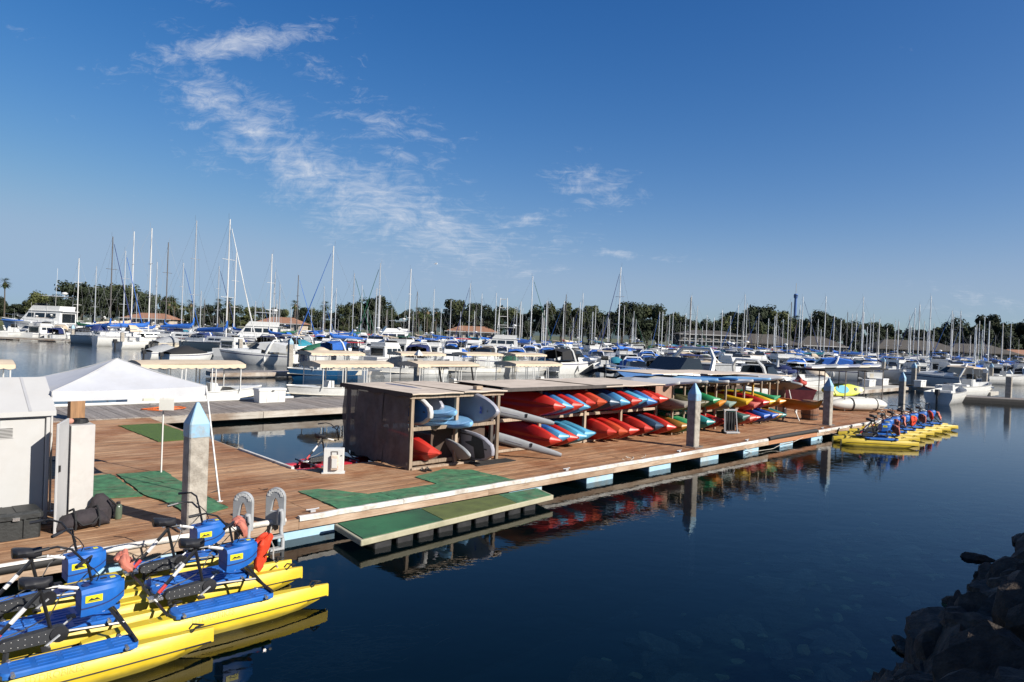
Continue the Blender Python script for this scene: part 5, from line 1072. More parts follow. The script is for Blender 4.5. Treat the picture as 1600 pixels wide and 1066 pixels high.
# ---------------------------------------------------------------- cleats, lines and litter on the dock
cl_me = G().box((0, 0, .02), (.10, .06, .04)).tube([(-.13, 0, .055), (-.05, 0, .05), (.05, 0, .05), (.13, 0, .055)], .014, 6).mesh('cleat')
for k, u in enumerate((-3.4, 0.4, 7.4, 12.6, 16.9, 23.4)): ob('cleat', cl_me, RESING, dock, (u, 0.22, DZ + 0.002))
def line(label, pts, r=0.012, mat=ROPE, name='mooring_line'):
    t = thing(name, label, 'rope', (0, 0, 0)); g = G(); rr = random.Random(len(label)); P_ = []
    for a, b in zip(pts[:-1], pts[1:]):
        a, b = Vector(a), Vector(b); n = 6
        for i in range(n): q = a + (b - a) * i / n; P_.append(tuple(q + Vector((rr.uniform(-.02, .02), rr.uniform(-.02, .02), -.06 * math.sin(i / n * math.pi)))))
    P_.append(tuple(pts[-1])); g.tube(P_, r, 5); g.build('strand', mat, t, smooth=60); return t
line('pale mooring line from the dock edge to the bow of the front right bike', [duv(-1.3, -2.0, .30), duv(-0.9, -1.0, .22), duv(-0.45, 0.1, DZ + .05)])
line('thin line between the rafted far bikes and the dock edge', [duv(23.0, -1.0, .30), duv(22.9, -.4, .28), duv(23.4, .2, DZ + .05)])
g0 = duv(10.4, .3, DZ + .02)
line('tangled bit of rope lying on the deck edge before the red kayaks', [duv(9.9, .35, DZ + .03), duv(10.2, .18, DZ + .05), duv(10.5, .4, DZ + .03), duv(10.3, .5, DZ + .04), duv(10.8, .22, DZ + .03), duv(11.1, .4, DZ + .03)], .009)
line('dark hose lying across the deck between mat and canopy leg', [duv(-2.5, 2.6, DZ + .02), duv(-1.4, 2.2, DZ + .03), duv(-.4, 2.7, DZ + .02), duv(.5, 2.3, DZ + .02)], .010, BLACKP, 'hose')
line('thin drooping line under the dock edge near the dark bumper', [duv(16.2, -.08, .22), duv(17.4, -.14, .05), duv(19.0, -.12, .16), duv(20.8, -.1, .24)], .010)
# ================================================================== BOATS OF THE MARINA
SAILS = [(96.0, 214.0, 9.2, 'A'), (104.0, 196.0, 9.6, 'D'), (128.0, 222.0, 9.4, 'A'), (134.0, 199.0, 10.1, 'A'), (61.0, 221.0, 8.8, 'A'), (72.5, 190.0, 9.0, 'A'), (28.0, 199.0, 9.2, 'A'), (19.0, 216.0, 9.8, 'A'), (-4.0, 205.0, 9.0, 'A'), (44.0, 196.0, 9.4, 'D'), (84.0, 176.0, 9.4, 'A'), (117.0, 180.0, 9.9, 'A'), (-29.0, 200.0, 9.2, 'A'), (-60.0, 205.0, 9.6, 'A'), (-71.0, 195.0, 10.2, 'A'), (-92.0, 205.0, 10.4, 'D'), (-104.0, 190.0, 10.8, 'A'), (88.0, 152.0, 9.2, 'A'), (101.0, 158.0, 9.0, 'A'), (30.0, 172.0, 9.1, 'A'), (-75.0, 118.4, 13.8, 'W'), (-84.0, 138.2, 14.0, 'A'), (-56.2, 96, 15.1, 'D'), (-59.5, 105.1, 14.1, 'A'), (-64.9, 117, 18.6, 'W'), (-50.8, 96, 16.5, 'W'), (-60.9, 117.2, 13.6, 'A'), (-55.5, 110, 16.2, 'D'), (-57.3, 119.0, 13.8, 'A'), (-44.6, 96, 17.8, 'A'), (-56.3, 131.1, 14.5, 'A'), (-34.7, 83.4, 16.3, 'W'), (-44.7, 110.3, 15.0, 'W'), (-35.3, 99.9, 14.0, 'W'), (-47.1, 135.5, 14.1, 'A'), (-42.5, 135.4, 13.7, 'D'), (-48.4, 175.6, 14.1, 'A'), (-23.7, 89.6, 14.3, 'W'), (-48.3, 187.2, 14.4, 'A'), (-30.7, 131.9, 14.2, 'A'), (-36.9, 167.2, 14.2, 'A'), (-44.8, 212.2, 10.3, 'A'), (-21.4, 109.5, 14.2, 'A'), (-33.6, 222.7, 11.6, 'A'), (-17.0, 112.8, 13.8, 'W'), (-24.5, 174.7, 13.6, 'D'), (-20.0, 172.8, 14.3, 'A'), (-23.0, 220.3, 11.1, 'A'), (-14.1, 155.3, 10.9, 'A'), (-17.4, 228.5, 10.6, 'A'), (-9.3, 146.3, 14.2, 'A'), (-12.8, 229.3, 11.0, 'A'), (-8.2, 177.5, 13.9, 'A'), (-4.5, 178.4, 14.3, 'A'), (1.2, 219.8, 12.7, 'A'), (3.2, 229.6, 12.5, 'A'), (3.3, 124.3, 14.4, 'A'), (9.1, 212.8, 10.8, 'A'), (10.0, 198.3, 13.7, 'D'), (14.2, 192.6, 13.7, 'A'), (13.3, 174.4, 14.4, 'D'), (16.0, 159.0, 13.9, 'A'), (26.8, 223.4, 13.7, 'A'), (14.9, 96.8, 13.8, 'A'), (33.9, 209.8, 14.0, 'A'), (38.4, 218.6, 12.7, 'A'), (46.4, 217.9, 12.8, 'A'), (33.2, 152.6, 10.1, 'A'), (51.8, 222.6, 13.0, 'A'), (57.5, 229.0, 13.2, 'A'), (40.3, 156.0, 14.2, 'W'), (54.5, 203.7, 14.4, 'A'), (64.3, 228.0, 12.8, 'A'), (47.0, 160.7, 9.6, 'A'), (45.7, 150.4, 10.9, 'A'), (67.8, 214.2, 12.2, 'A'), (61.2, 187.2, 14.3, 'A'), (50.0, 148.8, 14.4, 'A'), (66.0, 194.3, 15.2, 'A'), (79.4, 222.3, 13.9, 'A'), (83.7, 225.2, 12.3, 'A'), (55.6, 145.1, 10.4, 'A'), (89.4, 227.5, 12.4, 'A'), (61.0, 152.4, 10.7, 'A'), (70.7, 169.6, 13.8, 'A'), (66.7, 158.7, 15.1, 'A'), (92.3, 212.9, 14.3, 'A'), (102.4, 230.7, 13.0, 'A'), (60.7, 133.8, 13.6, 'A'), (101.9, 218.2, 14.3, 'A'), (71.1, 149.1, 9.8, 'A'), (93.1, 191.5, 13.7, 'D'), (98.7, 200.2, 13.8, 'A'), (103.8, 207.9, 14.3, 'A'), (75.3, 148.2, 14.9, 'A'), (110.2, 211.8, 13.1, 'A'), (114.7, 218.8, 14.8, 'A'), (121.7, 218.8, 13.1, 'A'), (118.5, 205.6, 14.2, 'A'), (96.0, 164.5, 13.9, 'A'), (80.4, 132.6, 14.4, 'A'), (141.2, 230.5, 13.1, 'A'), (108.6, 170.3, 14.0, 'W'), (124.0, 193.8, 14.5, 'A'), (113.1, 173.9, 14.3, 'A'), (142.8, 212.4, 11.8, 'A'), (149.1, 219.8, 14.1, 'A'), (126.0, 183.8, 13.6, 'A'), (155.6, 214.8, 13.4, 'A')]
def hull_rings(L, B, D, bow=0.45, sheer=0.25, n=13, tr=0.9, flare=0.2):
    rings = []
    for i in range(n):
        s_ = i / (n - 1); x = -L / 2 + L * s_; q = max(0, (s_ - (1 - bow)) / bow)
        b = B / 2 * (tr + (1 - tr) * min(1, s_ * 3)) * (1 - q ** 2.2 * 0.985); zt = D * (1 + sheer * s_ ** 2); xb = x - 0.14 * L * q ** 2 * 0.6
        bb = b * (1 - flare * (0.4 + q)); zb = -0.35 + 0.25 * q ** 2
        rings.append([(x, -b, zt), (x - (x - xb) * .4, -(b * .55 + bb * .45), zt * .5), (xb, -bb * .85, 0.0), (xb, -bb * .3, zb), (xb, bb * .3, zb), (xb, bb * .85, 0.0), (x - (x - xb) * .4, (b * .55 + bb * .45), zt * .5), (x, b, zt)])
    return rings
def hull_mesh(R_): g = G(); g.loft(R_, close=False, cap=False); n = len(R_[0]); g.f.append(tuple(range(n))); return g
def deck_mesh(R_, dz=-0.02, k0=0, k1=None):
    g = G(); rr = R_[k0:k1]; g.loft([[(r[0][0], r[0][1] * .99, r[0][2] + dz), (r[0][0], 0, r[0][2] + dz + .05), (r[0][0], r[-1][1] * .99, r[-1][2] + dz)] for r in rr], close=False, cap=False); return g
def band_mesh(R_, k=0.35, w=0.10, pr=0.012):
    g = G()
    for side in (0, -1):
        a = 1 if side == 0 else -2; s_ = -1 if side == 0 else 1
        rows = [[], []]
        for r in R_:
            p0, p1 = Vector(r[side]), Vector(r[a]); 
            for j, kk in enumerate((k, k + w)):
                p = p0 + (p1 - p0) * kk; rows[j].append((p.x, p.y + s_ * pr, p.z))
        g.loft(rows, close=False, cap=False)
    return g
def house(g, x0, x1, w, z0, z1, rake0=0.0, rake1=0.5, tw=0.86):
    """raked box: x0 aft, x1 forward"""
    return g.add([(x0, -w, z0), (x1, -w, z0), (x1, w, z0), (x0, w, z0), (x0 + rake0, -w * tw, z1), (x1 - rake1, -w * tw, z1), (x1 - rake1, w * tw, z1), (x0 + rake0, w * tw, z1)], [(0, 3, 2, 1), (4, 5, 6, 7), (0, 1, 5, 4), (1, 2, 6, 5), (2, 3, 7, 6), (3, 0, 4, 7)])
def windows(x0, x1, w, z0, z1, h0, h1, rake0, rake1, tw, n, side, pr=0.012):
    """dark panes on a raked house side; returns one G per pane"""
    out = []
    for k in range(n):
        a = x0 + (x1 - x0) * (k + 0.06) / n; b = x0 + (x1 - x0) * (k + 0.94) / n; pts = []
        for x, h in ((a, h0), (b, h0), (b, h1), (a, h1)):
            f = (h - z0) / (z1 - z0); ww = w * (1 + (tw - 1) * f) + pr; pts.append((x - (rake1 * f if x == b and k == n - 1 else 0), side * ww, h))
        g = G(); g.add(pts, [(0, 1, 2, 3)]); out.append(g)
    return out
def rails(pts, h, r=0.014, lean=0.0):
    g = G(); g.tube([(x, y, z + h) for x, y, z in pts], r, 4)
    for p in pts[::1]: g.tube([p, (p[0], p[1], p[2] + h)], r * .9, 4)
    return g
def outboard_mesh(x, y, z):
    g = G(); g.loft([[(x + dx * .5 - .05, y + dy, z + h) for dx, dy in ((-.5, -.13), (.32, -.15), (.32, .15), (-.5, .13))] for h in (0.35, 0.42, 0.72, 0.80)]); g.box((x - .08, y, z + 0.0), (0.16, 0.12, 0.8)); return g

# ---- prototypes: lists of (part, mesh, material, parent)
def sail_spec():
    Rg = hull_rings(9, 2.9, 1.0, 0.6, 0.22, tr=0.7, flare=0.35); S = [('hull', hull_mesh(Rg).mesh('hull', 40), WHITE, None), ('deck', deck_mesh(Rg).mesh('deck'), WHITE, None), ('stripe', band_mesh(Rg, .12, .07).mesh('stripe'), NAVYH, 0)]
    g = house(G(), -1.2, 2.2, 0.85, 1.05, 1.55, 0.05, 0.9, 0.85); S.append(('cabin', g.mesh('cabin', bevel=0.03), WHITE, None)); ci = len(S) - 1
    for sd_ in (-1, 1):
        for w in windows(-0.9, 1.6, 0.85, 1.05, 1.55, 1.2, 1.38, 0.05, 0.5, 0.85, 3, sd_): S.append(('window', w.mesh('window'), GLASSD, ci))
    S.append(('coaming', G().box((-2.6, -0.8, 1.2), (2.4, 0.12, 0.3)).box((-2.6, 0.8, 1.2), (2.4, 0.12, 0.3)).mesh('coaming'), WHITE, None))
    pts = [(p[0][0], p[0][1] * .93, p[0][2]) for p in Rg[1:13:2]]; S.append(('railing', rails(pts, .55).mesh('railing'), STEEL, None)); S.append(('railing', rails([(x, -y, z) for x, y, z in pts], .55).mesh('railing'), STEEL, None))
    S.append(('pushpit', rails([(-4.4, -.9, 1.0), (-4.45, 0, 1.0), (-4.4, .9, 1.0)], .6).mesh('pushpit'), STEEL, None))
    S.append(('fender', G().ell((0.5, 1.5, 0.5), (.12, .12, .3)).mesh('fender', 60), WHITEP, None))
    return S
SAILB = sail_spec()
DODG = G(); DODG.loft([[(-1.5 + dx, 0.85 * math.cos(a * math.pi / 6), 1.5 + h * math.sin(a * math.pi / 6)) for a in range(7)] for dx, h in ((0, .75), (.7, .72), (1.2, .1))], close=False, cap=False); DODG = DODG.mesh('dodger', 50)
covers = [BLUEC, BLUEC, BLUEC, NAVYC, BLUEC, TEALC, GREENC, TANC, BLUEC, WHITEP, BLUEC, NAVYC, GREYC, REDC]
CW = {BLUEC.name: 'blue', NAVYC.name: 'navy', TEALC.name: 'teal', GREENC.name: 'green', TANC.name: 'tan', WHITEP.name: 'white', GREYC.name: 'grey', REDC.name: 'red'}
sr = random.Random(31)
xr = random.Random(58)
for k in range(64):
    Y_ = xr.uniform(104, 222); a_ = xr.uniform(-0.5, 0.72) if k % 3 else xr.uniform(0.1, 0.72)
    if all(abs(a_ * Y_ - s_[0]) > 3.0 or abs(Y_ - s_[1]) > 7 for s_ in SAILS): SAILS.append((round(a_ * Y_, 1), round(Y_, 1), round(xr.uniform(8.2, 11.2), 1), xr.choice('AAAWD')))
taken = []
order = sorted(range(len(SAILS)), key=lambda i: SAILS[i][0] / SAILS[i][1])
for k, i in enumerate(order):
    X, Y, h, mk = SAILS[i]
    L = max(7.5, min(12.5, h * 0.72)); s_ = L / 9.0
    hd = R(sr.choice([162, 158, 168, -18, -14]) + sr.uniform(-5, 5)) if sr.random() < 0.6 else ANG + R(sr.choice([0, 180]) + sr.uniform(-4, 4))
    cv = sr.choice(covers); 
    if X < -15 and Y < 125: cv = sr.choice([BLUEC, BLUEC, BLUEC, TANC, NAVYC, GREENC])
    jb = sr.choice([None, None, None, None, None, BLUEC, NAVYC, GREENC]); mm = {'W': MASTW, 'A': ALU, 'D': MASTD}[mk]
    if (X, Y) == (-23.7, 89.6): jb = BLUEC; cv = BLUEC; hd = R(200)
    if (X, Y) == (-34.7, 83.4): jb = WHITEP; hd = R(-25)
    mx = 0.5 * 1.0
    off = Matrix.Rotation(hd, 4, 'Z') @ Vector((mx * s_, 0, 0))
    lab = '%s sailboat mast with %s boom cover%s, %s mast from the left' % ({'W': 'white', 'A': 'silver', 'D': 'dark'}[mk], CW[cv.name], '' if jb is None else ' and %s furled jib' % CW[jb.name], ordn(k + 1))
    lab = lab.replace(' sailboat mast with', ' masted sailboat with')
    t = thing('sailboat', lab, 'sailboat', (X - off.x, Y - off.y, 0), hd, 'sailboats in the marina', scale=s_)
    taken.append((X, Y, L * .5))
    H_ = h / s_; near = Y < 150
    place(SAILB, t, {'stripe': sr.choice([NAVYH, BLUEH, BLACKP, REDC]), 'hull': WHITE if sr.random() < .9 else sr.choice([NAVYH, CREAM])}, skip=() if near else ('railing', 'window', 'fender', 'pushpit'))
    rm = 0.07 / s_ * (1.0 + Y / 400)
    m = G().tube([(mx, 0, 1.2), (mx, 0, H_ * .6), (mx, 0, H_)], [rm, rm, rm * .8], 6).build('mast', mm, t)
    for f in ((0.52,) if h < 13 else (0.42, 0.7)): G().tube([(mx, -0.75, H_ * f), (mx, 0.75, H_ * f)], 0.03 / s_, 4).build('spreader', mm, m)
    G().tube([(mx, 0, H_), (mx - .15, 0, H_ + .02), (mx - .18, 0, H_ + .55)], 0.012 / s_, 3).build('antenna', MASTD, m)
    b = G().tube([(mx, 0, 2.0), (-3.4, 0, 1.95)], 0.06, 5).build('boom', mm, t)
    pr = [(mx + .12, 3.0, .10), (mx + .05, 2.5, .20), (mx - .4, 2.22, .25), (-1.5, 2.12, .21), (-3.2, 2.05, .12)]
    g = G(); g.loft([[(x, r_ * .7 * math.cos(a * math.pi / 4), z + r_ * math.sin(a * math.pi / 4) - .02 * math.sin(x * 5)) for a in range(8)] for x, z, r_ in pr]); g.build('sail_cover', cv, b, smooth=60)
    st = 0.0042 * (1 + Y / 80) / s_
    g = G(); g.tube([(4.45, 0, 1.25), (mx, 0, H_ * .97)], st, 3); g.build('stay', WIRE, t)
    G().tube([(-4.4, 0, 1.1), (mx, 0, H_)], st, 3).build('stay', WIRE, t)
    for sy in (-1, 1): G().tube([(mx - .2, sy * 1.35, 1.1), (mx, sy * .75, H_ * .55), (mx, 0, H_ * .95)], st, 3).build('stay', WIRE, t)
    if jb is not None: G().tube([(4.3, 0, 1.4), (mx + (4.3 - mx) * .75, 0, 1.4 + (H_ * .93 - 1.4) * .25), (mx + .25, 0, H_ * .93)], [.05, .06, .025], 6).build('furled_jib', jb, t)
    if sr.random() < .55: ob('dodger', DODG, sr.choice([BLUEC, NAVYC, TANC, BLUEC]), t)

def express_spec():
    Rg = hull_rings(9, 3.1, 1.25, 0.55, 0.28); S = [('hull', hull_mesh(Rg).mesh('hull', 40), WHITE, None), ('deck', deck_mesh(Rg, k0=4).mesh('deck'), WHITE, None), ('stripe', band_mesh(Rg, .3, .12).mesh('stripe'), NAVYH, 0)]
    S.append(('cockpit', G().box((-2.7, 0, 1.0), (3.4, 2.5, 0.12)).mesh('cockpit'), CREAM, None))
    g = G(); g.loft([[(-1.0, -1.25, 1.3), (-1.0, -1.1, 1.75), (-1.0, 0, 1.85), (-1.0, 1.1, 1.75), (-1.0, 1.25, 1.3)], [(1.2, -1.0, 1.4), (1.2, -.8, 1.72), (1.2, 0, 1.8), (1.2, .8, 1.72), (1.2, 1.0, 1.4)], [(3.4, -.35, 1.55), (3.4, -.25, 1.62), (3.4, 0, 1.65), (3.4, .25, 1.62), (3.4, .35, 1.55)]], close=False, cap=False); S.append(('trunk_cabin', g.mesh('trunk_cabin', 40), WHITE, None))
    g = G(); g.add([(0.6, -.95, 1.75), (0.6, .95, 1.75), (-.3, .85, 2.45), (-.3, -.85, 2.45), (-1.4, -1.1, 1.75), (-1.2, -.95, 2.4), (-1.4, 1.1, 1.75), (-1.2, .95, 2.4)], [(0, 1, 2, 3), (0, 3, 5, 4), (1, 6, 7, 2)]); S.append(('windshield', g.mesh('windshield'), GLASSD, None))
    g = G(); g.tube([(-1.6, -1.25, 1.3), (-2.1, -1.15, 2.4), (-2.3, -.8, 2.85), (-2.3, .8, 2.85), (-2.1, 1.15, 2.4), (-1.6, 1.25, 1.3)], [.15, .12, .1, .1, .12, .15], 6); S.append(('radar_arch', g.mesh('radar_arch', 50), WHITE, None))
    g = G(); g.loft([[(-3.9, -1.2, 1.5), (-3.9, -1.1, 2.3), (-3.8, 0, 2.5), (-3.9, 1.1, 2.3), (-3.9, 1.2, 1.5)], [(-2.2, -1.2, 1.5), (-2.2, -1.05, 2.6), (-2.2, 0, 2.72), (-2.2, 1.05, 2.6), (-2.2, 1.2, 1.5)], [(-.4, -1.0, 1.9), (-.4, -.85, 2.45), (-.4, 0, 2.58), (-.4, .85, 2.45), (-.4, 1.0, 1.9)]], close=False, cap=False); S.append(('canvas_top', g.mesh('canvas_top', 40), BLACKC, None))
    for sy in (-1, 1): S.append(('bow_rail', rails([(p[0][0], sy * p[0][1] * -.92, p[0][2]) for p in Rg[6:13:2]], .5).mesh('bow_rail'), STEEL, None))
    for sy in (-1, 1):
        for x in (0.9, 1.7, 2.4):
            w_ = [r for r in Rg if r[0][0] >= x][0]; y_ = sy * (abs(w_[1][1]) + .05); S.append(('portlight', G().loft([[(x + .2 * math.cos(a * math.pi / 5), y_ + sy * q, .92 + .07 * math.sin(a * math.pi / 5)) for a in range(10)] for q in (-.06, .015)]).mesh('portlight'), GLASSD, 0))
        S.append(('fender', G().ell((-1.6, sy * 1.66, .62), (.13, .13, .34)).tube([(-1.6, sy * 1.62, .9), (-1.6, sy * 1.56, 1.3)], .015, 4).mesh('fender', 60), WHITEP, None))
    S.append(('swim_step', G().box((-4.7, 0, 0.3), (0.6, 2.4, 0.1)).mesh('swim_step'), WHITE, None))
    S.append(('transom_door', G().box((-4.512, .5, .7), (0.02, .6, .7)).mesh('transom_door'), CREAM, 0))
    return S
def fly_spec():
    Rg = hull_rings(11, 3.7, 1.45, 0.5, 0.35); S = [('hull', hull_mesh(Rg).mesh('hull', 40), WHITE, None), ('deck', deck_mesh(Rg).mesh('deck'), WHITE, None), ('stripe', band_mesh(Rg, .35, .1).mesh('stripe'), NAVYH, 0)]
    S.append(('house', house(G(), -3.2, 2.2, 1.5, 1.45, 2.95, 0.0, 1.3, 0.9).mesh('house', bevel=0.05), WHITE, None)); hi = len(S) - 1
    for sd_ in (-1, 1):
        for w in windows(-2.7, 1.5, 1.5, 1.45, 2.95, 2.15, 2.7, 0, .6, 0.9, 3, sd_): S.append(('window', w.mesh('window'), GLASSD, hi))
    g = G(); g.add([(1.62, -1.3, 2.1), (1.62, 1.3, 2.1), (1.10, 1.22, 2.75), (1.10, -1.22, 2.75)], [(0, 1, 2, 3)]); S.append(('windshield', g.mesh('windshield'), GLASSD, hi))
    g = G(); g.add([(-3.26, -1.1, 1.6), (-3.26, 1.1, 1.6), (-3.26, 1.1, 2.7), (-3.26, -1.1, 2.7)], [(0, 1, 2, 3)]); S.append(('aft_door', g.mesh('aft_door'), GLASSD, hi))
    g = G(); g.box((-1.3, 0, 2.99), (4.4, 2.9, 0.08)); house(g, -3.0, 0.9, 1.35, 3.03, 3.6, -.1, .5, 1.0); S.append(('flybridge', g.mesh('flybridge'), WHITE, None))
    g = G(); g.add([(.55, -1.2, 3.5), (.55, 1.2, 3.5), (.25, 1.1, 3.9), (.25, -1.1, 3.9)], [(0, 1, 2, 3)]); S.append(('fly_screen', g.mesh('fly_screen'), GLASSD, None))
    g = G(); g.loft([[(-2.9, y, 4.75 + .1 * math.cos(y)) for y in (-1.3, 0, 1.3)], [(-.2, y, 4.8 + .1 * math.cos(y)) for y in (-1.3, 0, 1.3)]], close=False, cap=False); S.append(('bimini', g.mesh('bimini'), BLUEC, None))
    g = G().tube([(-2.8, -1.25, 3.4), (-2.8, -1.25, 4.78), (-.3, -1.25, 4.8), (-.3, -1.25, 3.4), (-.3, -1.25, 4.8), (-.3, 1.25, 4.8), (-.3, 1.25, 3.4), (-.3, 1.25, 4.8), (-2.8, 1.25, 4.78), (-2.8, 1.25, 3.4)], .02, 4); S.append(('bimini_frame', g.mesh('bimini_frame'), STEEL, None))
    for sy in (-1, 1): S.append(('bow_rail', rails([(p[0][0], sy * p[0][1] * -.93, p[0][2]) for p in Rg[5:13:2]], .6).mesh('bow_rail'), STEEL, None))
    S.append(('radar_dome', G().ell((-2.6, 0, 5.2), (.35, .35, .18)).tube([(-2.6, 0, 4.8), (-2.6, 0, 5.1)], .05, 5).mesh('radar_dome', 60), WHITE, None)); S.append(('whip_antenna', G().tube([(-2.4, 1.2, 3.6), (-2.6, 1.3, 8.2)], .018, 4).mesh('whip_antenna'), WHITEP, None))
    return S
def run_spec():
    Rg = hull_rings(6.2, 2.3, 0.95, 0.5, 0.25); S = [('hull', hull_mesh(Rg).mesh('hull', 40), WHITE, None), ('deck', deck_mesh(Rg, k0=6).mesh('deck'), WHITE, None), ('stripe', band_mesh(Rg, .25, .14).mesh('stripe'), NAVYH, 0)]
    g = G(); g.loft([[(x, w * math.cos(a * math.pi / 8), .95 + h * math.sin(a * math.pi / 8)) for a in range(9)] for x, w, h in ((-2.9, 1.0, .25), (-1.6, 1.12, .75), (-.4, 1.12, 1.0), (.8, 1.0, .6), (2.0, .6, .3))], close=False, cap=False); S.append(('cover', g.mesh('cover', 50), BLUEC, None))
    S.append(('outboard', outboard_mesh(-3.35, 0, 0.35).mesh('outboard'), BLACKP, None)); S.append(('fender', G().ell((0, 1.2, .5), (.1, .1, .25)).mesh('fender', 60), WHITEP, None))
    return S
def console_spec():
    Rg = hull_rings(6.6, 2.4, 0.95, 0.5, 0.35); S = [('hull', hull_mesh(Rg).mesh('hull', 40), WHITE, None), ('stripe', band_mesh(Rg, .05, .06).mesh('stripe'), BLACKP, 0)]
    S.append(('sole', deck_mesh(Rg, -.45).mesh('sole'), CREAM, None)); S.append(('console', house(G(), -.5, .4, .45, .5, 1.5, 0, .3, .9).mesh('console', bevel=.02), WHITE, None))
    g = G(); g.add([(.32, -.42, 1.5), (.32, .42, 1.5), (.12, .36, 1.95), (.12, -.36, 1.95)], [(0, 1, 2, 3)]); S.append(('windshield', g.mesh('windshield'), GLASSD, None))
    g = G().tube([(-.7, -.6, .6), (-.63, -.54, 2.42), (.36, -.54, 2.42), (.4, -.6, .6), (.36, -.54, 2.42), (.36, .54, 2.42), (.4, .6, .6), (.36, .54, 2.42), (-.63, .54, 2.42), (-.7, .6, .6)], .025, 4); S.append(('top_frame', g.mesh('top_frame'), STEEL, None))
    S.append(('t_top', G().cham((-.2, 0, 2.48), (2.0, 1.7, .08), .03).mesh('t_top'), NAVYC, None)); S.append(('bench', G().box((-1.3, 0, .8), (.5, 1.1, .5)).mesh('bench', bevel=.03), WHITE, None))
    S.append(('outboard', outboard_mesh(-3.5, 0, .4).mesh('outboard'), BLACKP, None))
    S.append(('bow_rail', rails([(p[0][0], p[0][1] * -.92, p[0][2]) for p in Rg[7:13:2]], .3).mesh('bow_rail'), STEEL, None))
    return S
EXP, FLY, RUN, CON = express_spec(), fly_spec(), run_spec(), console_spec()

# ---- electric canopy launches along the back dock
def launch_spec():
    Rg = hull_rings(5.9, 2.1, 0.72, 0.45, 0.22, tr=.8); S = [('hull', hull_mesh(Rg).mesh('hull', 40), WHITE, None), ('rub_rail', band_mesh(Rg, .02, .1, .03).mesh('rub_rail'), WHITEP, 0), ('deck', deck_mesh(Rg, k0=9).mesh('deck'), WHITE, None), ('sole', deck_mesh(Rg, -.4).mesh('sole'), CREAM, None)]
    g = G(); n = 24; rim = []
    rows = []
    for j in range(7):
        k = j / 6; yy = -1.0 + 2.0 * k
        rows.append([(-2.55 + 4.3 * i / n, yy, 1.92 + .13 * math.sin(k * math.pi) + .03 * math.sin(i / n * math.pi)) for i in range(n + 1)])
    g.loft(rows, close=False, cap=False); S.append(('canopy', g.mesh('canopy', 50), TANC, None)); ci = len(S) - 1
    for sy in (-1, 1):
        v = G(); top = [(-2.55 + 4.3 * i / 48, sy * 1.0, 1.93) for i in range(49)]; bot = [(x, sy * 1.02, 1.79 - .045 * abs(math.sin(i * math.pi / 4))) for i, (x, y, z) in enumerate(top)]
        v.loft([top, bot], close=False, cap=False); S.append(('valance', v.mesh('valance'), TANC, ci))
    for x in (-2.55, 1.75):
        v = G(); v.loft([[(x, -1 + 2 * i / 20, 1.94 + .1 * math.sin(i / 20 * math.pi)) for i in range(21)], [(x + (.02 if x > 0 else -.02), -1 + 2 * i / 20, 1.80 - .04 * abs(math.sin(i * math.pi / 4))) for i in range(21)]], close=False, cap=False); S.append(('valance', v.mesh('valance'), TANC, ci))
    for x in (-2.4, -.95, .3, 1.55):
        for sy in (-1, 1):
            S.append(('post', G().tube([(x, sy * .95, .7), (x, sy * .95, 1.92)], .028, 5).mesh('post'), WHITEP, None))
            if x in (-.95, .3): S.append(('post', G().tube([(x + .16, sy * .95, .7), (x + .16, sy * .95, 1.92)], .028, 5).mesh('post'), WHITEP, None))
    for sy in (-1, 1): g = G(); g.add([(-2.35, sy * .96, .78), (-.4, sy * .96, .78), (-.4, sy * .96, 1.85), (-2.35, sy * .96, 1.85)], [(0, 1, 2, 3)]); S.append(('side_curtain', g.mesh('side_curtain'), CLEARV, None))
    g = G(); g.add([(1.62, -.9, .8), (1.62, .9, .8), (1.5, .9, 1.85), (1.5, -.9, 1.85)], [(0, 1, 2, 3)]); S.append(('windscreen', g.mesh('windscreen'), CLEARV, None))
    S.append(('bench', G().box((-1.6, -.7, .55), (1.6, .45, .4)).mesh('bench', bevel=.02), CREAM, None)); S.append(('bench', G().box((-1.6, .7, .55), (1.6, .45, .4)).mesh('bench', bevel=.02), CREAM, None)); S.append(('helm', house(G(), .5, 1.0, .3, .4, 1.05, 0, .2, .9).mesh('helm'), WHITE, None))
    return S
LAU = launch_spec()
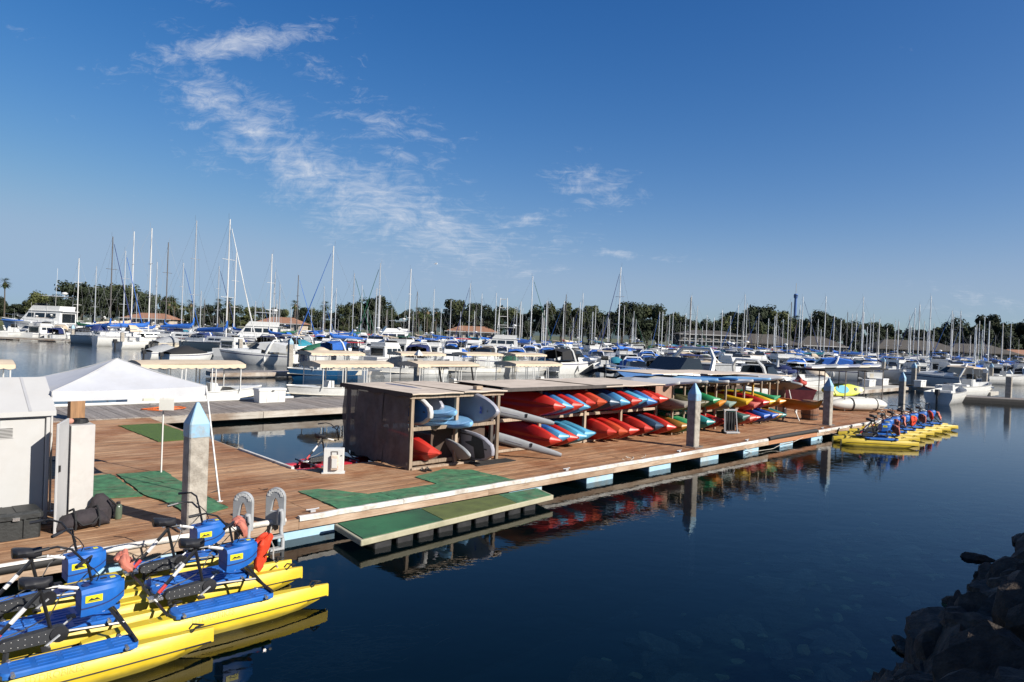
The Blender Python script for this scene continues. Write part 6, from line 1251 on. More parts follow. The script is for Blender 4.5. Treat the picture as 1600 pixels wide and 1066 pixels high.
# (u, v, heading, hull, label)
launches = [(-3.9, 20.3, 180, WHITE, 'tan canopied launch seen over the shed roof at the left edge'), (5.3, 20.1, 0, WHITE, 'white tan canopied launch right behind the white pop up canopy'),
            (12.4, 20.1, 180, WHITE, 'white launch with tan canopy and pointed bow left of the brown mesh box'), (19.0, 19.9, 0, WHITE, 'tan canopied launch with black awning behind the mesh box roof'),
            (26.6, 20.2, 0, WHITE, 'tan canopied launch by itself right of the black awning'), (18.7, 33.0, 180, BLUEH, 'dark blue hulled launch with tan scalloped canopy'),
            (26.6, 33.6, 180, WHITE, 'white launch with scalloped tan canopy right of the dark blue launch'), (33.8, 34.4, 180, WHITE, 'farther white launch with scalloped canopy, 2nd right of the dark blue launch'), (40.5, 34.6, 0, WHITE, 'scalloped canopy launch at the right end of its row near the black canopied cruiser')]
for i, (u, v, hd, hm, lab) in enumerate(launches):
    t = thing('launch', lab, 'launch', duv(u, v, 0), ANG + R(hd + (i % 3 - 1) * 1.5), 'canopied electric launches'); place(LAU, t, {'hull': hm}); p = duv(u, v); taken.append((p.x, p.y, 3.2))
    if i == 3: g = G(); g.loft([[(-1.6 + 3.2 * k / 6, y, 1.78 + .05 * math.sin(k)) for k in range(7)] for y in (-1.15, -1.1)], close=False, cap=False); g.add([(-1.7, -1.25, 1.78), (1.7, -1.25, 1.78), (1.7, -.4, 1.86), (-1.7, -.4, 1.86)], [(0, 1, 2, 3)]); [g.tube([(x, -1.2, 1.78), (x + .3, -1.1, .8)], .06, 4) for x in (-1.3, 1.0)]; g.build('awning', BLACKC, t)
bd2 = thing('launch_dock', 'narrow grey dock behind the second line of canopied launches', 'dock', mat4=DOCKM)
G().box((29, 36.4, .24), (34, 2.0, .3)).build('deck', GREYW, bd2); 
for k in range(9): G().box((13.5 + k * 3.9, 35.39, .25), (3.88, .06, .24)).build('fascia_board', FASCG, bd2)

# ---- individually placed boats
def put(spec, X, Y, hd, s_, label, name, cat, over=None, skip=(), group='boats in the marina'):
    t = thing(name, label, cat, (X, Y, 0), R(hd), group, scale=s_); place(spec, t, over, skip); taken.append((X, Y, 4.2 * (s_[0] if hasattr(s_, '__len__') else s_))); return t
put(FLY, -90, 132, 176, 1.55, 'large white motor yacht with covered upper deck at the far left', 'motor_yacht', 'yacht', {'bimini': WHITEP, 'stripe': GREYC})
put(CON, -75.5, 104, 100, 1.15, 'small white boat with bright blue square top and outboard at far left', 'console_boat', 'motorboat', {'t_top': BLUEC})
put(FLY, -40.5, 108, 190, 1.15, 'white trawler yacht with radar domes left of the orange roofed house', 'motor_yacht', 'yacht', {'bimini': WHITEP})
put(FLY, -22.5, 124, 200, 1.1, 'white sport yacht with boxy house below a blue furled sail', 'motor_yacht', 'yacht', {'bimini': GREYC})
put(FLY, -2.3, 112, 180, 1.0, 'white sportfishing boat with tall tubular tuna tower', 'sportfishing_boat', 'motorboat', {'bimini': WHITEP})
t = thing('tuna_tower', 'tall white pipe tower rising from the sportfishing boat mid picture', 'tower', (-2.3, 112, 0), R(180))
for x in (-1.6, .2):
    for y in (-1.1, 1.1): G().tube([(x, y, 3.0), (x * .6 - .3, y * .5, 9.6)], .05, 5).build('leg', WHITEP, t)
for z in (5.2, 6.6, 8.0, 9.4): k = (z - 3) / 6.6; G().box((-.7 * 1 + .05, 0, z), (1.8 - 1.0 * k, 2.2 - 1.2 * k, .06)).build('platform', WHITEP, t)
put(EXP, -24.0, 64.8, 178, 0.8, 'white cabin cruiser with navy hull band behind the white canopy peak', 'cabin_cruiser', 'motorboat', {'stripe': NAVYH, 'canvas_top': WHITEP})
put(RUN, -29.5, 63.0, 60, 0.8, 'open white boat under black cover with big black outboard toward the camera', 'covered_boat', 'motorboat', {'cover': BLACKC})
put(RUN, -33.5, 67.0, 65, 0.75, 'white skiff under grey cover beside the black outboard boat', 'covered_boat', 'motorboat', {'cover': GREYC})
put(EXP, 6.6, 71.5, 50, 0.95, 'white express cruiser with boxy black canvas enclosure at its stern', 'cabin_cruiser', 'motorboat', {'canvas_top': BLACKC})
p = duv(26.2, 9.6); put(EXP, p.x, p.y, math.degrees(ANG) + 180, (1.2, 1.1, 1.18), 'big white express yacht with dark brown side behind the plywood racks', 'cabin_cruiser', 'motorboat', {'hull': BROWNC, 'stripe': BROWNC}, skip=('canvas_top',))
p = duv(38.6, 10.2); put(EXP, p.x, p.y, math.degrees(ANG) - 4, 0.95, 'white express cruiser with curved arch and grey glass right of the brown sided yacht', 'cabin_cruiser', 'motorboat', {'stripe': GREYC}, skip=('canvas_top',))
p = duv(22.3, 9.6); t = thing('deck_cover', 'slate blue canvas spread over the foredeck of the brown sided yacht', 'boat cover', (p.x, p.y, .25), ANG)
g = G(); g.loft([[(x, y, z + .06 * math.sin(x * 3 + y * 2)) for y, z in ((-1.35, 1.7), (-.7, 1.95), (0, 2.05), (.7, 1.95), (1.35, 1.7))] for x in (-1.6, -.5, .6, 1.6)], close=False, cap=False); g.build('canvas', M('slate_blue_canvas', (0.06, 0.16, 0.36), 0.8, var=.15, bump=.3), t, smooth=50)
for x in (-1.4, 1.4): G().tube([(x, -1.3, 1.3), (x, -.7, 1.9), (x, .7, 1.9), (x, 1.3, 1.3)], .02, 4).build('bow_frame', STEEL, t)
put(CON, 24.0, 57.0, 20, 0.95, 'white open fishing boat with tan clutter behind the rack end', 'console_boat', 'motorboat', {'t_top': WHITEP})
put(CON, 33.0, 51.7, 44, 0.86, 'small white skiff with tilted black outboards near the side dock', 'console_boat', 'motorboat', {}, skip=('t_top', 'top_frame', 'windshield'))
put(CON, 39.4, 59.0, 30, 1.0, 'white console boat with tan top moored behind the small skiff', 'console_boat', 'motorboat', {'t_top': TANC})
put(CON, 62.0, 86.0, 10, 1.1, 'white pilothouse boat with dark windows near the right edge', 'console_boat', 'motorboat', {'t_top': NAVYC})
put(EXP, 46.5, 74.0, 150, 0.9, 'white cruiser with tan bimini behind the side dock piles', 'cabin_cruiser', 'motorboat', {'canvas_top': TANC})
put(EXP, 36.5, 82.0, 165, 0.95, 'white cruiser with bright blue canvas stern cover right of centre', 'cabin_cruiser', 'motorboat', {'canvas_top': BLUEC})
# grey tarpaulin crate and neighbours behind the rack end
t = thing('tarp_box', 'tall grey tarpaulin covered box behind the rack end', 'covered box', duv(37.5, 13.5, 0.3), ANG)
G().box((0, 0, 1.0), (3.0, 2.2, 1.9)).build('cover', GREYC, t, bevel=.08); G().box((0, 0, 1.97), (3.1, 2.3, .06)).build('top', GREYC, t)
t = thing('tarp_box', 'black tarpaulin covered box left of the grey one', 'covered box', duv(34.0, 14.5, 0.3), ANG)
G().box((0, 0, 0.9), (2.2, 1.8, 1.8)).build('cover', BLACKC, t, bevel=.15); G().box((1.5, 0, .7), (.7, .8, 1.3)).build('red_cooler', REDC, t, bevel=.05); G().box((1.5, 0, 1.45), (.72, .82, .18)).build('white_lid', WHITEP, t, bevel=.03)
sd_ = thing('side_dock', 'grey concrete dock with white boxes beyond the dock end pile', 'dock', duv(0, 0, 0), ANG)
CONCD = M('dock_concrete', (0.42, 0.40, 0.36), 0.9, var=.1, scale=1.5, dirt=(.25, .22, .18), dirtamt=.5, world_pos=True)
for (u, v, du, dv) in ((42, 13.0, 30, 2.4), (60.0, 9.9, 16, 2.4), (66.3, 7.0, 3.0, 9.0)): G().box((u, v, .28), (du - .02, dv - .02, .34)).build('deck', CONCD, sd_, bevel=.02)
for k in range(7): G().box((53 + k * 2.3, 8.66, .28), (2.28, .06, .26)).build('fascia_board', FASCG, sd_)
for i, (u, v) in enumerate([(50.0, 13.1), (58.5, 10.2), (62.5, 10.4), (65, 8.0), (40.5, 13.4)]): dockbox(DOCKM @ Matrix.Translation((u, v, .46)), 'white dock box on the concrete side dock, %s from the left' % ordn([2, 3, 4, 5, 1][i]), 1.5, 'dock boxes on the side dock')
t = thing('dark_float_dock', 'low dark float dock running to the foot of the gangway at right', 'dock', (40.0, 52.2, 0), R(-12))
G().box((0, 0, .18), (12, 2.6, .44)).build('deck', M('dark_dock', (0.06, 0.055, 0.05), .8, var=.3), t, bevel=.03); G().box((0, -1.33, .1), (12, .08, .25)).build('rubbing_strip', RUBBER, t); G().box((0, 0, .408), (11.6, 2.3, .02)).build('walkway', GREYW, t)
t = thing('gangway', 'grey metal gangway with truss railings sloping up at the right edge', 'gangway', (41.5, 52.0, .45), R(-14))
LG = 16
for y in (-.6, .6):
    G().tube([(0, y, .05), (LG, y, 2.4)], .06, 5).build('stringer', ALU, t); G().tube([(0, y, 1.15), (LG, y, 3.5)], .04, 5).build('handrail', ALU, t); G().tube([(0, y, .6), (LG, y, 2.95)], .025, 5).build('midrail', ALU, t)
    for k in range(11): x = LG * k / 10; G().tube([(x, y, .05 + 2.35 * k / 10), (x, y, 1.15 + 2.35 * k / 10)], .03, 4).build('upright', ALU, t)
    for k in range(10): G().tube([(LG * k / 10, y, .05 + 2.35 * k / 10), (LG * (k + 1) / 10, y, 1.15 + 2.35 * (k + 1) / 10)], .022, 4).build('brace', ALU, t)
G().box((LG / 2, 0, 1.25), (LG, 1.1, .05)).build('tread', GREYW, t).matrix_local = Matrix.Translation((LG / 2, 0, 1.24)) @ Matrix.Rotation(-math.atan2(2.35, LG), 4, 'Y') @ Matrix.Translation((-LG / 2, 0, -1.25))
t = thing('tarp_bundle', 'dark green tarpaulin bundle on the float dock below the gangway', 'tarp', (41.0, 51.6, .42), .3); G().ell((0, 0, .45), (.9, .6, .6)).build('cover', M('dark_green_tarp', (.012, .035, .035), .8, bump=.5), t, smooth=60); G().tube([(-.9, 0, .2), (0, -.65, .35), (.9, 0, .2)], .02, 4).build('tie', ROPE, t)

# ---- marina piles
mp = [(40.1, 68.4), (44.3, 74.9), (42.4, 61.5), (59.8, 85.6), (38.5, 53.1), (-88.2, 126.0), (-62.3, 97.5), (-48.4, 85.4), (-44.0, 94.0), (-20.1, 62.5), (0.0, 84.9), (15.4, 110.6), (7.8, 102.8), (-5.6, 41.5), (29.5, 86.0), (52.0, 96.0), (70.0, 104.0), (-30, 76), (22, 72)]
ordp = sorted(range(len(mp)), key=lambda i: mp[i][0] / mp[i][1])
for k, i in enumerate(ordp): X, Y = mp[i]; pile((X, Y, .15), ANG, 'pale pointed concrete pile among the moored boats, %s of them from the left' % ordn(k + 1), cap=CAPW if i % 3 else CAPB, capme=cap2_me if i % 3 else cap_me, sc=1.25, bracket=False); taken.append((X, Y, .4))

# ---- walkways of the marina
for j, (Yw, x0, x1) in enumerate([(101, -92, -30), (92, -22, 30), (116, 20, 82), (126, -60, 18), (148, -70, 118), (182, -120, 140)]):
    t = thing('marina_walkway', 'long grey floating walkway between the boats, %s one back from the kayak racks' % ordn(j + 1), 'walkway', ((x0 + x1) / 2, Yw, 0), 0)
    G().box((0, 0, .25), (x1 - x0, 1.8, .3)).build('deck', CONCD, t); G().box((0, -.93, .2), (x1 - x0, .05, .2)).build('fascia_board', FASCG, t)

# ---- the crowd of other boats, row by row
rowsY = [(57, .85), (63, .85), (70, .95), (79, 1.0), (88, 1.0), (98, 1.0), (108, 1.0), (119, 1.0), (131, 1.0), (144, .95), (159, .9), (176, .85), (195, .8), (213, .7)]
fr = random.Random(77); crowd = []
for j, (Y0, dens) in enumerate(rowsY):
    x = -0.74 * Y0
    while x < 0.76 * Y0:
        step = fr.uniform(2.5, 3.5) * (1 + Y0 / 600); x += step
        Y = Y0 + fr.uniform(-1.6, 1.6)
        q_ = x / Y                                    # leave the fairways and the side dock free
        if (q_ < -0.58 and Y < 101) or (q_ < -0.44 and Y < 87) or (q_ < -0.32 and Y < 75) or (q_ < 0.16 and Y < 67) or (q_ > 0.45 and Y < 84): continue
        if fr.random() > dens: continue
        if any(abs(x - a) < 1.3 + min(r_, 3) * .36 and abs(Y - b) < 2.2 + r_ * .55 for a, b, r_ in taken): continue
        crowd.append((j, x, Y)); taken.append((x, Y, 3.2))
nrow = {}
for (j, x, Y) in crowd:
    nrow[j] = nrow.get(j, 0) + 1
    q = fr.random(); hd = fr.choice([90, 270, 84, 265, 100, 272, 62]) + fr.uniform(-6, 6); far_ = Y > 140
    where = '%s from left, %s boat row back' % (ordn(nrow[j]), ordn(j + 1))
    if q < .38:
        cm = fr.choice([BLUEC, BLUEC, BLUEC, BLACKC, BLACKC, NAVYC, TANC, GREYC]); nm = {BLACKC.name: 'black'}.get(cm.name) or CW.get(cm.name, 'grey')
        put(EXP, x, Y, hd, fr.uniform(.68, .9), 'white express cruiser with %s canvas, %s' % (nm, where), 'cabin_cruiser', 'motorboat', {'canvas_top': cm, 'stripe': fr.choice([NAVYH, GREYC, BLUEH])}, skip=('bow_rail', 'transom_door', 'cockpit', 'portlight', 'fender') if far_ else ())
    elif q < .56:
        cm = fr.choice([BLUEC, WHITEP, TANC, NAVYC, BLUEC]); put(FLY, x, Y, hd, fr.uniform(.58, .76), 'white flybridge boat with %s bimini, %s' % (CW[cm.name], where), 'motor_yacht', 'yacht', {'bimini': cm}, skip=('bow_rail', 'bimini_frame', 'aft_door') if far_ else ())
    elif q < .84:
        cm = fr.choice([BLUEC, BLUEC, NAVYC, TEALC, GREENC, GREYC, WHITEP, TANC]); put(RUN, x, Y, hd, fr.uniform(.75, 1.05), 'runabout under %s cover, %s' % (CW[cm.name], where), 'covered_boat', 'motorboat', {'cover': cm, 'hull': fr.choice([WHITE, WHITE, WHITE, NAVYH, CREAM])}, skip=('fender',) if far_ else ())
    else:
        cm = fr.choice([NAVYC, BLUEC, WHITEP, TANC, REDC]); put(CON, x, Y, hd, fr.uniform(.9, 1.2), 'open console boat with %s top, %s' % (CW[cm.name], where), 'console_boat', 'motorboat', {'t_top': cm}, skip=('bench', 'bow_rail') if far_ else ())
# ================================================================== TREES, HOUSES, TOWER, GULL
TREES = [(-209.0, 263.6, 6.3), (-204.9, 264.2, 6.5), (-192.7, 253.2, 6.3), (-206.6, 276.9, 7.6), (-183.1, 249.5, 6.4), (-177.9, 247.6, 6.8), (-190.3, 271.5, 9.0), (-170.1, 246.6, 9.1), (-172.1, 253.4, 9.8), (-176.6, 264.1, 9.7), (-173.6, 266.2, 9.4), (-173.6, 271.8, 13.4), (-178.4, 284.9, 13.6), (-166.9, 273.6, 14.7), (-153.8, 257.3, 14.5), (-152.2, 261.6, 13.1), (-161.1, 283.4, 13.9), (-141.9, 254.2, 12.5), (-154.8, 284.2, 13.4), (-144.3, 270.5, 10.2), (-130.0, 249.4, 9.7), (-138.8, 275.6, 9.9), (-122.9, 249.9, 8.7), (-120.2, 252.9, 7.1), (-117.0, 253.4, 6.5), (-122.1, 271.1, 8.3), (-111.2, 254.3, 7.9), (-116.4, 277.3, 8.8), (-102.4, 254.2, 8.2), (-104.7, 271.0, 9.4), (-93.8, 254.3, 8.6), (-91.3, 258.8, 8.2), (-85.2, 249.5, 7.1), (-88.8, 269.5, 7.5), (-89.6, 283.4, 8.1), (-84.4, 279.8, 9.4), (-81.7, 281.4, 8.7), (-70.5, 253.4, 8.2), (-66.2, 253.7, 7.8), (-65.9, 269.5, 11.2), (-57.8, 247.5, 10.2), (-60.6, 273.5, 13.0), (-55.2, 269.3, 12.6), (-53.0, 274.1, 12.2), (-48.5, 267.8, 9.6), (-42.7, 256.9, 8.4), (-38.1, 246.6, 8.7), (-35.0, 248.4, 8.8), (-34.4, 268.3, 9.6), (-32.3, 280.7, 8.3), (-27.3, 273.0, 9.8), (-22.1, 247.4, 12.0), (-19.7, 273.3, 12.9), (-16.8, 270.8, 14.4), (-11.9, 258.4, 12.1), (-9.4, 267.3, 12.4), (-5.0, 274.7, 11.3), (-0.5, 281.7, 10.9), (3.8, 281.1, 10.8), (7.4, 276.8, 11.6), (11.1, 270.4, 12.7), (15.0, 269.7, 13.6), (20.1, 284.7, 13.0), (22.5, 261.1, 12.8), (26.6, 263.5, 12.3), (30.8, 276.0, 13.7), (33.6, 265.9, 12.7), (37.9, 267.1, 12.4), (41.0, 258.3, 14.9), (47.1, 275.2, 16.2), (52.0, 284.4, 14.9), (55.8, 284.3, 14.7), (54.6, 257.8, 12.8), (65.3, 286.3, 12.2), (66.0, 273.8, 12.4), (68.4, 270.8, 10.7), (75.4, 279.7, 10.3), (72.9, 259.0, 10.4), (76.7, 261.2, 10.6), (84.1, 272.6, 13.2), (94.8, 292.2, 16.0), (85.7, 255.5, 14.0), (97.6, 282.2, 15.8), (102.5, 285.9, 15.7), (101.0, 273.2, 14.4), (102.5, 265.2, 13.2), (111.6, 280.9, 12.7), (116.4, 282.4, 12.1), (122.0, 284.1, 13.6), (117.4, 264.9, 13.1), (130.8, 286.2, 13.3), (127.8, 272.2, 11.7), (136.9, 283.2, 12.4), (144.3, 290.6, 12.5), (150.5, 296.4, 13.1), (144.3, 278.1, 12.6), (147.8, 275.7, 11.5), (161.9, 292.6, 9.3), (162.8, 287.4, 11.3), (171.4, 294.5, 11.4), (162.2, 271.4, 11.0), (185.7, 301.8, 12.6), (174.7, 276.7, 11.5), (180.2, 278.4, 14.4), (189.6, 286.7, 13.8), (180.1, 266.8, 13.2), (203.8, 297.3, 16.2), (207.5, 297.2, 16.2), (203.7, 287.0, 14.5), (213.8, 294.3, 14.3), (225.6, 304.9, 16.6), (217.2, 288.8, 15.4), (225.5, 293.8, 15.1), (228.4, 291.2, 15.5), (241.5, 302.8, 14.7), (-193.9, 244.8, 4), (-185.1, 242.6, 4), (-177.6, 242.0, 4), (-175.2, 245.8, 4.7), (-167.6, 244.4, 5.7), (-160.1, 243.5, 6.8), (-151.5, 241.3, 8.5), (-142.2, 240.2, 9.9), (-137.5, 241.5, 9.0), (-129.0, 241.8, 7.1), (-123.8, 242.9, 4.5), (-118.9, 244.2, 5.5), (-111.0, 239.8, 4), (-105.3, 240.8, 4), (-101.2, 243.8, 5.3), (-92.6, 240.0, 5.4), (-86.1, 241.5, 4.7), (-79.7, 242.2, 4.4), (-74.2, 243.1, 4.2), (-67.5, 244.8, 4.9), (-57.9, 239.9, 6.7), (-50.9, 245.2, 8.7), (-44.5, 245.4, 7.1), (-35.3, 245.1, 5.8), (-29.1, 243.8, 5.7), (-23.9, 244.7, 6.5), (-15.4, 239.0, 10.0), (-7.7, 238.1, 9.1), (0.1, 245.3, 5.3), (5.4, 242.0, 7.1), (12.4, 243.5, 9.2), (17.3, 238.8, 9.9), (24.9, 242.5, 8.7), (30.2, 240.6, 8.7), (39.7, 248.2, 9.4), (44.0, 241.5, 9.2), (52.2, 248.1, 9.5), (59.0, 247.1, 8.1), (65.8, 244.1, 6.4), (75.0, 246.6, 8.1), (83.9, 249.5, 11.9), (90.3, 251.2, 11.0), (100.8, 254.7, 7.9), (109.5, 254.5, 8.8), (117.4, 254.5, 6.9), (125.6, 253.7, 7.7), (136.8, 258.9, 8.0), (145.0, 260.8, 5.2), (153.3, 260.9, 6.9), (160.7, 261.4, 9.0), (166.8, 260.3, 10.2), (175.2, 262.5, 9.7), (183.8, 265.8, 10.2), (189.8, 264.4, 10.3), (196.7, 263.2, 9.2), (207.7, 266.8, 9.9)]
PALMS = [(-174.7, 236.2, 13.9), (-120.6, 240.9, 9.3), (-119.1, 241.9, 9.9), (-111.4, 238.1, 9.1), (-102.2, 239.2, 10.0), (-98.0, 236.4, 10.5), (-75.2, 237.6, 10.4), (-65.4, 239.0, 10.6), (-32.4, 236.8, 9.6), (-29.7, 238.0, 10.0), (-27.1, 243.2, 9.8), (-44.3, 240.4, 9.3), (103.0, 250.8, 12.8), (76.6, 251.0, 12.7), (-13.9, 240.5, 11.0), (109.4, 255.3, 12.2)]
LEAF1 = M('leaf_dark', (0.030, 0.040, 0.020), 0.8, var=0.45, scale=0.5, orand=0.35, spec=0.2); LEAF2 = M('leaf_olive', (0.056, 0.066, 0.028), 0.8, var=0.45, scale=0.5, orand=0.3, spec=0.2)
BARK = M('bark', (0.10, 0.08, 0.06), 0.9, var=0.3); PALML = M('palm_leaf', (0.035, 0.052, 0.016), 0.7, var=0.4, orand=0.2, spec=0.2)
def crown_mesh(seed, n=2800):
    """unit tree (height 1): leaf faces in clumps through the crown"""
    r = random.Random(seed); g = G(); cl = []
    for _ in range(r.randint(11, 17)):
        a = r.uniform(0, 6.28); rr = r.uniform(0.05, 0.36); z = r.uniform(0.30, 0.90); rr *= 1.1 - abs(z - .55)
        cl.append((Vector((rr * math.cos(a), rr * math.sin(a), z)), r.uniform(0.09, 0.19)))
    for k in range(n):
        c, s_ = cl[r.randrange(len(cl))]; d = Vector((r.gauss(0, 1), r.gauss(0, 1), r.gauss(0, .8))).normalized()
        p = c + d * s_ * r.uniform(.55, 1.08); q = r.uniform(0.02, 0.04)
        nrm = (d + Vector((r.uniform(-.8, .8), r.uniform(-.8, .8), r.uniform(-.3, .9)))).normalized(); x = nrm.orthogonal().normalized(); x = Matrix.Rotation(r.uniform(0, 6.28), 3, nrm) @ x; y = nrm.cross(x)
        g.add([tuple(p + x * q), tuple(p + y * q * .7), tuple(p - x * q), tuple(p - y * q * .7)], [(0, 1, 2, 3)])
    me = bpy.data.meshes.new('crown'); me.from_pydata(g.v, [], g.f); me.update(); return me
def trunk_mesh(seed):
    r = random.Random(seed); g = G(); g.tube([(0, 0, -.02), (r.uniform(-.02, .02), 0, .2), (0, r.uniform(-.02, .02), .5)], [.028, .022, .012], 6)
    for _ in range(5):
        a = r.uniform(0, 6.28); z = r.uniform(.2, .42); g.tube([(0, 0, z), (.14 * math.cos(a), .14 * math.sin(a), z + .15), (.24 * math.cos(a), .24 * math.sin(a), z + .32)], [.012, .009, .004], 5)
    return g.mesh('trunk')
CR = [(crown_mesh(i), trunk_mesh(i)) for i in range(7)]
tr_ = random.Random(44); xl = random.Random(6)
LEAF3 = M('leaf_light', (0.085, 0.095, 0.035), 0.8, var=0.4, scale=0.5, orand=0.3, spec=0.2)
ot = sorted(range(len(TREES)), key=lambda i: TREES[i][0] / TREES[i][1])
for k, i in enumerate(ot):
    X, Y, h = TREES[i]; c, tk = CR[tr_.randrange(7)]; w = max(h * tr_.uniform(.85, 1.25), 8.5) if h > 7 else tr_.uniform(7, 10)
    dk = tr_.random() < .62
    t = thing('broadleaf_tree', '%s %s tree on the far shore, %s from the left' % ('dark green' if dk else 'olive green', 'tall' if h > 14 else 'low' if h < 9 else 'mid height', ordn(k + 1)), 'tree', (X, Y, 1.0), tr_.uniform(0, 6.28), 'trees along the far shore', scale=(w, w, h * 1.12 * xl.uniform(.86, 1.1)))
    ob('trunk', tk, BARK, t); ob('crown', c, LEAF1 if dk else xl.choice([LEAF2, LEAF2, LEAF3]), t)
def palm_meshes(seed):
    r = random.Random(seed); g = G()
    for k in range(46):
        a = r.uniform(0, 6.28); e = r.uniform(-1.1, 1.2); L = r.uniform(1.2, 1.9)
        d = Vector((math.cos(a) * math.cos(e), math.sin(a) * math.cos(e), math.sin(e))); sd = d.cross(Vector((0, 0, 1))).normalized()
        p1 = d * L * .45; 
        for f in range(-3, 4):
            tip = d * L + sd * f * .22 * L + Vector((0, 0, -.25 * abs(f) * .5 - .25)); g.add([tuple(p1), tuple(p1 + (tip - p1) * .5 + sd * .06), tuple(tip), tuple(p1 + (tip - p1) * .5 - sd * .06)], [(0, 1, 2, 3)])
        g.add([(0, 0, 0), tuple(p1 + sd * .03), tuple(p1 - sd * .03)], [(0, 1, 2)])
    me = bpy.data.meshes.new('crown'); me.from_pydata(g.v, [], g.f); me.update(); return me
PM = [palm_meshes(i) for i in range(3)]
op = sorted(range(len(PALMS)), key=lambda i: PALMS[i][0] / PALMS[i][1])
for k, i in enumerate(op):
    X, Y, h = PALMS[i]; t = thing('palm_tree', 'slim fan palm rising over the far shore, %s palm from the left' % ordn(k + 1), 'palm', (X, Y, 1.0), tr_.uniform(0, 6.28), 'palms along the far shore')
    G().tube([(0, 0, 0), (.1, 0, h * .5), (0, .1, h)], [.28, .2, .16], 6).build('trunk', BARK, t); o = ob('crown', PM[k % 3], PALML, t, (0, .1, h - .4)); o.scale = (1.25, 1.25, 1.25)
    g = G(); g.loft([[(r_ * math.cos(a * math.pi / 4), r_ * math.sin(a * math.pi / 4) + .1, z) for a in range(8)] for r_, z in ((.3, h - 2.6), (.7, h - 1.3), (.4, h - .4))]); g.build('dead_skirt', M('palm_skirt', (.16, .12, .07), .9, var=.3), t)

TILE = M('clay_tile', (0.32, 0.16, 0.095), 0.8, var=.2, scale=1.5, stretch=(1, 6, 6)); BROOF = M('brown_shingle', (0.075, 0.065, 0.055), .9, var=.2, scale=1.2); STUC = M('stucco', (.50, .42, .34), .9, var=.1); WTRIM = M('white_trim', (.46, .45, .43), .6, var=.05); DKW = M('dark_wall', (.10, .085, .07), .9, var=.2)
def house_b(X, Y, w, d, hw, hr, roofm, wallm, label, nwin=6, rz=0, trim=None, over=.8):
    t = thing('shore_building', label, 'building', (X, Y, 1.0), rz)
    wl = G().box((0, 0, hw / 2), (w, d, hw)).build('wall', wallm, t)
    g = G(); a, b = w / 2 + over, d / 2 + over; rg = max(0.2, a - b * 0.9)
    g.add([(-a, -b, hw), (a, -b, hw), (a, b, hw), (-a, b, hw), (-rg, 0, hw + hr), (rg, 0, hw + hr)], [(0, 1, 5, 4), (1, 2, 5), (2, 3, 4, 5), (3, 0, 4), (0, 3, 2, 1)]); rf = g.build('roof', roofm, t)
    G().box((0, -b, hw), (2 * a, .12, .3)).build('eave', trim or WTRIM, rf)
    for k in range(nwin):
        x = -w / 2 + w * (k + .5) / nwin; o = G().box((x, -d / 2 - .03, hw * .52), (w / nwin * .6, .08, hw * .48)).build('window', WTRIM, t); G().box((x, -d / 2 - .08, hw * .52), (w / nwin * .5, .04, hw * .40)).build('pane', GLASSD, o)
    return t
house_b(-79, 236, 15, 9, 3.2, 2.2, TILE, STUC, 'orange tile roofed house left of the sailboat with blue furled sail')
house_b(-124, 237, 16, 9, 3.0, 2.0, TILE, STUC, 'orange tile roofed house among the tall masts at left')
house_b(-13.5, 236, 17, 9, 3.0, 2.0, TILE, STUC, 'orange tile roofed house by the tuna tower in mid picture')
house_b(67, 236, 21, 12, 5.2, 1.6, BROOF, DKW, 'two storey lodge with white balcony eaves right of centre', 8)
G().box((67, 229.6, 4.0), (23, 1.2, .25)).build('balcony', WTRIM, None)
o = bpy.data.objects['balcony']; o.parent = bpy.data.objects['shore_building.003']; o.matrix_parent_inverse = o.parent.matrix_basis.inverted()
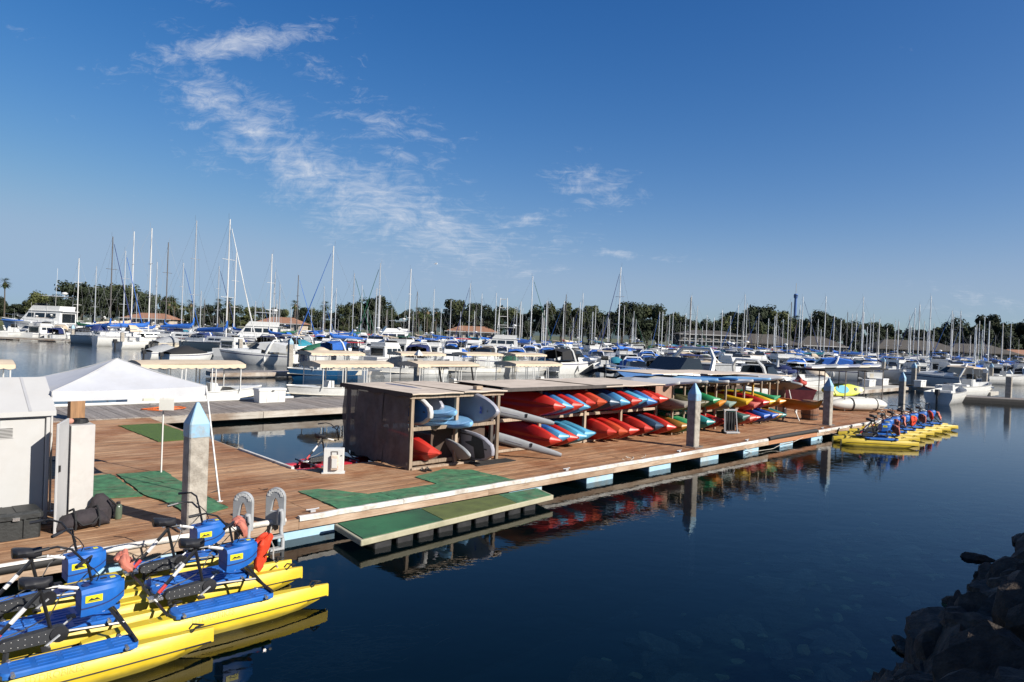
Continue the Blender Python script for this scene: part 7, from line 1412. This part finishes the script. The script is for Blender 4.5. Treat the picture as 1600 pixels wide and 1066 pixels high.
house_b(88, 243, 22, 14, 3.0, 3.4, BROOF, DKW, 'wide brown shingled hall left of the blue tower', 6, trim=BROOF); house_b(107, 243, 16, 12, 3.0, 3.4, BROOF, DKW, 'brown gabled hall with pale edge right of the blue tower', 5)
house_b(142, 246, 30, 14, 3.0, 3.4, BROOF, DKW, 'long low brown roofed hall under the right hand trees', 9, trim=BROOF); house_b(166, 248, 24, 14, 2.8, 3.2, BROOF, DKW, 'second long brown roofed hall farther right', 7, trim=BROOF)
house_b(183, 250, 14, 9, 2.8, 1.8, TILE, STUC, 'orange tile roofed house at the right edge')
# tower
TW = M('tower_blue', (0.05, 0.13, 0.36), .6, var=.1)
t = thing('observation_tower', 'slim blue observation tower with ring and antenna above the trees', 'tower', (213.0, 520, 2), 0)
G().lathe([(1.3, 0), (1.1, 20), (.95, 38)], 12).build('shaft', TW, t, smooth=50); G().lathe([(.95, 37.5), (1.45, 38.2), (1.45, 40.4), (1.0, 41)], 16).build('cabin_ring', TW, t); G().tube([(0, 0, 41), (0, 0, 49)], .18, 5).build('antenna', WTRIM, t)
for k in range(8): a = k * math.pi / 4; G().box((1.46 * math.cos(a), 1.46 * math.sin(a), 39.4), (.1, .9, .7), a).build('window', GLASSD, t)
# gull
t = thing('gull', 'white gull gliding in the open sky above the masts', 'bird', (-17.2, 150, 18.4), R(20)); GUL = M('gull_white', (.75, .75, .75), .7)
g = G(); g.loft([[(x, w * math.cos(a * math.pi / 4), z + w * math.sin(a * math.pi / 4)) for a in range(8)] for x, w, z in ((-.42, .02, .02), (-.25, .07, 0), (0, .10, 0), (.2, .08, .01), (.32, .055, .03), (.42, .015, .02))]); g.build('body', GUL, t, smooth=60)
for sy in (-1, 1): g = G(); g.loft([[(.12, 0, .04), (0.0, 0, .06), (-.14, 0, .04)], [(.20, sy * .35, .26), (.05, sy * .38, .28), (-.06, sy * .38, .26)], [(.02, sy * .85, .16), (-.04, sy * .86, .165), (-.10, sy * .85, .16)]], close=False, cap=False); g.build('wing', GUL, t)
g = G(); g.add([(-.40, -.03, .02), (-.40, .03, .02), (-.58, .09, .02), (-.58, -.09, .02)], [(0, 1, 2, 3)]); g.build('tail', GUL, t)
